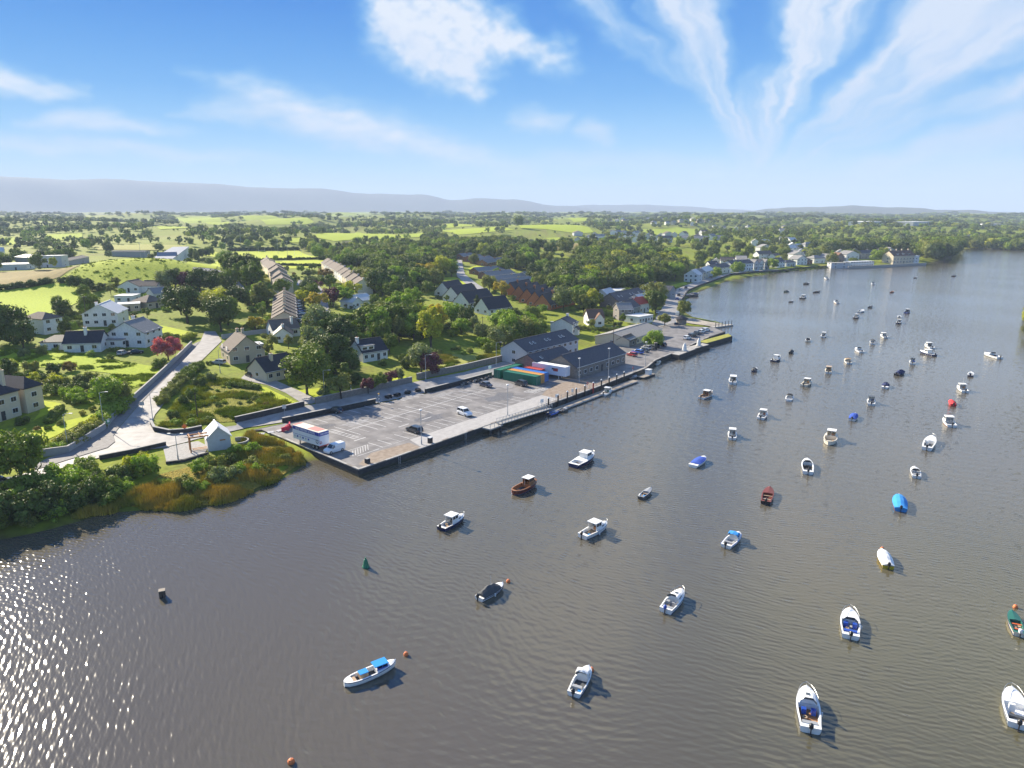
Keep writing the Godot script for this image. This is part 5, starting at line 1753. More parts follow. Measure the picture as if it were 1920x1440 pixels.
func make_pontoon() -> void:
	var o := thing("pontoon", "long low floating pontoon along the quay wall", "pontoon", qf(80.8, -2.6, 0.0), ALONG)
	for i in 15:
		part_box("float", Vector3(-21.0 + i * 3.0, 0.02, 0), Vector3(2.6, 0.5, 2.0), M["concrete"], o)
		part_box("deck_panel", Vector3(-21.0 + i * 3.0, 0.43, 0), Vector3(2.96, 0.1, 2.5), M["grey_timber"] if i % 3 else M["pavement"], o)
	for z in [-1.22, 1.22]: part_box("fender_rail", Vector3(0, 0.36, z), Vector3(45.0, 0.2, 0.1), M["pale_grey"], o)
	var g := thing("gangway", "sloping lattice gangway from the quay down to the pontoon", "gangway", qf(50.0, -1.75, 1.35), ALONG)
	var sl := Basis(Vector3.BACK, -0.035)
	var put_bar := func(called: String, p: Vector3, s: Vector3, m: Material) -> void:
		var b := part_box(called, p, s, m, g)
		b.transform = Transform3D(sl, sl * p)
	put_bar.call("walkway", Vector3(0, 0, 0), Vector3(20.5, 0.12, 1.5), M["concrete"])
	for z in [-0.78, 0.78]:
		put_bar.call("top_rail", Vector3(0, 1.1, z), Vector3(20.5, 0.08, 0.07), M["galvanised"])
		put_bar.call("bottom_rail", Vector3(0, 0.1, z), Vector3(20.5, 0.14, 0.07), M["galvanised"])
		for i in 18: put_bar.call("upright", Vector3(-10.1 + i * 1.19, 0.6, z), Vector3(0.07, 1.0, 0.06), M["galvanised"])
		for i in 17:
			var d := put("brace", box_mesh(Vector3(1.5, 0.05, 0.04)), M["galvanised"], g)
			d.transform = Transform3D(sl * Basis(Vector3.BACK, 0.68), sl * Vector3(-9.5 + i * 1.19, 0.6, z))
	var lp := thing("landing_platform", "concrete landing platform with railings at the head of the gangway", "platform", qf(38.0, -1.3, 0.0), ALONG)
	part_box("slab", Vector3(0, 1.36, 0), Vector3(4.6, 0.3, 2.5), M["concrete"], lp)
	for x in [-1.8, 1.8]: part_box("support", Vector3(x, -0.6, 0.9), Vector3(0.4, 3.6, 0.4), M["dark_stone"], lp)
	for x in [-2.2, -0.7, 0.8, 2.2]: part_box("rail_post", Vector3(x, 2.0, 1.15), Vector3(0.07, 1.0, 0.07), M["galvanised"], lp)
	part_box("hand_rail", Vector3(0, 2.5, 1.15), Vector3(4.5, 0.07, 0.07), M["galvanised"], lp)
	var ord := ["first", "second", "third", "fourth", "fifth", "sixth", "seventh", "eighth", "ninth", "tenth"]
	for i in 10:
		var s := 60.6 + i * 4.3
		var p := thing("mooring_pile", "black pontoon pile with a white cap, %s from the gangway" % ord[i], "pile", qf(s, -1.05, 0.0), 0.0, "pontoon piles")
		var pg := Geo.new()
		pg.cyl(Vector3(0, -3, 0), 0.2, 6.4, 9)
		put("shaft", pg, M["black"] if i != 5 else M["red_paint"], p)
		var pc := Geo.new()
		pc.lathe(Vector3(0, 3.4, 0), [Vector2(0.25, 0), Vector2(0.23, 0.06), Vector2(0.0, 0.42)], 9)
		put("cap", pc, M["white_paint"], p)
	var f := thing("quay_railing", "thin grey railing along the quay edge beside the pontoon", "railing", Vector3.ZERO)
	for i in 25:
		part_box("post", qf(58.0 + i * 1.75, 0.35, QUAY + 0.55), Vector3(0.05, 1.1, 0.05), M["galvanised"], f, ALONG)
	for y in [0.55, 1.05]: part_box("rail", qf(79.0, 0.35, QUAY + y), Vector3(42.0, 0.045, 0.045), M["galvanised"], f, ALONG)
	for i in 3:
		var sg := thing("notice_board", "white notice board on the quay railing, %s from the gangway" % ord[i], "sign", qf([59.5, 66.0, 73.5][i], 0.2), ALONG, "notice boards on the railing")
		part_box("board", Vector3(0, 1.3, 0), Vector3([1.3, 1.0, 0.9][i], 0.9, 0.06), M["white_paint"], sg)
		for x in [-0.35, 0.35]: part_box("post", Vector3(x, 0.45, 0.05), Vector3(0.06, 0.9, 0.06), M["galvanised"], sg)
	for i in 2:
		var lb := thing("lifebuoy_post", "red lifebuoy post at the quay edge, %s" % ["nearer the containers", "before the warehouse corner"][i], "lifebuoy post", qf([82.0, 108.0][i], 0.9), ALONG)
		part_box("post", Vector3(0, 0.8, 0), Vector3(0.1, 1.6, 0.1), M["white_paint"], lb)
		var tr := Geo.new()
		var ring := []
		for k in 13: ring.append(Vector3(cos(TAU * k / 12.0) * 0.32, 1.5 + sin(TAU * k / 12.0) * 0.32, 0.1))
		tr.tube(ring, 0.08, 6)
		put("lifebuoy", tr, M["red_paint"], lb)
	var dk := thing("floating_dock", "small pale floating dock with a hut past the pontoon", "dock", Vector3(41.5, 0, -214.5), 0.85)
	part_box("float", Vector3(0, 0.1, 0), Vector3(7.0, 0.7, 2.4), M["dark_sheet"], dk)
	part_box("deck", Vector3(0, 0.5, 0), Vector3(7.1, 0.1, 2.5), M["grey_timber"], dk)
	part_box("hut", Vector3(1.5, 1.3, 0), Vector3(1.8, 1.5, 1.4), M["white_paint"], dk)
	part_box("hut_roof", Vector3(1.5, 2.1, 0), Vector3(2.1, 0.12, 1.7), M["pale_sheet"], dk)

func make_furniture() -> void:
	container("green shipping container standing across the near bays with a pale panel", 75.7, 14.2, 26.2, "container_green")
	container("orange container between the green and the blue one", 78.15, 14.6, 26.6, "container_orange", false, "container_orange")
	container("blue container beside the orange one", 80.6, 15.0, 27.0, "container_blue")
	container("short red container behind the blue one", 83.6, 18.5, 24.6, "container_red")
	container("long green container lying along the back of the car park", 27.6, 76.0, 88.0, "container_green", true)
	lamp_post("tall lamp post with a white globe near the quay corner", qf(18.4, 2.1), 7.4)
	lamp_post("tall lamp post with a white globe by the gangway", qf(47.2, 1.6), 7.4)
	lamp_post("lamp post with a white globe before the warehouse gable", qf(86.5, 6.5), 7.0)
	lamp_post("tallest lamp post with a white globe at the quay edge by the pontoon's end", qf(94.0, 1.2), 9.4)
	lamp_post("lamp post among the cars of the east quay", Vector3(43.0, QUAY, -224.0), 7.5)
	lamp_post("grey lamp post at the corner of the hill road", on(-83.0, -157.5), 7.0, "arm")
	lamp_post("grey lamp post by the green sign on the garden wall", on(-91.7, -152.8), 8.2, "arm")
	lamp_post("thin lamp post beside the lawn hedge", on(-91.7, -139.4), 7.4, "arm")
	lamp_post("black lamp post before the timber frame", on(-66.6, -134.1), 5.4, "double")
	lamp_post("lamp post half way up the hill road", on(-85.5, -203.0), 7.0, "arm")
	lamp_post("lamp post by the driveway of the cream bungalow", on(-49.5, -181.5), 7.0, "arm")
	lamp_post("lamp post on the quay road by the grass bank", on(-25.0, -200.5), 7.5, "arm")
	lamp_post("lamp post under the wooded bank", on(-5.0, -221.5), 7.5, "arm")
	for i in 2:
		var b := thing("crossing_beacon", "black and white crossing beacon with an amber globe, %s" % ["on the wooded side of the road", "at the car park's entrance"][i], "beacon", on(-42.9, -183.5) if i == 0 else on(-34.2, -176.6), 0.0, "crossing beacons")
		for k in 7:
			var g := Geo.new()
			g.cyl(Vector3(0, k * 0.42, 0), 0.09, 0.42, 8)
			put("band", g, M["black"] if k % 2 else M["white_paint"], b)
		var gl := Geo.new()
		gl.lathe(Vector3(0, 2.94, 0), [Vector2(0, 0), Vector2(0.2, 0.1), Vector2(0.26, 0.26), Vector2(0.2, 0.42), Vector2(0, 0.52)], 12)
		put("globe", gl, M["amber"], b)
	for q in [["wooden power pole on the slope above the white house", -161.0, -267.0, 11.0, true], ["wooden power pole above the community building", 36.5, -252.0, 9.0, true], ["wooden pole in the trees above the warehouses", -10.9, -262.0, 9.0, true], ["thin dark pole in the overgrown plot", -74.0, -160.5, 6.5, false]]:
		pole("utility_pole", q[0], on(q[1], q[2]), q[3], 0.14, M["bark"], q[4], "wooden poles")
	for i in 5:
		var p := pole("floodlight_mast", "tall thin floodlight mast of the sports pitches, %s" % ["nearest the mound", "second", "third", "fourth", "farthest"][i], on([-262.0, -330.0, -240.0, -300.0, -215.0][i], [-660.0, -640.0, -740.0, -800.0, -690.0][i]), 15.0, 0.16, M["galvanised"], false, "floodlight masts")
		part_box("lamp_head", Vector3(0, 15.0, 0), Vector3(1.6, 0.5, 0.3), M["steel"], p)
	for i in 2:
		var gp := thing("goal", "white goal posts at the %s of the mown pitch" % ["near end", "far end"][i], "goal", on([-205.0, -262.0][i], [-690.0, -755.0][i]), 0.5)
		for x in [-3.2, 3.2]: part_box("post", Vector3(x, 3.5, 0), Vector3(0.14, 7.0, 0.14), M["white_paint"], gp)
		part_box("bar", Vector3(0, 2.5, 0), Vector3(6.4, 0.14, 0.14), M["white_paint"], gp)
	# litter bin, benches, barriers, stones
	var bin := thing("litter_bin", "dark square litter bin with a pale lid beside the corner lamp post", "bin", qf(20.2, 1.3), ALONG)
	part_box("body", Vector3(0, 0.6, 0), Vector3(0.8, 1.2, 0.8), M["black"], bin)
	part_box("lid", Vector3(0, 1.26, 0), Vector3(0.95, 0.14, 0.95), M["pale_grey"], bin)
	var bl := thing("bollard_block", "dark stone block at the west corner of the quay", "block", qf(3.6, 2.2), ALONG)
	part_box("block", Vector3(0, 0.45, 0), Vector3(0.8, 0.9, 0.8), M["dark_stone"], bl)
	part_box("cap", Vector3(0, 0.93, 0), Vector3(0.7, 0.06, 0.7), M["concrete"], bl)
	for i in 4:
		var bn := thing("picnic_bench", "dark picnic bench beside the car park entrance, %s" % ["nearest the gate", "second", "third", "farthest"][i], "bench", on([-33.0, -31.0, -28.5, -26.0][i], [-183.5, -185.5, -188.0, -190.5][i], 0.1), 0.9 + i * 0.3, "picnic benches")
		part_box("table_top", Vector3(0, 0.75, 0), Vector3(1.8, 0.07, 0.75), M["black"], bn)
		for z in [-0.7, 0.7]: part_box("seat", Vector3(0, 0.45, z), Vector3(1.8, 0.06, 0.28), M["black"], bn)
		for x in [-0.6, 0.6]: part_box("trestle", Vector3(x, 0.38, 0), Vector3(0.1, 0.74, 1.5), M["black"], bn)
	for i in 3:
		var ba := thing("road_barrier", "red plastic road barrier at the back corner, %s" % ["nearest the trailer", "middle", "by the wall"][i], "barrier", qf(6.0 + i * 1.2, 33.2 + i * 0.9), ALONG + 0.5 * i, "red barriers")
		part_box("panel", Vector3(0, 0.55, 0), Vector3(1.9, 0.9, 0.28), M["barrier_red"], ba)
		for x in [-0.6, 0.6]: part_box("foot", Vector3(x, 0.08, 0), Vector3(0.4, 0.16, 0.7), M["barrier_red"], ba)
	for i in 3:
		var pl := thing("timber_pallet", "weathered pallet lying by the west wall, %s" % ["nearest the barriers", "middle", "at the corner"][i], "pallet", qf(1.2 + 1.9 * i, 35.2 - 0.6 * i), 0.4 * i, "pallets by the wall")
		for k in 5: part_box("slat", Vector3(0, 0.15, -0.5 + k * 0.25), Vector3(1.3, 0.05, 0.18), M["pale_grey"], pl)
		for k in [-0.55, 0.0, 0.55]: part_box("bearer", Vector3(k, 0.06, 0), Vector3(0.12, 0.12, 1.2), M["grey_timber"], pl)
	var r := RandomNumberGenerator.new()
	r.seed = 12
	for i in 24:
		var g := Geo.new()
		var prof := [Vector2(0, -0.3)]
		for k in 5: prof.append(Vector2(r.randf_range(0.45, 0.8) * (1.0 - k * 0.12), -0.1 + k * 0.2))
		prof.append(Vector2(0, 0.85))
		g.lathe(Vector3.ZERO, prof, 7)
		var b := put("boulder", g, M["dark_stone"] if i % 3 else M["stone"])
		tag(b, "rough boulder below the quay road, %s in the row towards the containers" % ordinal(i + 1), "boulder", "boulders below the quay road")
		b.position = qf(62.0 + i * 0.62, 30.8 + r.randf_range(-0.9, 0.9), QUAY - 0.05)
		b.rotation = Vector3(r.randf(), r.randf() * 6.0, r.randf())
	for q in [["road_sign", "small grey road sign on the pavement of the quay road", -55.0, -165.2, "pale_grey", 2.6], ["road_sign", "white road sign near the containers", -6.8, -212.6, "white_paint", 2.2], ["road_sign", "grey sign on a post at the junction", -88.0, -163.0, "galvanised", 2.8], ["direction_sign", "green direction sign at the garden wall", -90.2, -152.0, "sign_green", 1.9]]:
		var s := thing(q[0], q[1], "sign", on(q[2], q[3]), 0.3)
		part_box("plate", Vector3(0, q[5], 0.06), Vector3(0.9, 0.9, 0.05), M[q[4]], s)
		part_box("post", Vector3(0, q[5] / 2.0, 0), Vector3(0.08, q[5] + 0.6, 0.08), M["galvanised"], s)
		if q[0] == "direction_sign": part_box("marking", Vector3(0.1, q[5] + 0.05, 0.09), Vector3(0.5, 0.5, 0.02), M["white_paint"], s)
	var os := thing("road_works_sign", "orange diamond road works sign on the planter wall", "sign", on(-72.5, -150.5), 0.2)
	var dp := put("diamond", box_mesh(Vector3(0.9, 0.9, 0.04)), M["sign_orange"], os)
	dp.transform = Transform3D(Basis(Vector3.BACK, PI / 4.0), Vector3(0, 1.55, 0.05))
	part_box("stand", Vector3(0, 0.6, 0), Vector3(0.08, 1.4, 0.08), M["galvanised"], os)
	# stone shed and its timber frame
	var sh := thing("stone_shed", "small grey shed with a bright pale roof beside the junction", "shed", on(-61.95, -142.35), 0.52)
	block(sh, Vector3.ZERO, 4.5, 5.2, 2.9, 5.0, "front gable", M["pale_grey"], M["white_sheet"], {"front": 0, "left": 0, "right": 0, "door": false})
	part_box("nameplate", Vector3(0.7, 2.1, 2.63), Vector3(1.1, 0.25, 0.05), M["timber"], sh)
	landmarks.append(["the small grey shed", -62.0, -142.0])
	no_plants(PackedVector2Array([Vector2(-69, -144), Vector2(-64, -146), Vector2(-57, -142), Vector2(-60, -136.5), Vector2(-66, -136)]))
	var tf := thing("timber_pergola", "open orange timber frame beside the grey shed", "timber frame", on(-64.4, -139.7), 0.52)
	for x in [-2.0, 2.0]:
		for z in [-1.1, 1.1]: part_box("post", Vector3(x, 1.55, z), Vector3(0.24, 3.5, 0.24), M["timber"], tf)
	for z in [-1.1, 1.1]: part_box("beam", Vector3(0, 3.3, z), Vector3(4.6, 0.26, 0.2), M["timber"], tf)
	for x in [-2.0, 0.0, 2.0]: part_box("rafter", Vector3(x, 3.46, 0), Vector3(0.18, 0.2, 2.9), M["timber"], tf)
	for z in [-0.4, 0.5]: part_box("bench_slat", Vector3(0, 0.5, z), Vector3(3.2, 0.08, 0.3), M["timber"], tf)
	var rw := thing("ramp_wall", "curved pale ramp wall behind the grey shed", "wall", on(-58.6, -144.4), 0.0)
	var rp := []
	for i in 9: rp.append(Vector3(cos(-1.2 + i * 0.42) * 2.2, 0.9, -sin(-1.2 + i * 0.42) * 2.2))
	var rg := Geo.new()
	for i in 8:
		var a: Vector3 = rp[i]
		var b: Vector3 = rp[i + 1]
		var s := Vector2(b.x - a.x, b.z - a.z).normalized().orthogonal() * 0.14
		_beam(rg, Vector2(a.x, a.z), Vector2(b.x, b.z), s, -1.0, 0.9, -1.0, 0.9)
	put("wall_body", rg, M["concrete"], rw)
	# jetty markers, kiosk, slip posts
	for i in 2:
		var m := thing("stone_marker", "white bell-shaped marker on the %s jetty" % ["nearest", "second"][i], "marker", [Vector3(61.4, QUAY + 0.05, -248.6), Vector3(69.0, QUAY + 0.05, -258.4)][i])
		var g := Geo.new()
		g.lathe(Vector3.ZERO, [Vector2(0.85, 0), Vector2(0.8, 0.5), Vector2(0.68, 1.5), Vector2(0.42, 2.4), Vector2(0.2, 2.8), Vector2(0.0, 2.95)], 14)
		put("bell", g, M["white_render"], m)
		part_box("plinth", Vector3(0, 0.08, 0), Vector3(2.2, 0.16, 2.2), M["concrete"], m)
	var pp := thing("gate_pillar", "dark stone gate pillar on the quay edge before the jetties", "pillar", Vector3(51.6, QUAY, -251.0))
	part_box("shaft", Vector3(0, 1.2, 0), Vector3(0.9, 2.4, 0.9), M["dark_stone"], pp)
	part_box("cap", Vector3(0, 2.5, 0), Vector3(1.1, 0.2, 1.1), M["stone"], pp)
	var kk := thing("kiosk", "round kiosk with a dark conical roof by the slipway", "kiosk", Vector3(74.5, QUAY, -310.0))
	var kg := Geo.new()
	kg.cyl(Vector3(0, 0, 0), 2.2, 2.6, 10)
	put("wall", kg, M["stone"], kk)
	var kr := Geo.new()
	kr.lathe(Vector3(0, 2.5, 0), [Vector2(3.2, 0), Vector2(3.1, 0.15), Vector2(0.0, 1.7)], 12)
	put("roof", kr, M["dark_slate"], kk)
	var sl := thing("slipway", "narrow dark slipway running into the river beyond the car park", "slipway", Vector3(93.0, 0.1, -312.0), 0.62)
	part_box("ramp", Vector3.ZERO, Vector3(13.0, 1.0, 2.4), M["concrete"], sl)
	for i in 6: part_box("post", Vector3(-5.5 + i * 2.2, 1.2, 1.0), Vector3(0.2, 2.6, 0.2), M["black"], sl)
	var pt := thing("palm_tree", "shaggy palm-like tree on the sea wall of the promenade", "tree", on(87.5, -358.0, 0.3))
	var tg := Geo.new()
	tg.cyl(Vector3(0, -1, 0), 0.3, 5.0, 7, 0.2)
	put("trunk", tg, M["bark"], pt)
	var fg := Geo.new()
	for i in 60:
		var a := i * 2.4
		var e := r.randf_range(-0.7, 1.1)
		var d := Vector3(cos(a) * cos(e), sin(e), sin(a) * cos(e))
		var s := d.cross(Vector3.UP).normalized() * 0.2
		var c := Vector3(0, 3.8 + r.randf_range(-1.2, 0.6), 0)
		fg.quad(c - s, c + s, c + d * 1.5 + s * 0.9 + Vector3(0, 0.1, 0), c + d * 1.5 - s * 0.9 + Vector3(0, 0.1, 0))
		fg.tri(c + d * 1.5 - s, c + d * 1.5 + s, c + d * 2.6 - Vector3(0, 0.7, 0))
	put("fronds", fg, leaf["dark green"], pt)
	# out in the river
	var dol := thing("timber_dolphin", "old square timber mooring post standing alone in the river", "mooring post", Vector3(-46.6, 0, -85.3), 0.4)
	for x in [-0.2, 0.2]:
		for z in [-0.2, 0.2]: part_box("pile", Vector3(x, -0.8, z), Vector3(0.34, 3.4 + 0.3 * x, 0.34), M["bark"], dol)
	part_box("cap", Vector3(0, 0.98, 0), Vector3(0.8, 0.1, 0.8), M["grey_timber"], dol)
	var nb := thing("channel_buoy", "green conical channel buoy in mid river", "buoy", Vector3(-21.1, 0, -93.4))
	var ng := Geo.new()
	ng.lathe(Vector3.ZERO, [Vector2(0.0, -0.3), Vector2(0.5, -0.25), Vector2(0.55, 0.1), Vector2(0.42, 0.35), Vector2(0.24, 1.2), Vector2(0.14, 1.3), Vector2(0.0, 1.32)], 12)
	put("body", ng, M["buoy_green"], nb)
	part_box("top_mark", Vector3(0, 1.42, 0), Vector3(0.16, 0.22, 0.16), M["buoy_green"], nb)
	buoy("small orange mooring buoy floating alone at the bottom edge", -20.6, -56.0, 0.34)

func make_colours() -> void:
	mat("container_green", lin(0.010, 0.16, 0.095), 0.5)
	mat("container_orange", lin(0.62, 0.30, 0.06), 0.5)
	mat("container_blue", lin(0.03, 0.17, 0.52), 0.5)
	mat("container_red", lin(0.50, 0.07, 0.05), 0.5)
	mat("barrier_red", lin(0.55, 0.02, 0.06), 0.5)
	mat("sign_green", lin(0.02, 0.22, 0.08), 0.5)
	mat("sign_orange", lin(0.75, 0.16, 0.03), 0.5)
	mat("buoy_green", lin(0.01, 0.16, 0.08), 0.5)

func make_reeds() -> void:   # reeds along the shore, rough grass on the plots and banks
	tufts("shore_reeds", "golden and green reeds crowding the shore below the shed", REEDS, 16000, 1.0, Color(0.21, 0.24, 0.025), Color(0.48, 0.35, 0.055), true)
	var what := ["rough grass and bramble of the overgrown plot by the hill road", "rough grass on the sloping meadow below the hill houses", "long golden grass on the bank above the quay road", "coarse grass on the green mound"]
	for i in 4: tufts("rough_grass_tufts", what[i], TUFTS[i], [9000, 9000, 8000, 12000][i], [0.75, 0.5, 0.7, 0.8][i], Color(0.17, 0.23, 0.014), [Color(0.36, 0.36, 0.03), Color(0.25, 0.31, 0.016), Color(0.40, 0.33, 0.05), Color(0.27, 0.30, 0.02)][i], false)

func tufts(called: String, label: String, poly: PackedVector2Array, n: int, size: float, low: Color, high: Color, shore: bool) -> void:
	var g := Geo.new()
	g.colored = true
	var r := RandomNumberGenerator.new()
	r.seed = 30 + n
	for i in 26:
		var a := r.randf() * TAU
		var p := Vector3(cos(a), 0, sin(a)) * r.randf() * 0.5
		var d := Vector3(r.randfn() * 0.25, r.randf_range(0.6, 1.15), r.randfn() * 0.25)
		var s := Vector3(cos(a * 3.0), 0, sin(a * 3.0)) * 0.07
		var t := r.randf_range(0.75, 1.25)
		g.col = Color(t, t, t)
		g.tri(p - s, p + s, p + d)
	var f := fbm(17, 3, 0.09)
	var box := Rect2(poly[0], Vector2.ZERO)
	for q in poly: box = box.expand(q)
	var at := []
	for i in n:
		var p := box.position + Vector2(r.randf(), r.randf()) * box.size
		if not Geometry2D.is_point_in_polygon(p, poly) or f.get_noise_2d(p.y, p.x) < (-0.12 if shore else 0.02): continue
		if shore and not free_spot(p.x, p.y): continue
		at.append(p)
	var mm := MultiMesh.new()
	mm.transform_format = MultiMesh.TRANSFORM_3D
	mm.use_colors = true
	mm.mesh = g.mesh()
	mm.instance_count = at.size()
	for i in at.size():
		var p: Vector2 = at[i]
		var k := size * r.randf_range(0.6, 1.2) * (1.0 + 0.9 * f.get_noise_2d(p.y * 1.3, p.x * 1.3))
		mm.set_instance_transform(i, Transform3D(Basis(Vector3.UP, r.randf() * TAU).scaled(Vector3(k * (1.0 if shore else 1.8), k, k * (1.0 if shore else 1.8))), on(p.x, p.y, 0.02)))
		var t := clampf(0.5 + f.get_noise_2d(p.x, p.y) * 1.3 + (smoothstep(6.0, 1.0, to_edge(p, SHORE)) * 0.35 if shore else 0.0), 0.0, 1.0)
		mm.set_instance_color(i, low.lerp(high, t))
	var o := MultiMeshInstance3D.new()
	o.multimesh = mm
	o.name = numbered(called)
	var m := mat("grass_blades", Color.WHITE, 0.85, 0.2)
	m.vertex_color_use_as_albedo = true
	m.backlight_enabled = true
	m.backlight = lin(0.09, 0.08, 0.01)
	o.material_override = m
	add_child(o)
	tag(o, label, "grass", "", "stuff")

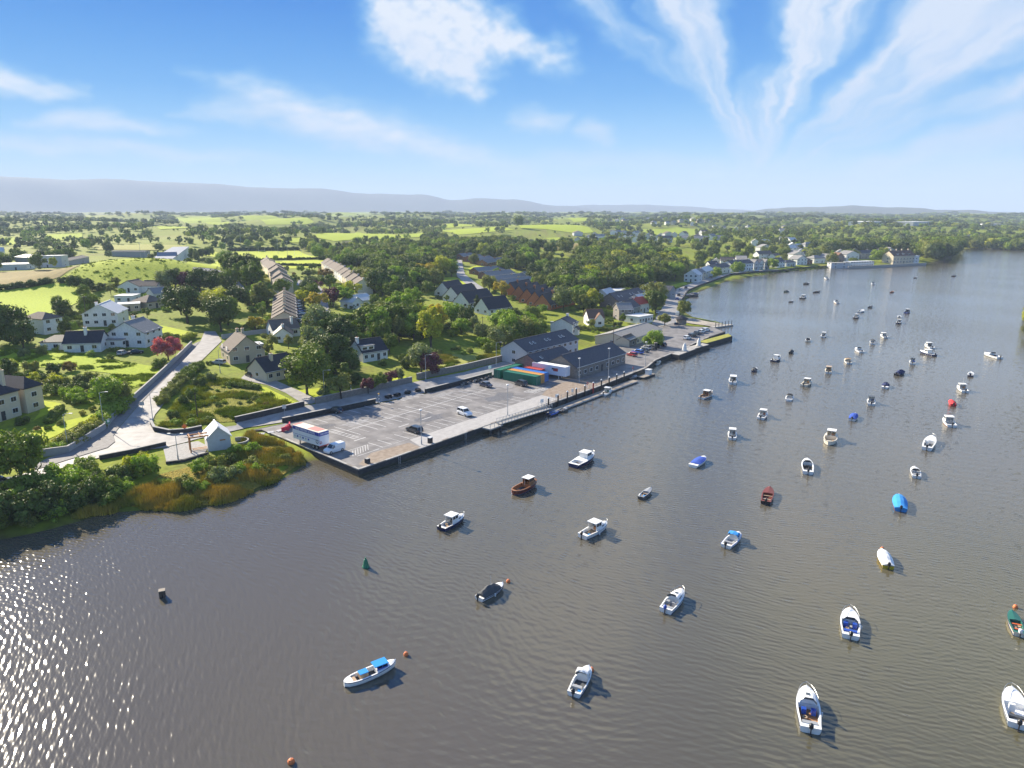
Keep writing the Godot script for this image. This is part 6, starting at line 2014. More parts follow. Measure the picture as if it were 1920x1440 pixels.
func make_houses() -> void:
	for r in [
		["cream two-storey house with tall chimney and sash windows", -120.7, -155.9, 1.31, 12.0, 8.0, 6.0, 8.8, "hip", "cream_render", "dark_slate", {short = "the cream two-storey house", name = "country_house", front = 4, chimneys = [[0.72, 0.45, 2.2]], wings = [[9.6, -1.2, 4.6, 11.0, 6.0, 8.4, "hip"], [13.6, -2.0, 2.6, 4.0, 3.2, 4.6, "hip"]]}],
		["white two-storey house with a dark hipped roof on the hillside", -168.2, -252.9, -0.42, 10.5, 7.0, 5.2, 7.2, "hip", "white_render", "brown_tile", {short = "the white hipped-roof house", front = 0, right = 2, door = false}],
		["white gabled house with large balcony windows and pale roof", -156.1, -271.5, 0.23, 12.0, 14.0, 4.6, 8.0, "front gable", "white_render", "pale_sheet", {short = "the house with the balcony windows", front = 4, floors = 2, chimneys = [[-0.4, 0.2, 0.3]]}],
		["dark-roofed bungalow with a tall pale chimney below the hill houses", -138.6, -228.1, 0.21, 10.8, 9.0, 2.8, 6.0, "gable", "white_render", "dark_slate", {short = "the dark-roofed bungalow", chimneys = [[0.1, 0.3, 1.4]], wings = [[-9.0, -3.0, 9.0, 7.0, 2.8, 4.6, "hip"]]}],
		["big white house with a wide gable and grey tiled roof", -127.9, -238.6, -0.0, 12.2, 12.0, 4.6, 8.2, "front gable", "white_render", "grey_tile", {short = "the big white gabled house", front = 3, right = 3, floors = 2, chimneys = [[-0.3, -0.5, 0.8]], wings = [[-3.5, 7.2, 6.0, 2.6, 2.6, 3.4, "flat"]]}],
		["small white bungalow with a brown roof at the foot of the green mound", -187.7, -353.7, -0.06, 10.8, 9.0, 3.0, 5.6, "front gable", "white_render", "brown_tile", {short = "the bungalow below the mound", wings = [[9.0, -2.0, 8.0, 8.0, 3.0, 5.2, "gable"]]}],
		["white flat-roofed outbuilding behind the flat-roofed house", -176.7, -326.6, 0.07, 8.2, 8.0, 3.0, 3.2, "flat", "white_render", "pale_sheet", {name = "outbuilding", category = "building", front = 2, short = "the flat-roofed outbuilding"}],
		["low flat-roofed house with pale roof and tan walls", -162.4, -300.4, 0.46, 8.5, 7.0, 2.9, 3.2, "flat", "beige_render", "pale_sheet", {short = "the flat-roofed house", front = 3}],
		["beige hipped bungalow beside the dark trees above the hill road", -158.6, -310.0, 1.09, 9.6, 10.0, 2.8, 5.4, "hip", "beige_render", "brown_tile", {short = "the beige hipped bungalow"}],
		["grey roofed bungalow with white car in front, above the flat-roofed house", -167.9, -338.1, 0.84, 7.9, 9.0, 2.8, 5.2, "gable", "pale_grey", "grey_tile", {short = "the grey bungalow on the hill"}],
		["tall white industrial shed with pale roof behind the green mound", -341.0, -531.5, 0.31, 18.7, 18.0, 8.0, 8.6, "mono", "pale_grey", "pale_sheet", {short = "the white industrial shed", name = "industrial_shed", category = "building", front = 1}],
		["dark grey industrial shed joined to the white one", -352.9, -532.4, -0.51, 22.2, 16.0, 7.5, 9.0, "gable", "grey_render", "grey_sheet", {short = "the grey industrial shed", name = "industrial_shed", category = "building", front = 0, door = false}],
		["long low white-roofed factory at the edge of the valley", -347.7, -496.7, 0.28, 25.3, 16.0, 4.0, 4.4, "flat", "white_render", "pale_sheet", {short = "the white-roofed factory", name = "factory", category = "building", front = 2}],
		["dark low workshop range beyond the white shed", -354.5, -575.8, 1.83, 67.6, 10.0, 4.0, 5.2, "gable", "grey_render", "dark_sheet", {short = "the dark workshops", name = "workshop", category = "building", front = 2}],
		["sports clubhouse with white gabled front and blue trim", -248.9, -521.3, 1.93, 258.1, 13.0, 8.4, 8.8, "flat", "white_render", "grey_sheet", {short = "the sports clubhouse", name = "clubhouse", category = "building", front = 6, floors = 2, wings = [[-11.0, 0.5, 9.0, 12.0, 8.4, 11.0, "front gable", "white_render", "grey_sheet", {front = 3, floors = 2, door = false}]]}],
		["long low grandstand roof beside the clubhouse", -365.4, -689.0, -0.09, 35.7, 9.0, 5.0, 5.6, "flat", "grey_render", "slate", {short = "the grandstand", name = "grandstand", category = "building", front = 0, door = false}],
		["beige two-storey house with a wide gable beside the hill road", -85.3, -220.9, 0.59, 10.6, 12.0, 3.6, 8.0, "front gable", "beige_render", "brown_tile", {short = "the beige gabled house", front = 3, floors = 2, left = 2, chimneys = [[0.12, -0.1, 1.6], [0.0, -0.8, 1.0]], wings = [[4.0, -8.0, 8.0, 5.0, 3.0, 3.2, "flat", "beige_render", "pale_sheet"]]}],
		["cream bungalow with a steep dark roof at the end of the drive", -69.4, -200.6, 0.9, 9.8, 9.5, 2.8, 6.2, "gable", "cream_render", "dark_slate", {short = "the cream bungalow by the drive", front = 4, chimneys = [[-0.2, 0.3, 0.9]], wings = [[3.2, 5.3, 3.2, 2.2, 2.6, 4.0, "front gable", "red_stone"]]}],
		["white dormer bungalow with a black roof above the quay road", -46.9, -227.2, 0.74, 9.1, 9.0, 2.9, 6.4, "gable", "white_render", "dark_slate", {short = "the white dormer bungalow", front = 4, dormers = [[-2.2, 4.6, 3.4, "grey_tile"]], chimneys = [[-0.95, 0.2, 1.0]]}],
		["dark-roofed bungalow with a white chimney under the terrace gable", -84.6, -259.7, 0.58, 9.7, 9.0, 2.8, 5.8, "gable", "white_render", "brown_tile", {short = "the bungalow under the terrace", chimneys = [[0.55, 0.5, 1.0]]}],
		["small white gabled bungalow half hidden by shrubs", -81.7, -250.6, 0.3, 6.3, 9.0, 2.7, 5.0, "front gable", "white_render", "dark_slate", {short = "the small white bungalow", chimneys = [[0.0, 0.6, 1.1]]}],
		["white bungalow with pale stepped roof at the end of the green", -72.6, -333.6, 0.99, 11.8, 10.0, 2.9, 5.2, "gable", "white_render", "pale_sheet", {short = "the bungalow on the green", wings = [[-6.0, 2.0, 6.0, 8.0, 2.9, 5.0, "front gable"]]}],
		["grey-roofed estate house farthest up the estate road among trees", -89.9, -644.4, -0.82, 19.6, 9.0, 4.8, 7.2, "gable", "white_render", "grey_tile", {group = "grey-roofed estate houses"}],
		["grey-roofed estate house second down the estate road among trees", -76.5, -600.9, -0.3, 13.5, 9.0, 4.8, 7.2, "gable", "pale_grey", "brown_tile", {group = "grey-roofed estate houses"}],
		["grey-roofed estate house third down the estate road among trees", -63.4, -558.3, -0.55, 15.1, 9.0, 4.8, 7.2, "gable", "white_render", "grey_tile", {group = "grey-roofed estate houses"}],
		["grey-roofed estate house nearest on the estate road among trees", -78.9, -551.0, -0.68, 13.1, 9.0, 4.8, 7.2, "gable", "pale_grey", "brown_tile", {group = "grey-roofed estate houses"}],
		["grey-roofed estate house lowest on the estate road among trees", -63.7, -516.3, -0.29, 11.1, 9.0, 4.8, 7.2, "gable", "white_render", "grey_tile", {group = "grey-roofed estate houses"}],
		["grey-roofed estate house alone beyond the estate road among trees", -187.2, -827.5, -0.3, 13.7, 9.0, 4.8, 7.2, "gable", "pale_grey", "brown_tile", {group = "grey-roofed estate houses"}],
		["white chalet with steep black roof, farthest of the four", -33.3, -385.4, 1.09, 15.9, 10.0, 2.6, 7.5, "gable", "white_render", "dark_slate", {group = "white chalets with black roofs", left = 2, floors = 1}],
		["white chalet with steep black roof, second farthest of the four", -26.0, -367.8, 1.09, 20.4, 10.0, 2.6, 7.5, "gable", "white_render", "dark_slate", {group = "white chalets with black roofs", left = 2, floors = 1}],
		["white chalet with steep black roof, third of the four", -18.5, -348.2, 0.96, 20.5, 10.0, 2.6, 7.5, "gable", "white_render", "dark_slate", {group = "white chalets with black roofs", left = 2, floors = 1}],
		["white chalet with steep black roof, nearest of the four", -8.7, -327.6, 0.77, 14.4, 10.0, 2.6, 7.5, "gable", "white_render", "dark_slate", {group = "white chalets with black roofs", left = 2, floors = 1}],
		["orange brick chalet with black roof, farthest of the five", 4.2, -400.1, 1.09, 22.9, 9.0, 2.6, 7.6, "gable", "orange_brick", "dark_slate", {group = "orange brick chalets", left = 2, chimneys = [[-0.3, 0.1, 0.8]]}],
		["orange brick chalet with black roof, second farthest of the five", 8.8, -386.6, 1.12, 23.9, 9.0, 2.6, 7.6, "gable", "orange_brick", "dark_slate", {group = "orange brick chalets", left = 2, chimneys = [[-0.3, 0.1, 0.8]]}],
		["orange brick chalet with black roof, middle of the five", 12.9, -375.7, 1.14, 25.0, 9.0, 2.6, 7.6, "gable", "orange_brick", "dark_slate", {group = "orange brick chalets", left = 2, chimneys = [[-0.3, 0.1, 0.8]]}],
		["orange brick chalet with black roof, second nearest of the five", 16.7, -364.3, 1.12, 24.5, 9.0, 2.6, 7.6, "gable", "orange_brick", "dark_slate", {group = "orange brick chalets", left = 2, chimneys = [[-0.3, 0.1, 0.8]]}],
		["orange brick chalet with black roof, nearest of the five", 21.7, -356.5, 1.07, 29.0, 9.0, 2.6, 7.6, "gable", "orange_brick", "dark_slate", {group = "orange brick chalets", left = 2, chimneys = [[-0.3, 0.1, 0.8]]}],
		["brick-gabled bungalow with grey roof, farthest along the wooded lane", -40.3, -618.6, 0.91, 15.9, 9.0, 2.6, 4.9, "gable", "brown_brick", "grey_tile", {group = "bungalows along the wooded lane", chimneys = [[0.2, 0.1, 0.6]]}],
		["brick-gabled bungalow with grey roof, second along the wooded lane", -31.7, -598.4, 1.17, 23.6, 9.0, 2.6, 4.9, "gable", "brown_brick", "grey_tile", {group = "bungalows along the wooded lane", chimneys = [[0.2, 0.1, 0.6]]}],
		["brick-gabled bungalow with grey roof, third along the wooded lane", -24.2, -586.2, 1.18, 28.3, 9.0, 2.6, 4.9, "gable", "brown_brick", "grey_tile", {group = "bungalows along the wooded lane", chimneys = [[0.2, 0.1, 0.6]]}],
		["brick-gabled bungalow with grey roof, fourth along the wooded lane", -15.8, -575.0, 1.13, 34.6, 9.0, 2.6, 4.9, "gable", "brown_brick", "grey_tile", {group = "bungalows along the wooded lane", chimneys = [[0.2, 0.1, 0.6]]}],
		["brick-gabled bungalow with grey roof, fifth along the wooded lane", -17.3, -509.0, 0.84, 28.0, 9.0, 2.6, 4.9, "gable", "brown_brick", "grey_tile", {group = "bungalows along the wooded lane", chimneys = [[0.2, 0.1, 0.6]]}],
		["brick-gabled bungalow with grey roof, sixth along the wooded lane", -10.2, -482.5, 0.91, 28.8, 9.0, 2.6, 4.9, "gable", "brown_brick", "grey_tile", {group = "bungalows along the wooded lane", chimneys = [[0.2, 0.1, 0.6]]}],
		["brick-gabled bungalow with grey roof, seventh along the wooded lane", -2.5, -460.4, 0.85, 29.0, 9.0, 2.6, 4.9, "gable", "beige_render", "grey_tile", {group = "bungalows along the wooded lane", chimneys = [[0.2, 0.1, 0.6]]}],
		["brick-gabled bungalow with grey roof, nearest along the wooded lane", 2.0, -442.8, 0.93, 28.6, 9.0, 2.6, 4.9, "gable", "beige_render", "grey_tile", {group = "bungalows along the wooded lane", chimneys = [[0.2, 0.1, 0.6]]}],
		["brick-gabled bungalow with grey roof, white-walled along the wooded lane", 13.4, -491.0, 0.85, 18.4, 9.0, 2.6, 4.9, "gable", "white_render", "grey_tile", {group = "bungalows along the wooded lane", chimneys = [[0.2, 0.1, 0.6]]}],
		["white two-storey house with a slate roof above the warehouses", 21.0, -281.3, 1.17, 7.5, 9.0, 4.5, 6.6, "gable", "white_render", "slate", {short = "the white house above the warehouses", left = 0, chimneys = [[0.95, 0.0, 1.0]], wings = [[0.0, 5.2, 2.2, 1.6, 2.4, 3.2, "gable", "white_render", "dark_slate", {front = 0, right = 0, left = 0, door = false}]]}],
		["white cottage with a brown roof and stone gable", 35.4, -304.8, 0.15, 6.8, 9.0, 3.4, 6.6, "gable", "white_render", "red_brown_tile", {short = "the brown-roofed cottage", wings = [[1.0, 4.9, 4.0, 2.0, 3.2, 5.6, "front gable"]]}],
		["low white garden store with a flat roof", 19.3, -293.2, 0.4, 4.9, 5.0, 2.4, 2.6, "flat", "white_render", "pale_sheet", {name = "garden_store", category = "building", front = 1, short = "the garden store"}],
		["pale gabled hall at the edge of the wood", 51.4, -388.1, -0.46, 6.9, 14.0, 3.6, 6.4, "front gable", "pale_grey", "pale_sheet", {short = "the pale hall", name = "hall", category = "building"}],
		["long flat-roofed hall with a pale roof", 60.0, -406.4, 0.61, 18.2, 10.0, 4.0, 4.4, "flat", "white_render", "pale_sheet", {short = "the flat-roofed hall", name = "hall", category = "building"}],
		["long slate-roofed building with roof lights", 58.8, -372.6, 0.95, 33.0, 11.0, 3.6, 7.4, "gable", "stone", "slate", {short = "the long slate-roofed building", name = "long_house", skylights = [-0.7, -0.5, 0.1, 0.3, 0.7]}],
		["grey two-storey building with stone gable", 50.6, -322.5, 0.16, 6.5, 9.0, 5.0, 7.4, "gable", "stone", "grey_tile", {short = "the grey stone-gabled building"}],
		["slate-roofed grey cottage beside the red roof", 54.8, -335.5, 0.96, 8.7, 9.0, 4.0, 7.0, "gable", "grey_render", "slate", {short = "the grey slate cottage"}],
		["white house with a bright red roof", 61.3, -346.4, 0.86, 9.0, 8.0, 4.4, 7.0, "gable", "white_render", "red_sheet", {short = "the red-roofed house", chimneys = [[-0.9, 0.0, 0.7]]}],
		["light-roofed shop beyond the red roof", 68.8, -370.3, 0.84, 16.8, 10.0, 4.0, 6.4, "gable", "pale_grey", "pale_sheet", {short = "the light-roofed shop", name = "shop", category = "building"}],
		["white pavilion with pillars and a pale canopy roof", 56.6, -315.1, 0.75, 10.1, 8.0, 3.0, 3.3, "flat", "white_render", "pale_sheet", {short = "the pillared pavilion", name = "pavilion", category = "building", front = 5}],
		["white gabled house at the bend of the promenade", 81.2, -414.9, -0.62, 9.7, 11.0, 4.8, 8.2, "front gable", "white_render", "dark_slate", {short = "the gabled house at the bend", wings = [[9.0, -2.0, 7.0, 8.0, 4.0, 6.4, "gable", "grey_render", "slate"]]}],
		["long low community building with blue doors", 45.6, -272.4, 0.97, 30.1, 14.0, 3.1, 4.9, "gable", "cream_render", "grey_tile", {short = "the community building", name = "community_building", category = "building", front = 6, wings = [[-11.8, 4.6, 6.0, 5.0, 2.6, 4.2, "gable", "stone", "brown_tile"]]}],
		["long stone warehouse with slate roof facing the quay", 23.8, -219.7, 0.89, 28.4, 11.0, 3.5, 6.4, "gable", "stone", "slate", {short = "the long stone warehouse", name = "warehouse", category = "warehouse", front = 9, y = 1.5}],
		["low middle warehouse with a brick gable and roof light", 10.5, -220.2, 0.89, 18.0, 10.0, 3.2, 5.7, "gable", "red_stone", "slate", {short = "the middle warehouse", name = "warehouse", category = "warehouse", skylights = [-0.6], front = 0, y = 1.5, door = false}],
		["two-storey pale warehouse with six roof lights", 9.7, -236.4, 0.89, 29.0, 11.0, 5.0, 7.9, "gable", "pale_grey", "slate", {short = "the two-storey warehouse", name = "warehouse", category = "warehouse", skylights = [-0.62, -0.5, -0.06, 0.06, 0.5, 0.62], front = 9, y = 1.5, floors = 2}],
		["white gabled house with a dark upper window first on the promenade", 127.7, -503.9, -0.51, 9.8, 12.0, 5.0, 8.2, "front gable", "white_render", "pale_sheet", {group = "houses along the promenade", front = 3, chimneys = []}],
		["cream house beside the white gabled one on the promenade", 134.8, -520.7, 0.67, 8.1, 9.0, 5.0, 7.4, "gable", "cream_render", "grey_tile", {group = "houses along the promenade", front = 3, chimneys = [[0.9, 0.0, 0.9]]}],
		["pale grey house with a light roof on the promenade", 144.1, -538.0, 1.1, 27.8, 9.0, 5.0, 7.4, "gable", "pale_grey", "pale_sheet", {group = "houses along the promenade", front = 3, chimneys = [[0.9, 0.0, 0.9]]}],
		["slate-roofed house behind the round tree on the promenade", 157.2, -562.0, 0.96, 17.1, 9.0, 4.6, 7.2, "gable", "pale_grey", "slate", {group = "houses along the promenade", front = 2, chimneys = [[0.9, 0.0, 0.9]]}],
		["low slate-roofed house before the white terrace", 167.9, -574.8, 0.81, 14.2, 9.0, 4.6, 7.2, "gable", "white_render", "slate", {group = "houses along the promenade", front = 2, chimneys = [[0.9, 0.0, 0.9]]}],
		["first tall house of the white terrace", 178.8, -587.8, 0.67, 9.5, 9.0, 6.0, 8.6, "gable", "white_render", "slate", {group = "houses along the promenade", front = 3, chimneys = [[0.9, 0.0, 0.9]]}],
		["middle house of the white terrace", 186.8, -593.8, 0.67, 9.7, 9.0, 6.0, 8.6, "gable", "white_render", "slate", {group = "houses along the promenade", front = 3, chimneys = [[0.9, 0.0, 0.9]]}],
		["last house of the white terrace", 194.9, -600.0, 0.67, 9.9, 9.0, 6.0, 8.6, "gable", "white_render", "slate", {group = "houses along the promenade", front = 3, chimneys = [[0.9, 0.0, 0.9]]}],
		["first narrow gabled house after the terrace", 204.9, -609.3, 0.22, 4.5, 9.0, 5.6, 8.4, "front gable", "pale_grey", "slate", {group = "houses along the promenade", front = 3, chimneys = []}],
		["second narrow gabled house after the terrace", 208.4, -611.6, 0.76, 8.3, 9.0, 5.6, 8.4, "front gable", "white_render", "slate", {group = "houses along the promenade", front = 3, chimneys = []}],
		["third narrow gabled house after the terrace", 216.4, -616.0, 0.17, 4.4, 9.0, 5.6, 8.4, "front gable", "pale_grey", "slate", {group = "houses along the promenade", front = 3, chimneys = []}],
		["white house beyond the leafy tree on the promenade", 233.7, -634.4, 0.61, 10.8, 9.0, 5.0, 8.0, "gable", "white_render", "slate", {group = "houses along the promenade", front = 3, chimneys = [[0.9, 0.0, 0.9]]}],
		["low grey house by the embankment", 247.6, -646.0, 0.55, 13.1, 8.0, 3.6, 5.6, "hip", "pale_grey", "slate", {group = "houses along the promenade", front = 2, chimneys = []}],
		["white gabled house above the embankment", 264.0, -664.3, 0.49, 13.4, 10.0, 5.0, 8.2, "front gable", "white_render", "grey_tile", {group = "houses along the promenade", front = 3, chimneys = []}],
		["small dark cottage above the embankment", 273.8, -668.8, 0.77, 7.9, 8.0, 3.4, 5.6, "hip", "brown_brick", "dark_slate", {group = "houses along the promenade", front = 2, chimneys = []}],
		["white hipped house above the embankment", 287.3, -681.6, 0.47, 14.3, 10.0, 4.4, 7.2, "hip", "white_render", "grey_tile", {group = "houses along the promenade", front = 2, chimneys = []}],
		["cream gabled house above the boathouse", 303.0, -693.5, 0.6, 12.3, 9.0, 4.4, 7.6, "front gable", "cream_render", "grey_tile", {group = "houses along the promenade", front = 2, chimneys = []}],
		["reddish gabled house above the boathouse", 316.0, -699.2, 0.15, 7.9, 10.0, 5.0, 8.4, "front gable", "red_stone", "red_brown_tile", {group = "houses along the promenade", front = 3, chimneys = []}],
		["tall white gabled house above the boathouse", 328.5, -704.1, 0.46, 18.0, 11.0, 7.0, 10.0, "front gable", "white_render", "grey_tile", {group = "houses along the promenade", front = 3, chimneys = []}],
		["first grey house of the river row", 357.8, -735.9, 0.51, 16.2, 9.0, 5.4, 8.2, "gable", "grey_render", "slate", {group = "houses along the promenade", front = 3, chimneys = [[0.9, 0.0, 0.9]]}],
		["second grey house of the river row", 372.7, -744.1, 0.52, 16.9, 9.0, 5.4, 8.2, "gable", "grey_render", "slate", {group = "houses along the promenade", front = 3, chimneys = [[0.9, 0.0, 0.9]]}],
		["pale gabled house behind the hotel", 414.3, -796.5, 0.33, 13.6, 9.0, 5.0, 8.0, "front gable", "pale_grey", "grey_tile", {group = "houses along the promenade", front = 3, chimneys = []}],
		["large cream riverside hotel with red-brown roof and four chimneys", 373.5, -695.6, 0.36, 27.6, 13.0, 7.2, 11.8, "gable", "cream_render", "red_brown_tile", {short = "the riverside hotel", name = "hotel", category = "building", front = 7, floors = 2, chimneys = [[-0.8, 0.0, 1.4], [-0.3, 0.0, 1.4], [0.2, 0.0, 1.4], [0.8, 0.0, 1.4]], dormers = [[-7.0, 2.2, 7.8], [0.0, 2.2, 7.8], [7.0, 2.2, 7.8]], wings = [[16.0, 1.0, 7.0, 11.0, 6.8, 7.1, "flat", "white_render", "pale_sheet"]]}],
		["low white glazed boathouse on the river wall", 318.3, -659.8, 0.41, 29.7, 8.0, 4.6, 5.0, "flat", "white_render", "pale_sheet", {short = "the glazed boathouse", name = "boathouse", category = "building", front = 9, door = false}],
		["pale blank river pump house on the wall", 292.9, -645.9, 0.11, 16.2, 7.0, 5.0, 5.2, "flat", "pale_grey", "concrete", {short = "the pump house", name = "pump_house", category = "building", front = 2, door = false}],
		["grey manor house among trees on the far bank", 672.3, -1061.7, -0.22, 16.1, 14.0, 9.0, 12.0, "hip", "grey_render", "slate", {short = "the far manor", name = "manor", front = 5, floors = 3}],
		["pale roofed house among the middle woods", -93.8, -917.8, -0.04, 16.2, 14.0, 4.0, 8.0, "hip", "white_render", "pale_sheet", {short = "the pale-roofed house in the woods"}],
		["long low pale shed far off, first of the pair", 727.0, -1514.8, -0.82, 37.3, 40.0, 6.0, 8.0, "flat", "pale_grey", "pale_sheet", {name = "far_shed", category = "building", plain = true, group = "far pale sheds"}],
		["long low pale shed far off, second of the pair", 744.6, -1508.2, 0.1, 40.4, 40.0, 6.0, 8.0, "flat", "pale_grey", "pale_sheet", {name = "far_shed", category = "building", plain = true, group = "far pale sheds"}],
		["long low pale shed far off, beyond the headland", 832.3, -1511.4, 0.68, 93.1, 40.0, 6.0, 8.0, "flat", "pale_grey", "pale_sheet", {name = "far_shed", category = "building", plain = true, group = "far pale sheds"}],
		["long low pale shed far off, above the far bank", 1273.1, -1932.3, -0.18, 38.1, 40.0, 6.0, 8.0, "flat", "pale_grey", "pale_sheet", {name = "far_shed", category = "building", plain = true, group = "far pale sheds"}],
		["white farmhouse at the left edge of the valley", -459.8, -645.4, 0.53, 8.9, 10.0, 4.0, 7.0, "gable", "white_render", "pale_sheet", {short = "the edge farmhouse"}]]:
		house(r)

	terrace(8, Vector2(-82.1, -269.3), Vector2(-0.294, -0.956), 7.74, 9.0, 4.7, 7.1, ["cream_render"], "brown_tile", "two-storey terraced house with a pale gable, %s in the lower hillside terrace", "lower hillside terrace", false)
	terrace(9, Vector2(-112.6, -367.2), Vector2(-0.365, -0.931), 17.94, 9.0, 5.0, 7.6, ["cream_render"], "brown_tile", "two-storey terraced house, %s in the upper hillside terrace", "upper hillside terrace", false)
	terrace(9, Vector2(-81.9, -372.7), Vector2(-0.364, -0.931), 16.19, 9.0, 5.0, 7.6, ["white_render", "pale_grey", "cream_render"], "brown_tile", "pale terraced house with brick chimney, %s in the terrace across the green", "terrace across the green", true)
	estate("small white house", "the estate below the far field", ["white_render", "white_render", "pale_grey"], ["grey_tile", "slate", "brown_tile"], [[111, -1227, 0.25, 16, 5, 3, 2, 2], [102, -1126, -0.2, 9, 5, 3, 2, 2], [124, -1172, 1.35, 12, 5, 2, 0, 0], [93, -839, 1.35, 12, 3, 1, 0, 0], [138, -1215, 1.35, 10, 5, 0, 0, 1], [129, -1120, 0.25, 10, 5, 2, 0, 2], [145, -1204, 0.25, 16, 3, 0, 1, 0], [101, -840, 0.35, 16, 3, 2, 0, 0], [145, -1108, 0.25, 9, 3, 1, 1, 0], [176, -1271, 0.25, 16, 5, 3, 0, 1], [164, -1171, -0.2, 12, 5, 3, 0, 1], [121, -840, 0.35, 9, 3, 1, 0, 0], [186, -1274, 0.25, 9, 5, 0, 2, 0], [165, -1117, 1.35, 16, 5, 1, 1, 0], [196, -1274, 0.35, 16, 5, 3, 2, 1], [187, -1206, 0.35, 12, 3, 2, 1, 0], [180, -1154, -0.2, 9, 5, 3, 0, 2], [195, -1214, -0.2, 9, 5, 3, 2, 2], [187, -1144, 1.35, 16, 5, 0, 2, 1], [177, -1071, 0.25, 12, 5, 3, 2, 1], [218, -1275, 0.9, 16, 5, 0, 0, 0], [158, -921, 1.35, 12, 5, 0, 1, 0], [197, -1136, 0.9, 10, 3, 2, 1, 2], [168, -940, 0.35, 9, 5, 0, 2, 2], [209, -1117, 1.35, 16, 5, 0, 2, 1], [227, -1205, 1.35, 9, 5, 0, 1, 0]])
	estate("tiny pale house", "the hazy far town", ["white_render", "cream_render"], ["grey_tile", "slate"], [[287, -2129, 1.35, 12, 3, 2, 1, 1], [306, -2122, 0.9, 9, 5, 3, 0, 0], [309, -2044, 0.35, 9, 5, 0, 0, 0], [428, -2820, -0.2, 16, 5, 3, 0, 0], [336, -2214, 0.9, 10, 5, 1, 0, 0], [330, -2144, 0.35, 12, 5, 0, 1, 1], [532, -3347, 0.9, 12, 5, 2, 1, 1], [346, -2164, 0.9, 9, 5, 1, 0, 0], [413, -2334, -0.2, 16, 3, 3, 0, 0], [573, -3230, 1.35, 10, 3, 3, 0, 1], [451, -2418, -0.2, 10, 5, 0, 0, 0], [487, -2524, 0.35, 10, 5, 0, 1, 0], [329, -1690, 0.35, 12, 5, 2, 0, 0], [466, -2392, 1.35, 9, 5, 0, 1, 0], [499, -2446, 0.25, 10, 5, 1, 1, 1], [355, -1668, 0.25, 9, 5, 0, 0, 0], [373, -1684, 0.9, 16, 5, 0, 1, 0], [557, -2511, 0.9, 12, 3, 3, 1, 1], [577, -2545, 0.9, 10, 5, 0, 1, 1], [400, -1721, 0.35, 16, 5, 2, 1, 0], [413, -1726, 0.25, 10, 5, 2, 0, 1], [422, -1757, 1.35, 10, 3, 1, 0, 0], [416, -1679, 1.35, 16, 5, 1, 0, 0], [436, -1760, 0.25, 10, 5, 3, 0, 0], [446, -1731, 0.25, 16, 5, 2, 1, 0], [465, -1741, 0.25, 10, 5, 0, 1, 1]])
	estate("grey-roofed house", "the grey rows above the woods", ["pale_grey", "white_render"], ["grey_tile", "brown_tile"], [[216, -1127, 0.35, 10, 3, 3, 1, 0], [193, -954, 0.9, 10, 5, 0, 0, 0], [253, -1234, 1.35, 9, 3, 1, 1, 0], [191, -905, 0.25, 16, 5, 1, 0, 1], [260, -1211, 0.35, 16, 5, 3, 0, 1], [247, -1104, 1.35, 16, 5, 1, 0, 0], [260, -1097, 0.9, 12, 5, 0, 1, 1], [231, -968, -0.2, 16, 3, 2, 1, 0], [263, -1030, 1.35, 10, 3, 2, 0, 1], [238, -914, -0.2, 16, 5, 0, 1, 0], [291, -1104, 0.35, 10, 5, 1, 0, 1], [281, -1058, 1.35, 16, 5, 1, 1, 1], [267, -971, 0.9, 16, 5, 0, 1, 0], [279, -972, -0.2, 9, 3, 1, 1, 0]])
	estate("pale-roofed house half hidden", "the riverside wood", ["white_render", "pale_grey"], ["pale_sheet", "grey_tile"], [[293, -872, 1.35, 9, 5, 0, 0, 1], [277, -793, 0.25, 16, 5, 3, 1, 1], [316, -903, 0.35, 9, 3, 1, 1, 0], [352, -939, -0.2, 10, 5, 1, 1, 1], [305, -791, 0.25, 10, 5, 0, 0, 0], [360, -934, 0.35, 10, 5, 1, 0, 0], [322, -831, 1.35, 10, 5, 1, 1, 0], [345, -889, 0.9, 16, 3, 0, 1, 0], [319, -812, -0.2, 9, 3, 2, 0, 1], [334, -845, 0.35, 9, 3, 0, 1, 0], [310, -773, 0.9, 10, 3, 2, 1, 0], [364, -889, 0.35, 16, 3, 2, 1, 1]])
	estate("pale house", "the second row behind the promenade", ["white_render", "white_render", "pale_grey"], ["grey_tile", "slate", "brown_tile"], [[170, -611, 0.35, 9, 3, 1, 1, 1], [183, -644, -0.2, 10, 3, 3, 2, 0], [190, -635, -0.2, 12, 5, 1, 0, 2], [207, -650, 1.35, 16, 5, 3, 2, 0], [247, -710, 0.35, 16, 5, 0, 0, 2], [258, -707, 0.9, 16, 3, 1, 1, 2], [290, -743, 0.9, 16, 3, 3, 2, 1], [283, -716, 0.35, 16, 5, 3, 0, 0], [303, -748, 0.9, 12, 5, 1, 2, 1], [293, -713, 0.25, 12, 5, 1, 1, 1], [342, -751, 1.35, 10, 5, 2, 1, 0], [348, -735, 1.35, 12, 5, 1, 2, 0], [362, -762, 1.35, 12, 5, 2, 2, 1], [387, -772, 0.9, 12, 3, 3, 2, 2]])
	estate("white house standing alone", "the far wood", ["white_render", "cream_render"], ["grey_tile", "slate"], [[460, -1652, 0.35, 9, 5, 1, 0, 0], [481, -1652, 0.9, 12, 5, 1, 1, 1], [498, -1614, 0.9, 16, 5, 2, 1, 1], [513, -1664, 1.35, 16, 3, 0, 0, 0], [364, -1126, 0.9, 9, 3, 1, 0, 1], [548, -1689, 0.35, 9, 5, 2, 0, 0], [441, -1234, -0.2, 10, 5, 0, 1, 1], [614, -1700, 0.35, 10, 3, 2, 0, 1], [431, -1159, -0.2, 9, 5, 0, 0, 0], [655, -1749, 0.25, 9, 5, 3, 1, 1]])

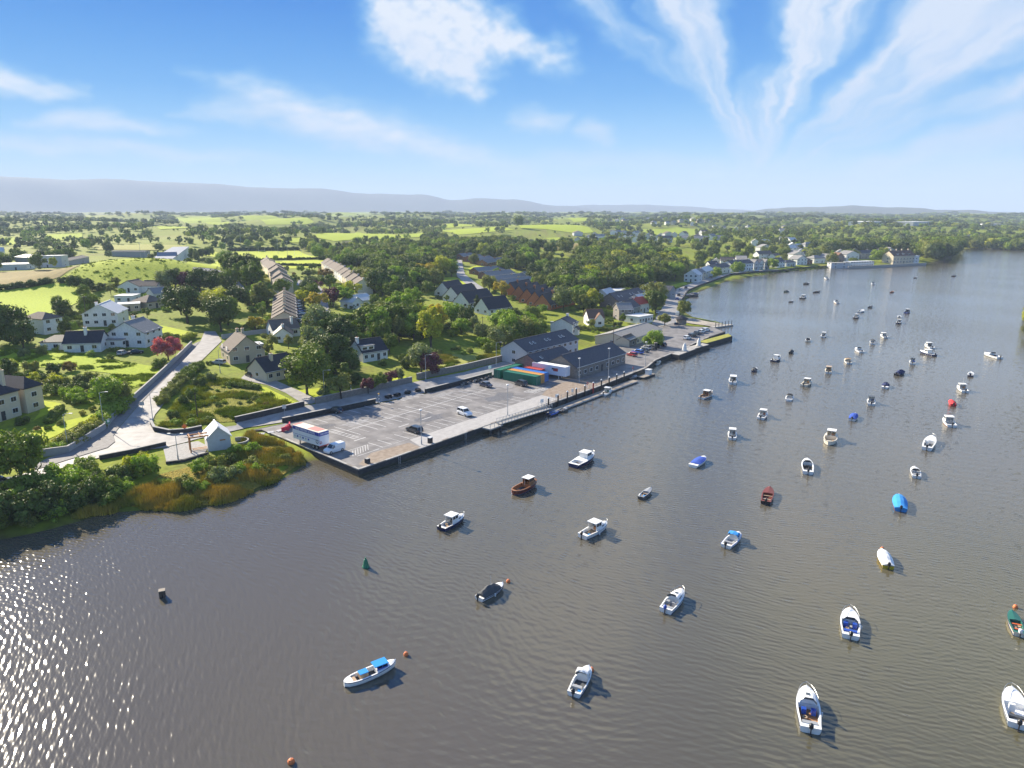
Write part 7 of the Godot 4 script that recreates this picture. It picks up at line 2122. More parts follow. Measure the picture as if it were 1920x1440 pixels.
func make_boats() -> void:
	for r in [
		["long white open launch with a bright blue cabin roof", "launch", -15.62, -68.61, 0.61, 6.14, ["white", "white", "pale blue"], {double = true, engine = "", strake = "navy", cock = [0.14, 0.6], floor = "dark grey", beam = 1.75, side = 0.62, bow = 0.55}],
		["white motorboat with a white canopy and black outboard beside an orange buoy", "canopy", 7.55, -67.35, 1.13, 4.76, ["white", "white", "white"], {cock = [0.06, 0.55], shade = [0.5, 0.7], floor = "dark grey", side = 0.6}],
		["white cabin cruiser with brown cockpit sole and blue hatch", "cuddy", 30.32, -62.78, 1.26, 6.28, ["white", "white", "blue"], {rail = true, floor = "wood", stripe = "", side = 0.75, fender = true}],
		["white motorboat with a grey console seat, cut by the frame's edge", "open", 51.65, -63.04, 1.08, 6.02, ["white", "white", "dark grey"], {rail = true, floor = "white", side = 0.7}],
		["wooden open boat with an orange foredeck and green bow", "rowing", 62.33, -78.46, 1.14, 5.16, ["cream", "green", "orange"], {engine = "white", seat = "orange", floor = "tan"}],
		["white speedboat with blue seats and an orange buoy at its bow", "bowrider", 41.83, -78.37, 1.16, 6.13, ["white", "white", "blue"], {rail = true, floor = "grey", fender = true}],
		["white cruiser with a smooth cabin and blue engine", "cuddy", 21.19, -83.53, 0.96, 5.45, ["white", "white", "grey"], {rail = true, engine = "blue", cock = [0.06, 0.45], side = 0.72}],
		["white boat with a long black canvas cover, blue stripe and aerial", "cover", -2.8, -85.99, 0.84, 4.66, ["white", "white", "dark grey"], {stripe = "navy", cock = [0.12, 0.72], peak = 0.85, mast = 2.2, fender = true, screen = false}],
		["white canvas-covered boat with a yellow underside", "cover", 54.73, -95.19, 1.28, 5.02, ["yellow", "white", "white"], {cock = [0.05, 0.85], peak = 0.5, screen = false, strake = "white"}],
		["white boat with a sky-blue canopy and grey cover", "canopy", 34.24, -101.36, 0.9, 5.27, ["white", "white", "pale blue"], {shade = [0.45, 0.72], floor = "grey", strake = "blue"}],
		["white pilot-house fishing boat with a bow rail and brown seats", "pilot", 13.21, -104.78, 0.79, 6.15, ["white", "white", "wood"], {rail = true, house = [0.4, 0.62], floor = "tan", side = 0.75, fender = true}],
		["small fishing boat with a black hull and white wheelhouse", "pilot", -9.77, -107.89, 0.97, 5.84, ["navy", "white", "dark grey"], {rail = true, house = [0.35, 0.6], side = 0.62, mast = 1.3}],
		["red-brown wooden fishing boat with a white wheelhouse and blue drum", "pilot", 2.35, -122.84, 0.89, 6.89, ["rust", "wood", "wood"], {house = [0.55, 0.78], engine = "", floor = "dark grey", side = 0.85, mast = 1.8, double = true, top = "white"}],
		["navy-hulled boat with a broad white deck and cabin", "pilot", 14.6, -137.43, 0.94, 7.83, ["navy", "white", "white"], {house = [0.5, 0.72], open_back = false, engine = "", side = 0.85, rail = true, cock = [0.08, 0.3]}],
		["slim dark rowing boat with a small white engine", "rowing", 24.22, -120.13, 0.98, 4.7, ["dark grey", "grey", "tan"], {engine = "white", floor = "dark grey"}],
		["dark brown open rowing boat with three thwarts", "rowing", 45.84, -118.94, 1.14, 6.89, ["black", "rust", "wood"], {engine = "black", floor = "rust"}],
		["white speedboat under a deep blue cover", "cover", 37.98, -136.6, 0.92, 5.86, ["white", "white", "blue"], {cock = [0.2, 0.8], peak = 0.3, engine = "", screen = false, strake = "white"}],
		["broad white boat with a black cockpit and twin hulls", "bowrider", 58.98, -133.86, 1.22, 7.37, ["white", "white", "black"], {floor = "black", beam = 2.3, cock = [0.1, 0.7]}],
		["bright blue canvas-covered boat among the nearer moorings", "cover", 67.76, -115.7, 1.14, 6.31, ["pale blue", "white", "pale blue"], {cock = [0.03, 0.88], peak = 0.5, screen = false}],
		["small white speedboat with a tan windscreen", "bowrider", 78.78, -130.68, 1.16, 4.98, ["white", "white", "grey"]],
		["white boat with a wide rounded rail and dark cockpit", "open", 91.7, -148.44, 0.94, 9.03, ["white", "white", "black"], {floor = "dark grey", rail = true, beam = 2.4}],
		["cream fishing boat with an orange flag and open deck", "pilot", 71.31, -151.49, 1.07, 7.6, ["cream", "cream", "wood"], {house = [0.55, 0.75], engine = "", floor = "tan", side = 0.95, mast = 1.6, double = true}],
		["white cabin boat near the middle of the moorings with a short mast", "pilot", 50.21, -154.55, 1.28, 5.4, ["white", "white", "dark grey"], {mast = 1.6}],
		["white wheelhouse boat with a dark red strake", "pilot", 62.67, -170.46, 1.06, 5.8, ["white", "white", "rust"], {strake = "rust", rail = true}],
		["white boat under a black bimini canopy", "canopy", 75.85, -187.65, 1.13, 5.2, ["white", "white", "black"], {strake = "white", engine = ""}],
		["white boat under a mid-blue cover in the middle moorings", "cover", 84.63, -169.01, 1.0, 5.2, ["white", "white", "blue"], {cock = [0.05, 0.85], peak = 0.4, screen = false}],
		["broad white wheelhouse boat with a pale green tint", "pilot", 105.45, -164.43, 1.26, 6.2, ["white", "white", "grey"], {rail = true, beam = 2.5, mast = 1.2}],
		["white boat with a bright red cover", "cover", 116.92, -182.08, 1.16, 4.6, ["red", "white", "red"], {cock = [0.05, 0.9], peak = 0.4, screen = false}],
		["white pilot-house boat with a thin red pennant mast", "pilot", 129.05, -197.54, 1.29, 6.2, ["white", "white", "wood"], {mast = 3.2, rail = true}],
		["small white and navy boat far out near the open water", "open", 143.41, -216.36, 0.95, 4.6, ["navy", "white", "grey"]],
		["white fishing boat with a brown wheelhouse nearest the pontoon", "pilot", 53.74, -189.93, 0.86, 6.4, ["white", "tan", "rust"], {rail = true, mast = 1.4}],
		["tall white flybridge boat with black engine near the pontoon", "pilot", 66.29, -207.13, 1.24, 6.6, ["white", "white", "black"], {house = [0.3, 0.62], side = 0.95, rail = true, mast = 1.4}],
		["dark covered small boat beyond the tall white boat", "cover", 78.01, -222.9, 1.11, 4.6, ["navy", "white", "dark grey"]],
		["navy boat with a white foredeck pointing at the bank", "pilot", 90.93, -239.4, 0.84, 6.0, ["navy", "white", "grey"], {rail = true, open_back = false}],
		["small black boat with a raised cover", "cover", 101.25, -252.76, 1.08, 4.4, ["black", "dark grey", "dark grey"], {peak = 0.8}],
		["cream cabin boat between the two long mooring lines", "pilot", 87.33, -204.33, 0.89, 6.0, ["cream", "cream", "wood"], {beam = 2.4}],
		["white boat with a brown open wheelhouse, third in the second line", "pilot", 101.11, -221.42, 1.15, 5.8, ["white", "cream", "wood"], {house = [0.3, 0.65], top = "tan"}],
		["cream boat with a tan canopy, fourth in the second line", "canopy", 113.86, -235.89, 1.32, 6.0, ["white", "cream", "tan"]],
		["white cabin cruiser pointing left, fifth in the second line", "cuddy", 126.88, -255.32, 1.45, 6.2, ["white", "white", "grey"]],
		["white boat with a dark awning, sixth in the second line", "canopy", 139.91, -271.62, 1.15, 5.6, ["white", "white", "dark grey"]],
		["white cabin boat, last in the second line", "pilot", 151.3, -285.48, 1.39, 5.8, ["white", "white", "grey"]],
		["cream speedboat with a black cockpit off the slipway", "bowrider", 117.14, -276.93, 1.08, 5.2, ["cream", "white", "black"], {floor = "black"}],
		["small white wheelhouse boat off the slipway", "pilot", 127.46, -286.79, 1.04, 5.4, ["white", "white", "dark grey"]],
		["white boat with a navy wheelhouse and black engine, third line", "pilot", 96.08, -183.47, 1.13, 5.6, ["white", "white", "navy"], {top = "dark grey"}],
		["white speedboat with a navy cover amidships, third line", "cover", 109.1, -201.39, 1.02, 5.4, ["white", "white", "navy"], {cock = [0.3, 0.75], peak = 0.6}],
		["dark navy canopy boat, third line", "cover", 122.12, -217.85, 0.72, 5.6, ["black", "grey", "navy"], {cock = [0.1, 0.8], peak = 0.9}],
		["white and blue boat with a black engine, third line", "pilot", 135.13, -234.56, 1.07, 5.2, ["white", "white", "blue"], {top = "dark grey"}],
		["long white boat with a navy waterline below the other of the pair", "pilot", 148.79, -249.76, 1.75, 7.0, ["navy", "white", "grey"], {open_back = false, house = [0.35, 0.55]}],
		["white boat with a dark cabin above the other of the pair", "pilot", 157.03, -263.21, 1.41, 6.4, ["white", "white", "black"]],
		["white cabin cruiser alone at the outer edge, pointing left", "cuddy", 169.14, -245.42, 1.65, 7.4, ["white", "white", "black"], {rail = true}],
		["dark blue motorboat in the far line, nearest of three", "pilot", 165.66, -339.39, 0.84, 5.4, ["navy", "white", "grey"]],
		["white open boat in the far line, middle of three", "open", 177.82, -360.0, 0.81, 6.4, ["white", "white", "grey"]],
		["dark open boat in the far line, farthest of three", "rowing", 190.7, -376.58, 0.88, 6.0, ["dark grey", "dark grey", "tan"], {engine = ""}],
		["navy cabin boat, lower of the outer three", "pilot", 177.24, -322.54, 0.85, 5.4, ["navy", "white", "navy"]],
		["small cream boat, middle of the outer three", "open", 186.79, -340.35, 1.1, 4.6, ["cream", "white", "grey"]],
		["blue boat, upper of the outer three", "pilot", 199.69, -357.03, 0.76, 5.6, ["blue", "grey", "navy"]],
		["white cruiser pointing left in the far moorings", "cuddy", 180.96, -395.92, 1.46, 6.0, ["white", "white", "grey"]],
		["white wheelhouse boat with a dark hull in the far moorings", "pilot", 171.59, -418.58, 0.89, 7.6, ["dark grey", "white", "grey"]],
		["small dark open boat in the far moorings", "rowing", 157.81, -400.69, 0.85, 5.4, ["dark grey", "grey", "tan"], {engine = ""}],
		["long black open boat in the far moorings", "rowing", 192.14, -448.32, 0.67, 7.2, ["black", "black", "tan"], {engine = ""}],
		["dark green boat in the far moorings nearest the slipway", "cover", 174.31, -451.37, 0.78, 5.4, ["green", "grey", "dark grey"]],
		["dark boat with a grey cover off the promenade", "cover", 206.75, -500.78, 0.84, 7.2, ["black", "grey", "dark grey"]],
		["white cruiser farthest off the promenade", "cuddy", 237.12, -539.33, 1.47, 7.4, ["white", "white", "grey"]],
		["white sailing cruiser far off the boathouse", "cuddy", 253.35, -500.89, 1.22, 6.6, ["white", "white", "grey"]],
		["small brown boat far off the boathouse", "open", 239.5, -448.32, 0.81, 5.0, ["rust", "wood", "tan"], {engine = ""}],
		["tiny dark boat off the hotel", "rowing", 309.38, -548.08, 0.79, 6.0, ["black", "grey", "tan"], {engine = ""}],
		["tiny black boat off the headland", "rowing", 347.17, -561.9, 0.72, 7.0, ["black", "black", "tan"], {engine = ""}],
		["blue inflatable dinghy tied to the pontoon", "dinghy", 10.45, -172.54, 0.87, 3.6, ["navy", "grey", "blue"], {group = "boats tied along the quay"}],
		["dark inflatable dinghy tied to the pontoon", "dinghy", 13.3, -175.78, 1.02, 3.8, ["black", "grey", "dark grey"], {group = "boats tied along the quay", engine = ""}],
		["white and green cabin boat tied at the pontoon", "pilot", 26.79, -193.5, 1.07, 5.6, ["white", "white", "green"], {group = "boats tied along the quay", rail = true}],
		["dark inflatable tied under the quay wall past the pontoon", "dinghy", 37.03, -211.94, 0.93, 4.6, ["black", "grey", "dark grey"], {group = "boats tied along the quay"}],
		["white open boat tied by the floating dock", "open", 49.04, -233.64, 1.11, 4.6, ["white", "cream", "tan"], {group = "boats tied along the quay"}],
		["long dark barge tied at the promenade", "launch", 107.78, -428.05, 0.7, 15.0, ["dark grey", "grey", "dark grey"], {group = "boats tied along the quay", name = "barge", engine = "", beam = 4.2, side = 1.3, double = true}]]:
		boat(r)

func make_cars() -> void:
	for r in [
		["white small van parked by the low wall behind the trailer", "van", "paint_white", -36.78, -139.64, -2.29, "cars in the quay car park", 1.52],
		["black car by the long stone wall of the car park", "hatchback", "paint_dark", -43.81, -169.31, 2.61, "cars in the quay car park", 1.52],
		["dark estate car in the front bays near the lamp post", "estate", "paint_dark", -22.07, -153.36, 2.39, "cars in the quay car park", 1.52],
		["white family car alone in the front bays", "off_roader", "paint_white", -11.57, -166.96, -0.89, "cars in the quay car park", 1.52],
		["dark saloon in the middle of the car park", "saloon", "paint_navy", -7.52, -196.02, 2.26, "cars in the quay car park", 1.52],
		["dark off-roader parked beside the green container", "off_roader", "paint_dark", 2.5, -197.29, 2.23, "cars in the quay car park", 1.52],
		["blue car nearest the containers in the yard row", "hatchback", "paint_blue", 9.32, -227.23, 2.42, "cars behind the containers", 1.52],
		["silver car second in the yard row", "saloon", "paint_silver", 11.93, -232.35, 2.38, "cars behind the containers", 1.52],
		["red car third in the yard row", "estate", "paint_red", 14.68, -236.79, 2.36, "cars behind the containers", 1.52],
		["dark red car last in the yard row", "hatchback", "paint_red", 16.25, -241.39, 2.35, "cars behind the containers", 1.52],
		["red car at the near end of the east quay row", "hatchback", "paint_red", 41.16, -239.53, 2.26, "cars at the east quay", 1.52],
		["blue car second in the east quay row", "estate", "paint_blue", 43.99, -244.24, 2.25, "cars at the east quay", 1.52],
		["dark car third in the east quay row", "saloon", "paint_dark", 46.57, -247.14, 2.23, "cars at the east quay", 1.52],
		["silver car fourth in the east quay row", "hatchback", "paint_silver", 48.43, -252.14, 2.22, "cars at the east quay", 1.52],
		["grey car fifth in the east quay row", "estate", "paint_grey", 50.35, -253.16, 2.21, "cars at the east quay", 1.52],
		["black car under the round tree, east quay row", "saloon", "paint_black", 52.5, -255.23, 2.21, "cars at the east quay", 1.52],
		["dark car last in the east quay row", "hatchback", "paint_dark", 55.29, -258.4, 2.19, "cars at the east quay", 1.52],
		["white car nearest the stone markers", "hatchback", "paint_white", 68.15, -272.45, 0.79, "cars at the east quay", 1.52],
		["black car second by the jetty", "estate", "paint_black", 71.71, -278.48, 0.8, "cars at the east quay", 1.52],
		["dark car third by the jetty", "saloon", "paint_dark", 74.67, -283.49, 0.8, "cars at the east quay", 1.52],
		["white car fourth by the jetty", "hatchback", "paint_white", 77.62, -287.37, 0.8, "cars at the east quay", 1.52],
		["white car last by the jetty", "estate", "paint_white", 80.42, -291.35, 0.8, "cars at the east quay", 1.52],
		["dark car by the kiosk at the slipway", "hatchback", "paint_dark", 72.22, -309.93, 1.33, "cars on the promenade road", -99.0],
		["white van facing up the promenade", "van", "paint_white", 79.06, -337.64, 1.32, "cars on the promenade road", -99.0],
		["white car outside the pavilion", "saloon", "paint_white", 70.73, -343.22, 1.15, "cars on the promenade road", -99.0],
		["blue car parked on the promenade", "hatchback", "paint_blue", 93.57, -402.37, 1.3, "cars on the promenade road", -99.0],
		["dark car parked ahead of the blue one", "hatchback", "paint_dark", 98.75, -421.15, 1.29, "cars on the promenade road", -99.0],
		["white car driving on the promenade", "hatchback", "paint_white", 105.02, -445.76, 1.24, "cars on the promenade road", -99.0],
		["dark car at the promenade's bend", "hatchback", "paint_dark", 112.19, -459.79, 1.23, "cars on the promenade road", -99.0],
		["white car by the promenade terrace", "saloon", "paint_white", 202.64, -593.25, 0.75, "cars on the promenade road", -99.0],
		["grey car before the cream promenade house", "hatchback", "paint_grey", 147.71, -530.19, 1.11, "cars on the promenade road", -99.0],
		["silver car beside the beige gabled house", "estate", "paint_silver", -90.11, -213.59, 2.79, "cars among the hillside houses", -99.0],
		["black car on the bungalow's drive", "hatchback", "paint_black", -75.6, -200.09, 2.41, "cars among the hillside houses", -99.0],
		["second dark car on the bungalow's drive", "hatchback", "paint_dark", -73.19, -199.12, 2.2, "cars among the hillside houses", -99.0],
		["silver car outside the big white house", "hatchback", "paint_silver", -124.11, -222.2, 1.5, "cars among the hillside houses", -99.0],
		["dark car outside the big white house", "saloon", "paint_black", -120.85, -224.11, 0.52, "cars among the hillside houses", -99.0],
		["white car outside the hilltop bungalow", "hatchback", "paint_white", -155.78, -325.77, 1.25, "cars among the hillside houses", -99.0],
		["dark car half seen at the left road edge", "hatchback", "paint_grey", -92.43, -120.78, 1.01, "cars among the hillside houses", -99.0],
		["dark car outside the lower terrace, nearest of nine", "hatchback", "paint_dark", -84.86, -284.92, 0.93, "cars parked outside the terraces", -99.0],
		["silver car outside the lower terrace, second of nine", "saloon", "paint_silver", -86.66, -290.76, 0.94, "cars parked outside the terraces", -99.0],
		["dark car outside the lower terrace, third of nine", "estate", "paint_dark", -88.54, -296.88, 0.97, "cars parked outside the terraces", -99.0],
		["white car outside the lower terrace, fourth of nine", "hatchback", "paint_white", -90.52, -303.34, 1.0, "cars parked outside the terraces", -99.0],
		["blue car outside the lower terrace, fifth of nine", "saloon", "paint_blue", -92.6, -310.11, 1.01, "cars parked outside the terraces", -99.0],
		["dark car outside the lower terrace, sixth of nine", "estate", "paint_dark", -94.77, -317.18, 1.03, "cars parked outside the terraces", -99.0],
		["silver car outside the lower terrace, seventh of nine", "hatchback", "paint_silver", -97.03, -324.55, 1.04, "cars parked outside the terraces", -99.0],
		["black car outside the lower terrace, eighth of nine", "saloon", "paint_black", -99.4, -332.27, 1.06, "cars parked outside the terraces", -99.0],
		["grey car outside the lower terrace, farthest of nine", "estate", "paint_grey", -101.87, -340.32, 1.07, "cars parked outside the terraces", -99.0],
		["white car outside the terrace across the green, nearest of six", "saloon", "paint_white", -89.37, -372.51, 2.59, "cars parked outside the terraces", -99.0],
		["dark car outside the terrace across the green, second of six", "hatchback", "paint_dark", -94.06, -383.5, 2.6, "cars parked outside the terraces", -99.0],
		["silver car outside the terrace across the green, third of six", "estate", "paint_silver", -98.95, -394.8, 2.65, "cars parked outside the terraces", -99.0],
		["red car outside the terrace across the green, fourth of six", "saloon", "paint_red", -103.97, -406.11, 2.69, "cars parked outside the terraces", -99.0],
		["white car outside the terrace across the green, fifth of six", "hatchback", "paint_white", -109.58, -419.28, 2.55, "cars parked outside the terraces", -99.0],
		["dark car outside the terrace across the green, farthest of six", "estate", "paint_dark", -116.31, -436.12, 2.45, "cars parked outside the terraces", -99.0],
		["dark car outside the brick bungalows, farthest of four", "saloon", "paint_dark", -27.46, -587.75, 1.21, "cars outside the brick bungalows", -99.0],
		["dark car outside the brick bungalows, second of four", "saloon", "paint_dark", -23.03, -574.95, 1.2, "cars outside the brick bungalows", -99.0],
		["dark car outside the brick bungalows, third of four", "saloon", "paint_dark", -18.78, -562.44, 1.2, "cars outside the brick bungalows", -99.0],
		["dark car outside the brick bungalows, nearest of four", "saloon", "paint_dark", -14.71, -550.21, 1.19, "cars outside the brick bungalows", -99.0]]:
		car(r)

func make_buoys() -> void:
	for r in [
		["orange mooring buoy ahead of the long white open launch with a bright blue cabin", -12.29, -72.49],
		["orange mooring buoy ahead of the white motorboat with a white canopy and black outboard", 8.89, -69.63],
		["orange mooring buoy ahead of the white cabin cruiser with brown cockpit sole and blue", 31.56, -66.35],
		["orange mooring buoy ahead of the wooden open boat with an orange foredeck and green", 65.29, -82.63],
		["orange mooring buoy ahead of the white speedboat with blue seats and an orange buoy", 43.49, -82.0],
		["orange mooring buoy ahead of the white cruiser with a smooth cabin and blue engine", 22.81, -86.76],
		["orange mooring buoy ahead of the white boat with a long black canvas cover, blue", -0.52, -89.18],
		["orange mooring buoy ahead of the white canvas-covered boat with a yellow underside", 56.26, -98.94]]:
		buoy(r[0], r[1], r[2], 0.29)

func make_sheets() -> void:
	sheet("field", "bright pasture on the slope at the left edge", "pasture", pv([-265, -354, -240, -356, -234, -362, -223, -363, -213, -359, -204, -345, -191, -302, -186, -273, -192, -267, -199, -263]), 0.25, 4.5, true)
	sheet("field", "grassy top of the green mound with dark tufts", "mound_grass", pv([-234, -370, -232, -385, -364, -633, -349, -676, -190, -407, -175, -400, -165, -392, -162, -377, -173, -366, -187, -362, -205, -363, -218, -360]), 0.25, 4.7, true)
	sheet("field", "brown rushy strip below the sheds", "rushes", pv([-346, -464, -322, -480, -318, -509, -237, -396, -235, -371, -244, -363, -271, -362]), 0.25, 5.1, true)
	sheet("sports_pitch", "mown sports pitch behind the terraces", "mown", pv([-296, -758, -231, -782, -160, -615, -223, -625]), 0.6, 8.1, true)
	sheet("sports_pitch", "second mown pitch nearer the terraces", "mown", pv([-208, -586, -154, -598, -142, -584, -138, -536, -152, -511, -170, -504]), 0.25, 6.3, true)
	sheet("field", "mown grass beside the clubhouse", "mown", pv([-341, -760, -315, -758, -290, -731, -281, -690, -315, -725]), 0.6, 8.7, true)
	sheet("field", "mown grass beyond the car park of the club", "mown", pv([-183, -404, -253, -620, -210, -525, -167, -405, -177, -399]), 0.25, 4.9, true)
	sheet("field", "pale grass training ground behind the mound", "dry_grass", pv([-450, -778, -415, -804, -362, -801, -343, -764, -380, -746, -423, -734]), 0.6, 9.5, true)
	sheet("field", "far green field among hedges", "pasture", pv([-1158, -2923, -710, -2207, -480, -1770, -489, -1734, -570, -1690, -773, -2092]), 0.6, 22.3, true)
	sheet("field", "far green field, left of the long one", "pasture", pv([-1232, -2653, -1192, -2887, -655, -1688, -641, -1635, -683, -1635, -936, -2062]), 0.6, 22.4, true)
	sheet("field", "far pale field along the hill foot", "dry_grass", pv([-4689, -7680, -4362, -7870, -1896, -3877, -1313, -2668, -2693, -4730]), 0.6, 59.9, true)
	sheet("field", "green field behind the dark trees at the left", "pasture", pv([-647, -1000, -612, -1035, -578, -974, -587, -938, -615, -953]), 0.6, 12.5, true)
	sheet("field", "green field at the left edge of the valley", "pasture", pv([-699, -949, -654, -963, -599, -877, -620, -840]), 0.6, 12.2, true)
	sheet("field", "broad sunlit field on the rise", "pasture", pv([-259, -929, -285, -1343, -172, -1072, -152, -1269, -132, -1057, -167, -959, -203, -918, -218, -889]), 0.6, 11.2, true)
	sheet("field", "small sunlit field left of the broad one", "pasture", pv([-277, -870, -268, -910, -246, -900, -246, -865, -261, -854]), 0.6, 10.0, true)
	sheet("field", "long green field in the middle distance", "pasture", pv([-137, -1349, -34, -1374, 5, -1273, -43, -1222, -87, -1158]), 0.6, 14.0, true)
	sheet("field", "brightest green field with a lone tree", "pasture", pv([-37, -2126, 147, -1381, 145, -1288, 116, -1249, 59, -1294, 17, -1305]), 0.6, 14.3, true)
	sheet("field", "rounded green hill field", "pasture", pv([125, -2943, 212, -3227, 303, -3316, 220, -2085, 173, -2036]), 0.6, 32.4, true)
	sheet("field", "far green strip beyond the woods", "pasture", pv([-148, -1505, -109, -2124, -76, -1554, -127, -1439]), 0.6, 16.9, true)
	sheet("field", "green field between the far estates", "pasture", pv([206, -1432, 363, -1626, 419, -1617, 285, -1175, 261, -1420]), 0.6, 15.9, true)
	sheet("field", "small green field above the wooded lane", "pasture", pv([52, -1169, 91, -1197, 67, -1131]), 0.6, 12.9, true)
	sheet("field", "yellow-brown rough meadow", "rushes", pv([8, -1052, 94, -823, 72, -745, 33, -716]), 0.6, 8.7, true)
	sheet("field", "yellow-green meadow beside the far wood", "dry_grass", pv([109, -723, 146, -752, 119, -683, 106, -687]), 0.6, 7.8, true)
	sheet("field", "far field under the low ridge", "pasture", pv([-1338, -5090, -1584, -8858, -612, -3490, -950, -3715]), 0.6, 50.0, true)
	sheet("field", "far field left of the ridge", "pasture", pv([-756, -1495, -724, -1568, -518, -1158, -536, -1106]), 0.6, 16.2, true)
	sheet("lawn", "green sward beside the estate lane", "mown", pv([-54, -464, -38, -476, -21, -430, -28, -409, -39, -416]), 0.25, 4.7, true)
	sheet("lawn", "green bank before the brick bungalows", "mown", pv([-36, -519, -27, -567, -4, -598, -5, -567, -22, -540]), 0.25, 6.2, true)
	sheet("lawn", "lawn below the bend of the promenade", "mown", pv([93, -455, 121, -498, 119, -484, 92, -438]), 0.25, 5.3, false)
	sheet("lawn", "bright lawn beside the hill road", "mown", pv([-157.1, -281.6, -139.2, -272.8, -114.6, -256.5, -117.2, -250.4, -128.2, -252.8, -150.5, -272.3]), 0.1, 3.2, true)
	sheet("field", "sloping meadow below the hill houses", "pasture", pv([-169.9, -222.2, -153.6, -225.7, -134.3, -219.3, -117.3, -212.3, -104.2, -207.2, -100.3, -189.6, -101.8, -184, -115.8, -199.4, -128.3, -202.8, -157.3, -204.9]), 0.1, 3.0, true)
	sheet("lawn", "clipped front lawn of the cream house", "mown", pv([-107.5, -147.9, -104.5, -155, -100.5, -160.7, -98.7, -164.5, -97.4, -167.5, -98.7, -155.4, -99.1, -146.3, -99.7, -142.2]), 0.1, 3.0, true)
	sheet("lawn", "lawn beside the cream house", "mown", pv([-110, -156.4, -110, -160, -109.4, -167.5, -112.4, -170.3, -117.7, -171.7, -112.2, -162.2]), 0.1, 3.0, false)
	sheet("lawn", "strip of lawn beside the bungalow's drive", "mown", pv([-71, -190.4, -67.3, -189, -54.4, -174.7, -55.7, -172.3, -59.7, -174.4]), 0.1, 3.0, true)
	sheet("lawn", "lawn under the round tree by the quay road", "mown", pv([-59.5, -186.4, -52.9, -189.8, -46.5, -187.5, -46.5, -182.7, -51.9, -178.2, -56.2, -180.9]), 0.1, 3.0, false)
	sheet("lawn", "lawn with young trees behind the quay wall", "mown", pv([-38.8, -198, -31.6, -204.9, -29.4, -200.6, -37.3, -194.5]), 0.1, 3.0, false)
	sheet("grass_bank", "sunny grass bank above the quay road", "dry_grass", pv([-32.9, -231.9, -19.9, -236.3, -3.6, -235.6, -1.8, -232.4, -18.3, -217, -25.8, -209.4, -29.5, -215.9]), 0.1, 3.0, false)
	sheet("grass_bank", "golden grass patch above the warehouses", "rushes", pv([12.1, -263.8, 21.2, -273.8, 21, -265, 14, -254]), 0.1, 3.0, false)
	sheet("rough_plot", "overgrown plot between the hill road and the drive", "bramble_ground", pv([-80, -154.5, -87.3, -183.1, -90.4, -199.4, -79.2, -197.5, -66, -185, -55.7, -172.3, -65.1, -159.9, -75.3, -154.9]), 0.1, 3.0, false)
	sheet("reed_bed", "golden reeds and rough grass along the shore", "reed_ground", pv([-65.7, -114.1, -57.7, -113.4, -52.2, -115.7, -49.5, -118.3, -47.2, -122.8, -44.9, -127.6, -42.7, -135.9, -45.1, -140.5, -54.2, -149.6, -58.7, -152.3, -58, -138.3, -60.8, -131.9, -66.6, -126.4, -67.1, -117.6]), 0.1, 3.0, false)
	sheet("shingle_beach", "pale shingle beach by the slipway", "shingle", pv([82, -330, 89, -318, 97, -315, 94, -308, 85, -312, 78, -317]), 0.25, 3.6, false)
	sheet("road", "grey asphalt hill road and junction", "asphalt", pv([-108.6, -244.2, -101.7, -213.4, -95.4, -182.7, -91.8, -166.8, -88, -151.5, -86.6, -147.2, -84.3, -143.6, -83.9, -140, -86.2, -135.9, -90.6, -127.7, -96.5, -117.9, -92.9, -113.1, -90.6, -117.6, -86.9, -128.2, -82.5, -134.6, -77.7, -138.4, -72.6, -140.4, -69.8, -143.8, -62.8, -154.9, -61.1, -157, -63.8, -157.6, -72.7, -150.1, -79, -150, -82.7, -155.9, -85.3, -163.2, -90.4, -185.4, -94.6, -203.8, -97.6, -221.6, -101.6, -245.2, -110.3, -261.3, -114, -260.6]), 0.16, 2.5, false)
	sheet("pavement", "pale footpath along the garden wall of the hill road", "pavement", pv([-108.6, -244.2, -101.7, -213.4, -95.4, -182.7, -91.8, -166.8, -88, -151.5, -86.6, -147.2, -84.3, -143.6, -83.9, -140, -86.2, -135.9, -90.6, -127.7, -92.5, -129.2, -92.2, -133.9, -90.2, -137, -90.7, -151, -95.4, -168.6, -95.9, -174.2, -102.5, -208, -108.7, -237.4]), 0.26, 2.5, false)
	sheet("road", "hill road beyond the roadside trees", "asphalt", pv([-134.1, -340.8, -134, -348.7, -132.5, -354.8, -141.1, -375.6, -149.9, -390.7, -158.6, -401.7, -168, -403.4, -176.8, -397.7, -175.4, -394.2, -166.7, -397.1, -159.1, -393.8, -152.1, -384.1, -143.5, -366.9]), 0.3, 3.8, false)
	sheet("road", "quay road behind the car park wall", "asphalt", pv([-61.3, -156.9, -63.7, -157.3, -64.7, -160.1, -52.5, -172.9, -49.1, -175.1, -40.1, -184.8, -28.7, -197.6, -26.3, -200.3, -14.7, -211.7, -2.1, -228.4, 13.1, -245.1, 19.4, -253.7, 21.3, -248.5, 15.5, -238.1, -5.7, -210.7, -23.8, -189.8, -35.7, -178.7, -47.3, -168.2, -54.4, -161.4]), 0.14, 2.5, false)
	sheet("road", "promenade road curving along the river", "asphalt", pv([63.9, -303.3, 61.6, -310.4, 76.8, -362.8, 89.7, -412.1, 102, -448.2, 122.2, -488.3, 138.7, -519.2, 150.7, -536.2, 173.8, -572.2, 204.5, -600.1, 226.5, -613.9, 228, -608.1, 200.2, -587.2, 170, -559.4, 147.8, -519.8, 126.8, -481.9, 110.4, -449.5, 98.9, -411.6, 88.9, -378.7, 80.7, -340.1, 71.9, -307.9]), 0.2, 4.5, false)
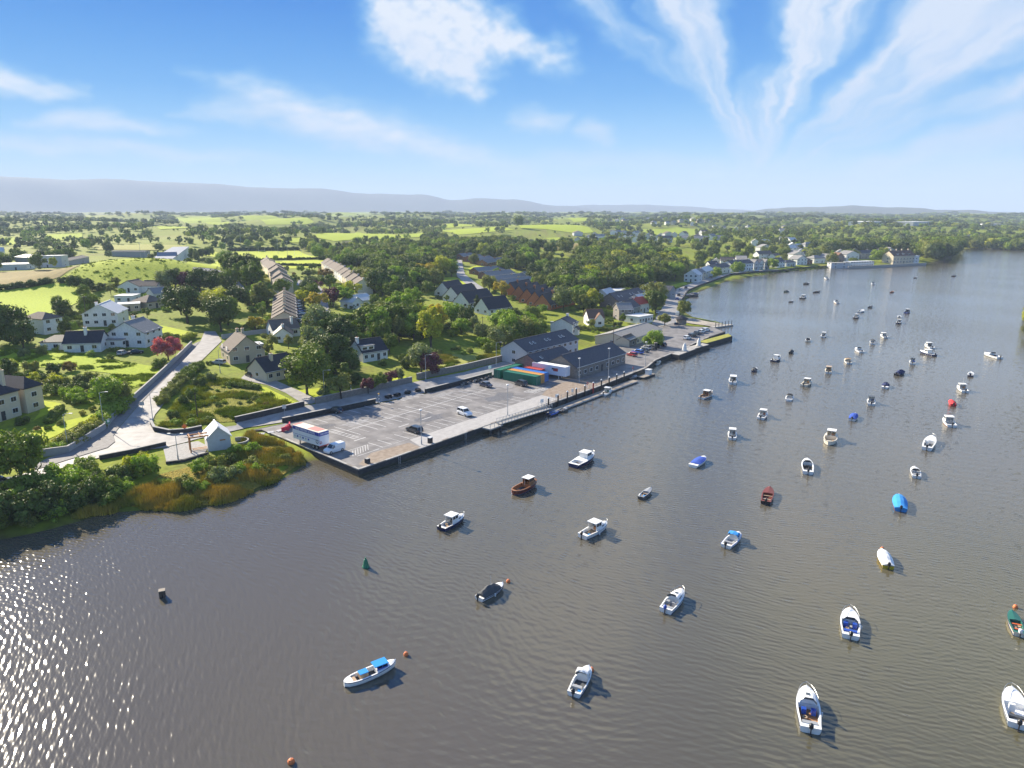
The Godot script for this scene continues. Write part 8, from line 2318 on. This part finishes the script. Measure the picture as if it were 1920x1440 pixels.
	sheet("road", "cul-de-sac road between the terraces", "asphalt", pv([-83.1, -282.7, -78.5, -306, -92, -352, -100.6, -379.3, -112.8, -410.3, -124.3, -416.5, -119.2, -394.6, -104.7, -377.9, -95.9, -350.9, -87.5, -318.8, -89, -300.7]), 0.25, 3.3, false)
	sheet("road", "lane to the wooded bungalows", "asphalt", pv([-50.1, -602.9, -42.1, -604.1, -37.6, -549.9, -32.5, -495.6, -21.5, -441.8, -13.8, -409, -18.1, -402.5, -25.5, -426.1, -36.3, -476.9, -42.4, -528.4]), 0.3, 4.4, false)
	sheet("driveway", "grey drive from the quay road to the bungalow", "asphalt", pv([-51, -174.8, -52.8, -173.8, -60.7, -184.3, -68.2, -191.6, -73.6, -194.5, -77.5, -197.6, -78, -203.5, -72.5, -200.9, -66.5, -195.6, -57.8, -186.6, -49.6, -177.3]), 0.12, 2.5, false)
	sheet("forecourt", "concrete forecourt of the stone shed", "concrete", pv([-72.4, -140.1, -68.3, -132.7, -65.6, -134.4, -62.9, -137.9, -63.7, -141.9, -67.3, -145.1, -69.6, -143.5]), 0.12, 2.5, false)

func make_walls() -> void:
	wall_run("boundary_wall", "pale rendered garden wall stepping up the hill road", [Vector2(-94.4, -134.6), Vector2(-90.2, -137.0), Vector2(-90.7, -151.0), Vector2(-95.4, -168.6), Vector2(-95.9, -174.2), Vector2(-98.4, -187.1), Vector2(-102.5, -208.0), Vector2(-108.7, -237.4)], 1.5, 0.35, M["grey_render"], 0.0, M["concrete"])
	wall_run("quay_wall", "dark stone wall between car park and quay road", [Vector2(-54.2, -161.0), Vector2(-44.6, -170.1), Vector2(-35.7, -178.7)], 1.3, 0.5, M["dark_stone"], 0.0, M["concrete"])
	wall_run("quay_wall", "dark stone wall at the upper side of the car park", [Vector2(-23.8, -189.2), Vector2(-15.4, -199.1), Vector2(-6.3, -210.0)], 1.3, 0.5, M["dark_stone"], 0.0, M["concrete"])
	wall_run("roadside_wall", "dark stone wall below the overgrown plot", [Vector2(-64.6, -159.1), Vector2(-58.3, -165.9), Vector2(-52.4, -172.5)], 1.4, 0.45, M["dark_stone"], 0.0, M["concrete"])
	wall_run("roadside_wall", "stone wall under the lawn with young trees", [Vector2(-50.1, -174.9), Vector2(-40.2, -185.3), Vector2(-28.8, -198.2)], 1.6, 0.45, M["stone"], 0.0, M["concrete"])
	wall_run("roadside_wall", "long stone wall under the sunny grass bank", [Vector2(-27.7, -201.4), Vector2(-14.9, -214.5), Vector2(-2.1, -230.0), Vector2(13.2, -246.6)], 1.8, 0.45, M["stone"], 0.0, M["concrete"])
	wall_run("corner_wall", "curved dark planter wall at the junction", [Vector2(-82.7, -155.9), Vector2(-79.7, -151.4), Vector2(-75.5, -149.5), Vector2(-72.2, -150.5), Vector2(-69.9, -153.0)], 1.0, 0.45, M["dark_stone"], 0.0, M["concrete"])
	wall_run("shore_wall", "low dark wall along the lower road", [Vector2(-82.0, -133.7), Vector2(-77.3, -137.5), Vector2(-72.8, -142.0)], 0.9, 0.45, M["dark_stone"], 0.0, M["concrete"])
	wall_run("shed_wall", "dark retaining wall of the shed forecourt", [Vector2(-67.9, -131.8), Vector2(-64.9, -133.0), Vector2(-62.0, -137.4)], 0.5, 0.45, M["dark_stone"])
	wall_run("promenade_wall", "dark sea wall along the promenade bend", [Vector2(80.7, -340.1), Vector2(87.6, -374.0), Vector2(99.3, -412.1), Vector2(110.6, -447.2), Vector2(126.5, -479.1), Vector2(147.3, -516.7), Vector2(169.2, -555.3)], 1.0, 0.5, M["dark_stone"])
	wall_run("embankment_wall", "long dark embankment wall below the terrace", [Vector2(169.2, -555.3), Vector2(198.9, -583.4), Vector2(226.8, -604.7), Vector2(252.6, -629.1), Vector2(288.5, -651.7)], 1.2, 0.6, M["dark_stone"])
	wall_run("estate_wall", "pale garden wall across the foot of the estate", [Vector2(-103.0, -248.7), Vector2(-100.1, -253.0), Vector2(-95.9, -257.6), Vector2(-90.7, -262.5)], 1.6, 0.3, M["grey_render"])
	wall_run("river_wall", "long stone river wall below the hotel", [Vector2(298.5, -637.3), Vector2(328.3, -649.4), Vector2(354.2, -662.1), Vector2(393.0, -682.0)], 2.2, 0.8, M["concrete"])

func make_planting() -> void:
	wood(pv([-54.8, -182, -60.5, -205.5, -69.7, -237, -67.5, -246, -58.6, -256.9, -55.6, -282.2, -53.5, -314.8, -44.6, -311, -36.2, -299.1, -24.5, -293.8, -12.3, -296.5, 0, -301.7, 11.8, -312.5, 19.2, -297.8, 15.6, -273, 7.7, -253.2, -0.9, -242.7, -10.8, -258.3, -22.5, -268.5, -33.2, -256.3, -41, -250.3, -39.8, -230.9, -48.2, -212.3, -48.2, -194.8]), 6.0, {"round_tree": 3.0, "tall_tree": 2.0, "spreading_tree": 2.0, "bush": 2.0}, WOOD_TINTS, 6.5, 11.5, 100)
	wood(pv([-181.5, -356.3, -181.9, -372, -163.5, -388.2, -148, -357.6, -133.1, -315.6, -160, -338.2]), 6.0, {"round_tree": 3.0, "tall_tree": 1.0, "bush": 1.0}, WOOD_TINTS, 6.0, 11.0, 101)
	wood(pv([-100.5, -500, -121.8, -766.3, -79.9, -634.3, -41.8, -458.7, -47.9, -399.5, -58.2, -351.8, -68, -354.7, -84.3, -426]), 7.0, {"round_tree": 3.0, "tall_tree": 2.0, "spreading_tree": 2.0}, WOOD_TINTS, 8.0, 14.0, 102)
	wood(pv([-241.7, -808, -173.1, -902.9, -135.9, -856.2, -85.9, -537.5, -88.4, -455.9, -141.6, -597, -189.9, -722.6]), 8.0, {"round_tree": 3.0, "tall_tree": 2.0, "spreading_tree": 2.0}, WOOD_TINTS, 8.0, 13.0, 103)
	wood(pv([-6.1, -542.4, 0, -684.7, 75.9, -733.4, 147.8, -712.7, 143.7, -594.6, 122.2, -511.8, 92.4, -457.4, 75.1, -426.2, 44.5, -394.6, 35.7, -396.4, 34, -455.4, 23.9, -534.3]), 7.5, {"round_tree": 3.0, "tall_tree": 3.0, "spreading_tree": 2.0}, WOOD_TINTS, 9.0, 15.0, 104)
	wood(pv([-151.1, -786.1, -137.6, -932.9, -78.4, -1064.4, 0, -703.4, -6.7, -605.5, -47.2, -637, -52.5, -543.9, -40.8, -475.2, -56, -469.5, -78, -727.6]), 8.0, {"round_tree": 3.0, "tall_tree": 2.0}, WOOD_TINTS, 8.0, 13.0, 105)
	wood(pv([405.7, -702.6, 458.6, -806.7, 559.6, -971.6, 602.4, -982.7, 545.4, -880.9, 467.3, -764.2]), 8.0, {"round_tree": 3.0, "spreading_tree": 2.0}, WOOD_TINTS, 13.0, 20.0, 106)
	wood(pv([318.2, -753.9, 399.4, -844.4, 505.1, -936.9, 511.1, -892.2, 440, -771.6, 433.2, -813.2, 374.6, -778.6]), 9.0, {"round_tree": 3.0, "spreading_tree": 2.0}, WOOD_TINTS, 10.0, 16.0, 107)
	wood(pv([611.8, -988.5, 656.6, -920.6, 713.3, -845.7, 838.7, -996.8, 736.6, -1040.9, 660.5, -1066.6]), 10.0, {"round_tree": 3.0, "spreading_tree": 2.0, "bush": 1.0}, WOOD_TINTS, 9.0, 15.0, 108)
	wood(pv([-158.4, -215.5, -140.3, -202.8, -126.6, -198, -115, -192.3, -104.6, -181.1, -106.6, -169, -123.6, -179.2, -137.8, -177.8, -154.7, -201.3]), 4.5, {"bush": 4.0, "garden_tree": 1.0}, WOOD_TINTS, 6.0, 10.0, 109)
	wood(pv([-150.3, -226.2, -131.2, -222.7, -105.1, -203.9, -121.8, -211.7, -139.2, -216.4, -164.6, -224.5]), 3.5, {"bush": 4.0}, WOOD_TINTS, 3.0, 6.0, 110)
	wood(pv([-186.1, -273.4, -198.3, -334.3, -170, -302.7, -154.8, -278.5, -164.3, -271.4, -152.6, -238.5, -166.5, -255.1]), 5.5, {"bush": 3.0, "round_tree": 1.0}, WOOD_TINTS, 4.0, 8.0, 111)
	wood(pv([203.4, -276.2, 242, -332.5, 284.4, -391.8, 326.2, -444, 314.7, -402.9, 212.5, -268.2, 186.8, -243.9]), 7.0, {"round_tree": 3.0, "bush": 2.0}, WOOD_TINTS, 5.0, 8.0, 112)
	wood(pv([-225.3, -363.3, -218.1, -380.8, -198.5, -387.2, -176.7, -389.2, -167.5, -381.8, -181.8, -368.7, -207.6, -365.8]), 9.0, {"bush": 1.0}, {"dark green": 3.0, "olive green": 2.0}, 1.4, 2.9, 300)
	wood(pv([-153.1, -207.8, -151.2, -222.2, -132.4, -215.9, -105.1, -207.1, -102.4, -192.2, -116.7, -199.3]), 7.0, {"bush": 1.0}, {"olive green": 3.0, "fresh green": 2.0}, 1.1, 2.9, 301)
	wood(pv([-83.9, -102.9, -76.8, -106.3, -73.3, -109.8, -70.6, -113.6, -67.5, -116.5, -69.7, -122.8, -78, -128.8, -83.8, -123.3, -88.6, -114.8, -89.9, -111.5]), 3.2, {"bush": 1.0}, {"dark green": 2.0, "mid green": 4.0, "fresh green": 3.0, "olive green": 1.0}, 5.1, 12.0, 302)
	wood(pv([-67.6, -118.6, -67.2, -127.7, -61.4, -133.4, -58, -138.3, -54.4, -140.3, -46.2, -138.7, -47.1, -128.3, -50.7, -121.5, -59.1, -116.5]), 4.6, {"bush": 1.0}, {"olive green": 2.0, "grey green": 1.0, "fresh green": 4.0, "yellow green": 2.0}, 2.9, 7.4, 303)
	wood(pv([-80.4, -155.3, -87.3, -183.1, -90.4, -199.4, -78.8, -196.4, -66.9, -183.4, -59.3, -173.1, -65.8, -161.7, -75.7, -155.7]), 4.2, {"bush": 1.0}, {"mid green": 2.0, "olive green": 3.0, "fresh green": 3.0, "yellow green": 1.5, "russet": 0.5, "golden": 0.5}, 1.4, 3.7, 304)
	wood(pv([165.3, -554.5, 219.6, -602.2, 292.2, -655.6, 284.8, -642.8, 207.9, -581.6]), 4.0, {"bush": 1.0}, {"dark green": 3.0, "mid green": 1.0}, 2.9, 7.4, 305)
	wood(pv([-38.9, -231, -20.6, -244.6, -3.7, -240.7, -5.3, -228.9, -26.6, -216.2]), 4.6, {"bush": 1.0}, {"olive green": 3.0, "fresh green": 2.0, "golden": 0.6}, 2.3, 6.3, 306)
	hedge(Vector2(-96.0, -134.5), Vector2(-92.1, -139.7), 2.3, 1.4, "fresh green", 0)
	hedge(Vector2(-92.1, -139.7), Vector2(-93.2, -154.2), 2.5, 1.6, "olive green", 1)
	hedge(Vector2(-93.2, -154.2), Vector2(-97.9, -173.0), 2.6, 1.6, "fresh green", 2)
	hedge(Vector2(-96.3, -136.0), Vector2(-93.0, -141.9), 2.0, 1.2, "yellow green", 3)
	hedge(Vector2(-93.0, -141.9), Vector2(-94.3, -156.8), 2.2, 1.4, "yellow green", 4)
	hedge(Vector2(-127.3, -251.1), Vector2(-116.0, -247.8), 1.3, 1.1, "mid green", 5)
	hedge(Vector2(-114.1, -243.6), Vector2(-114.1, -250.8), 2.0, 1.2, "yellow green", 6)
	hedge(Vector2(-253.5, -352.5), Vector2(-234.7, -363.2), 3.0, 1.9, "dark green", 7)
	hedge(Vector2(-229.5, -363.5), Vector2(-217.2, -363.5), 3.0, 1.9, "dark green", 8)
	hedge(Vector2(-87.8, -170.9), Vector2(-92.6, -195.0), 2.2, 1.4, "olive green", 9)
	hedge(Vector2(-92.6, -195.0), Vector2(-94.1, -208.3), 2.2, 1.4, "mid green", 10)
	hedge(Vector2(-170.3, -262.8), Vector2(-167.3, -276.6), 3.0, 1.9, "mid green", 11)
	hedge(Vector2(-171.2, -269.1), Vector2(-167.9, -281.2), 3.0, 1.9, "dark green", 12)
	hedge(Vector2(-246.7, -628.8), Vector2(-208.8, -586.3), 3.0, 1.9, "dark green", 13)
	hedge(Vector2(-217.1, -609.9), Vector2(-158.4, -614.0), 2.0, 1.2, "dark green", 14)
	hedge(Vector2(-175.6, -537.2), Vector2(-137.3, -530.9), 2.0, 1.2, "dark green", 15)
	hedge(Vector2(-1303.6, -3303.3), Vector2(-717.5, -2231.2), 7.0, 4.3, "dark green", 16)
	hedge(Vector2(-302.3, -771.6), Vector2(-234.4, -793.1), 4.0, 2.5, "dark green", 17)
	for t in [
		["spreading_tree", "mid green", -88.9, -121.0, 10.5, 0.85],
		["round_tree", "olive green", -93.2, -121.6, 8, 0.9],
		["round_tree", "fresh green", -97.7, -166.2, 8.5, 1.1],
		["round_tree", "olive green", -96.8, -170.7, 6.0, 1.0],
		["round_tree", "mid green", -54.5, -183.1, 12.5, 1.15],
		["round_tree", "pink red", -106.8, -216.3, 8.0, 1.25],
		["bush", "mid green", -105.1, -207.1, 9, 0.9],
		["tall_tree", "dark green", -127.0, -275.8, 15, 1.3],
		["spreading_tree", "dark green", -137.4, -293.5, 13, 1.0],
		["round_tree", "dark green", -108.3, -261.6, 13, 1.1],
		["round_tree", "mid green", -110.5, -274.2, 12, 1.1],
		["spreading_tree", "olive green", -121.3, -284.0, 11, 1.0],
		["tall_tree", "dark green", -169.6, -359.3, 12, 1.2],
		["spreading_tree", "copper", -164.8, -360.7, 10, 0.9],
		["round_tree", "dark green", -157.2, -358.6, 12, 1.2],
		["round_tree", "dark green", -149.9, -353.8, 11, 1.1],
		["round_tree", "dark green", -176.5, -362.9, 9, 1.0],
		["spreading_tree", "dark green", -169.1, -236.1, 13, 1.0],
		["round_tree", "dark green", -168.1, -228.2, 14, 1.0],
		["spreading_tree", "dark green", -157.5, -225.3, 10, 0.9],
		["bush", "grey green", -151.5, -216.3, 8, 0.8],
		["bush", "olive green", -147.4, -218.9, 9, 0.8],
		["round_tree", "dark green", -174.9, -275.3, 8, 1.1],
		["spreading_tree", "dark green", -215.6, -351.1, 8, 0.9],
		["spreading_tree", "mid green", -171.7, -287.9, 9, 0.9],
		["bush", "dark green", -205.7, -352.0, 9, 1.0],
		["bush", "dark green", -205.5, -356.7, 8, 1.0],
		["round_tree", "dark green", -207.0, -348.8, 7, 1.0],
		["tall_tree", "mid green", -155.3, -394.5, 14, 1.3],
		["tall_tree", "dark green", -148.2, -389.1, 15, 1.3],
		["round_tree", "mid green", -142.5, -382.6, 14, 1.1],
		["tall_tree", "mid green", -132.2, -364.5, 15, 1.4],
		["round_tree", "dark green", -147.1, -402.7, 13, 1.2],
		["tall_tree", "dark green", -193.7, -501.0, 13, 1.3],
		["garden_tree", "golden", -96.1, -263.6, 6, 1.2],
		["garden_tree", "yellow green", -115.5, -327.9, 7, 1.3],
		["garden_tree", "olive green", -111.1, -320.8, 8, 1.3],
		["bush", "yellow green", -99.2, -288.2, 8, 1.0],
		["bush", "mid green", -106.8, -330.2, 9, 1.0],
		["garden_tree", "mid green", -111.9, -346.5, 10, 1.2],
		["garden_tree", "golden", -85.6, -311.6, 9, 1.3],
		["garden_tree", "yellow green", -95.4, -324.8, 8, 1.3],
		["garden_tree", "russet", -98.6, -350.1, 8, 1.2],
		["garden_tree", "copper", -101.2, -364.8, 8, 1.2],
		["garden_tree", "mid green", -97.5, -380.7, 9, 1.3],
		["garden_tree", "russet", -108.7, -418.5, 8, 1.3],
		["garden_tree", "fresh green", -77.4, -329.3, 10, 1.3],
		["garden_tree", "copper", -82.7, -328.0, 9, 1.2],
		["garden_tree", "yellow green", -80.0, -355.2, 9, 1.3],
		["conifer", "dark green", -16.3, -328.2, 9, 1.0],
		["garden_tree", "golden", -5.5, -382.8, 9, 1.2],
		["round_tree", "olive green", -12.7, -404.4, 10, 1.1],
		["round_tree", "golden", -28.9, -267.2, 13, 0.85],
		["tall_tree", "yellow green", -28.5, -246.0, 15, 1.1],
		["tall_tree", "dark green", -58.4, -238.7, 12, 1.3],
		["round_tree", "grey green", -68.7, -250.4, 13, 1.1],
		["round_tree", "mid green", -63.0, -246.8, 11, 1.2],
		["tall_tree", "mid green", -58.6, -252.1, 11, 1.3],
		["round_tree", "grey green", -64.0, -225.9, 11, 1.1],
		["spreading_tree", "dark green", -57.2, -212.5, 11, 1.0],
		["tall_tree", "dark green", -52.8, -206.5, 13, 1.3],
		["tall_tree", "mid green", -52.1, -253.1, 15, 1.3],
		["tall_tree", "fresh green", -47.1, -249.3, 14, 1.3],
		["tall_tree", "mid green", -44.4, -259.3, 14, 1.3],
		["round_tree", "mid green", -39.3, -265.2, 13, 1.2],
		["tall_tree", "fresh green", -45.6, -286.8, 15, 1.4],
		["round_tree", "dark green", -47.3, -201.0, 8, 1.1],
		["bush", "dark green", -44.5, -195.1, 9, 1.0],
		["conifer", "mid green", -46.7, -193.8, 8, 1.5],
		["bush", "grey green", -49.2, -180.9, 7, 1.0],
		["garden_tree", "olive green", -44.7, -179.8, 7, 1.2],
		["garden_tree", "copper", -38.8, -185.5, 4.6, 1.1],
		["garden_tree", "mid green", -37.6, -188.3, 4.6, 1.1],
		["garden_tree", "mid green", -35.8, -191.2, 4.6, 1.1],
		["garden_tree", "copper", -34.0, -193.7, 4.6, 1.1],
		["garden_tree", "grey green", -32.3, -197.3, 4.6, 1.1],
		["round_tree", "grey green", -27.4, -209.2, 9, 1.3],
		["round_tree", "copper", -24.2, -206.2, 7, 1.3],
		["bush", "dark green", -32.3, -215.7, 10, 1.0],
		["bush", "mid green", -7.4, -242.0, 11, 1.1],
		["bush", "fresh green", -10.5, -250.7, 10, 1.1],
		["round_tree", "fresh green", 52.3, -257.4, 8, 1.2],
		["garden_tree", "olive green", 66.4, -306.2, 6, 1.4],
		["bush", "yellow green", 70.0, -284.7, 5, 0.8],
		["bush", "dark green", 63.5, -276.2, 4, 1.2],
		["bush", "golden", 54.8, -303.5, 5, 0.8],
		["round_tree", "fresh green", 149.6, -523.3, 9, 1.1],
		["round_tree", "fresh green", 221.6, -609.1, 10, 1.2],
		["bush", "fresh green", -69.3, -125.9, 12, 0.8],
		["bush", "yellow green", -71.7, -127.7, 11, 0.8],
		["bush", "dark green", -72.1, -122.6, 10, 0.8],
		["bush", "mid green", -72.9, -116.2, 12, 0.8],
		["bush", "dark green", -73.8, -112.9, 13, 0.9],
		["bush", "dark green", -78.3, -111.4, 14, 0.9],
		["bush", "dark green", -80.2, -107.5, 15, 0.9],
		["bush", "dark green", -81.9, -105.6, 15, 0.9],
		["bush", "mid green", -83.9, -116.0, 12, 0.9],
		["bush", "fresh green", -83.0, -122.1, 8, 0.9],
		["bush", "olive green", -80.9, -123.4, 8, 0.8],
		["bush", "fresh green", -82.0, -128.7, 8, 0.8],
		["bush", "olive green", -79.5, -126.1, 7, 0.8],
		["bush", "olive green", -57.1, -129.3, 9, 0.8],
		["bush", "grey green", -52.4, -124.9, 8, 0.9],
		["bush", "dark green", -55.7, -132.3, 7, 0.8],
		["bush", "mid green", -57.6, -119.7, 7, 0.9],
		["bush", "grey green", -54.3, -123.4, 9, 0.8],
		["bush", "mid green", -48.5, -129.4, 5, 0.9],
		["bush", "olive green", -45.8, -135.6, 5, 0.9],
		["bush", "dark green", -47.1, -128.3, 4, 0.9],
		["bush", "fresh green", -51.9, -127.5, 7, 0.8],
		["bush", "dark green", -85.3, -188.6, 8, 0.8],
		["bush", "mid green", -83.2, -178.5, 8, 0.8],
		["bush", "grey green", -84.7, -194.1, 8, 0.8],
		["bush", "dark green", -82.1, -171.5, 8, 0.7],
		["bush", "dark green", -79.8, -160.7, 6, 0.8],
		["bush", "golden", -73.4, -181.9, 4, 1.0],
		["bush", "olive green", -66.2, -177.5, 4, 1.0],
		["bush", "fresh green", -77.4, -156.7, 4, 1.2],
		["bush", "fresh green", -73.8, -157.0, 4, 1.2],
		["bush", "mid green", -70.5, -159.3, 4, 1.2],
		["bush", "russet", -105.0, -150.2, 3.5, 0.8],
		["bush", "mid green", -103.2, -151.1, 3.5, 0.9],
		["bush", "olive green", -102.3, -154.4, 4, 0.9],
		["bush", "golden", -101.8, -161.8, 3.6, 0.9],
		["bush", "olive green", -101.1, -165.1, 3.6, 0.9],
		["bush", "golden", -109.1, -162.5, 3.6, 0.9],
		["bush", "grey green", -142.2, -196.4, 9, 0.9],
		["bush", "olive green", -138.4, -199.8, 9, 0.9],
		["bush", "russet", -128.3, -200.9, 8, 0.9],
		["bush", "dark green", -130.9, -197.6, 9, 0.9],
		["bush", "olive green", -116.2, -190.5, 8, 0.9],
		["bush", "dark green", -126.3, -186.7, 9, 0.9],
		["bush", "dark green", -113.1, -180.1, 9, 0.9],
		["bush", "dark green", -106.5, -180.8, 7, 0.9],
		["spreading_tree", "dark green", -906.9, -1297.9, 14, 1.3],
		["round_tree", "dark green", -4822.5, -7596.6, 13, 1.5],
		["round_tree", "dark green", -4722.5, -7659.1, 13, 1.5],
		["round_tree", "mid green", 11.5, -1304.8, 22, 1.0],
		["tall_tree", "dark green", 190.3, -1175.0, 14, 1.2]]:
		plant(t[0], t[1], t[2], t[3], t[4] * (0.36 if t[0] == "bush" else 1.0), t[5])
	gardens()
	far_woods()
	place_plants()


func _ready() -> void:
	rng.seed = 7
	set_stage()
	make_land()
	make_water()
	make_hills()
	make_finishes()
	make_paints()
	make_colours()
	make_grounds()
	make_sheets()
	make_quay()
	make_walls()
	make_plant_kinds()
	make_houses()
	make_furniture()
	make_trailer()
	make_pontoon()
	make_cars()
	make_boats()
	make_buoys()
	make_reeds()
	make_planting()
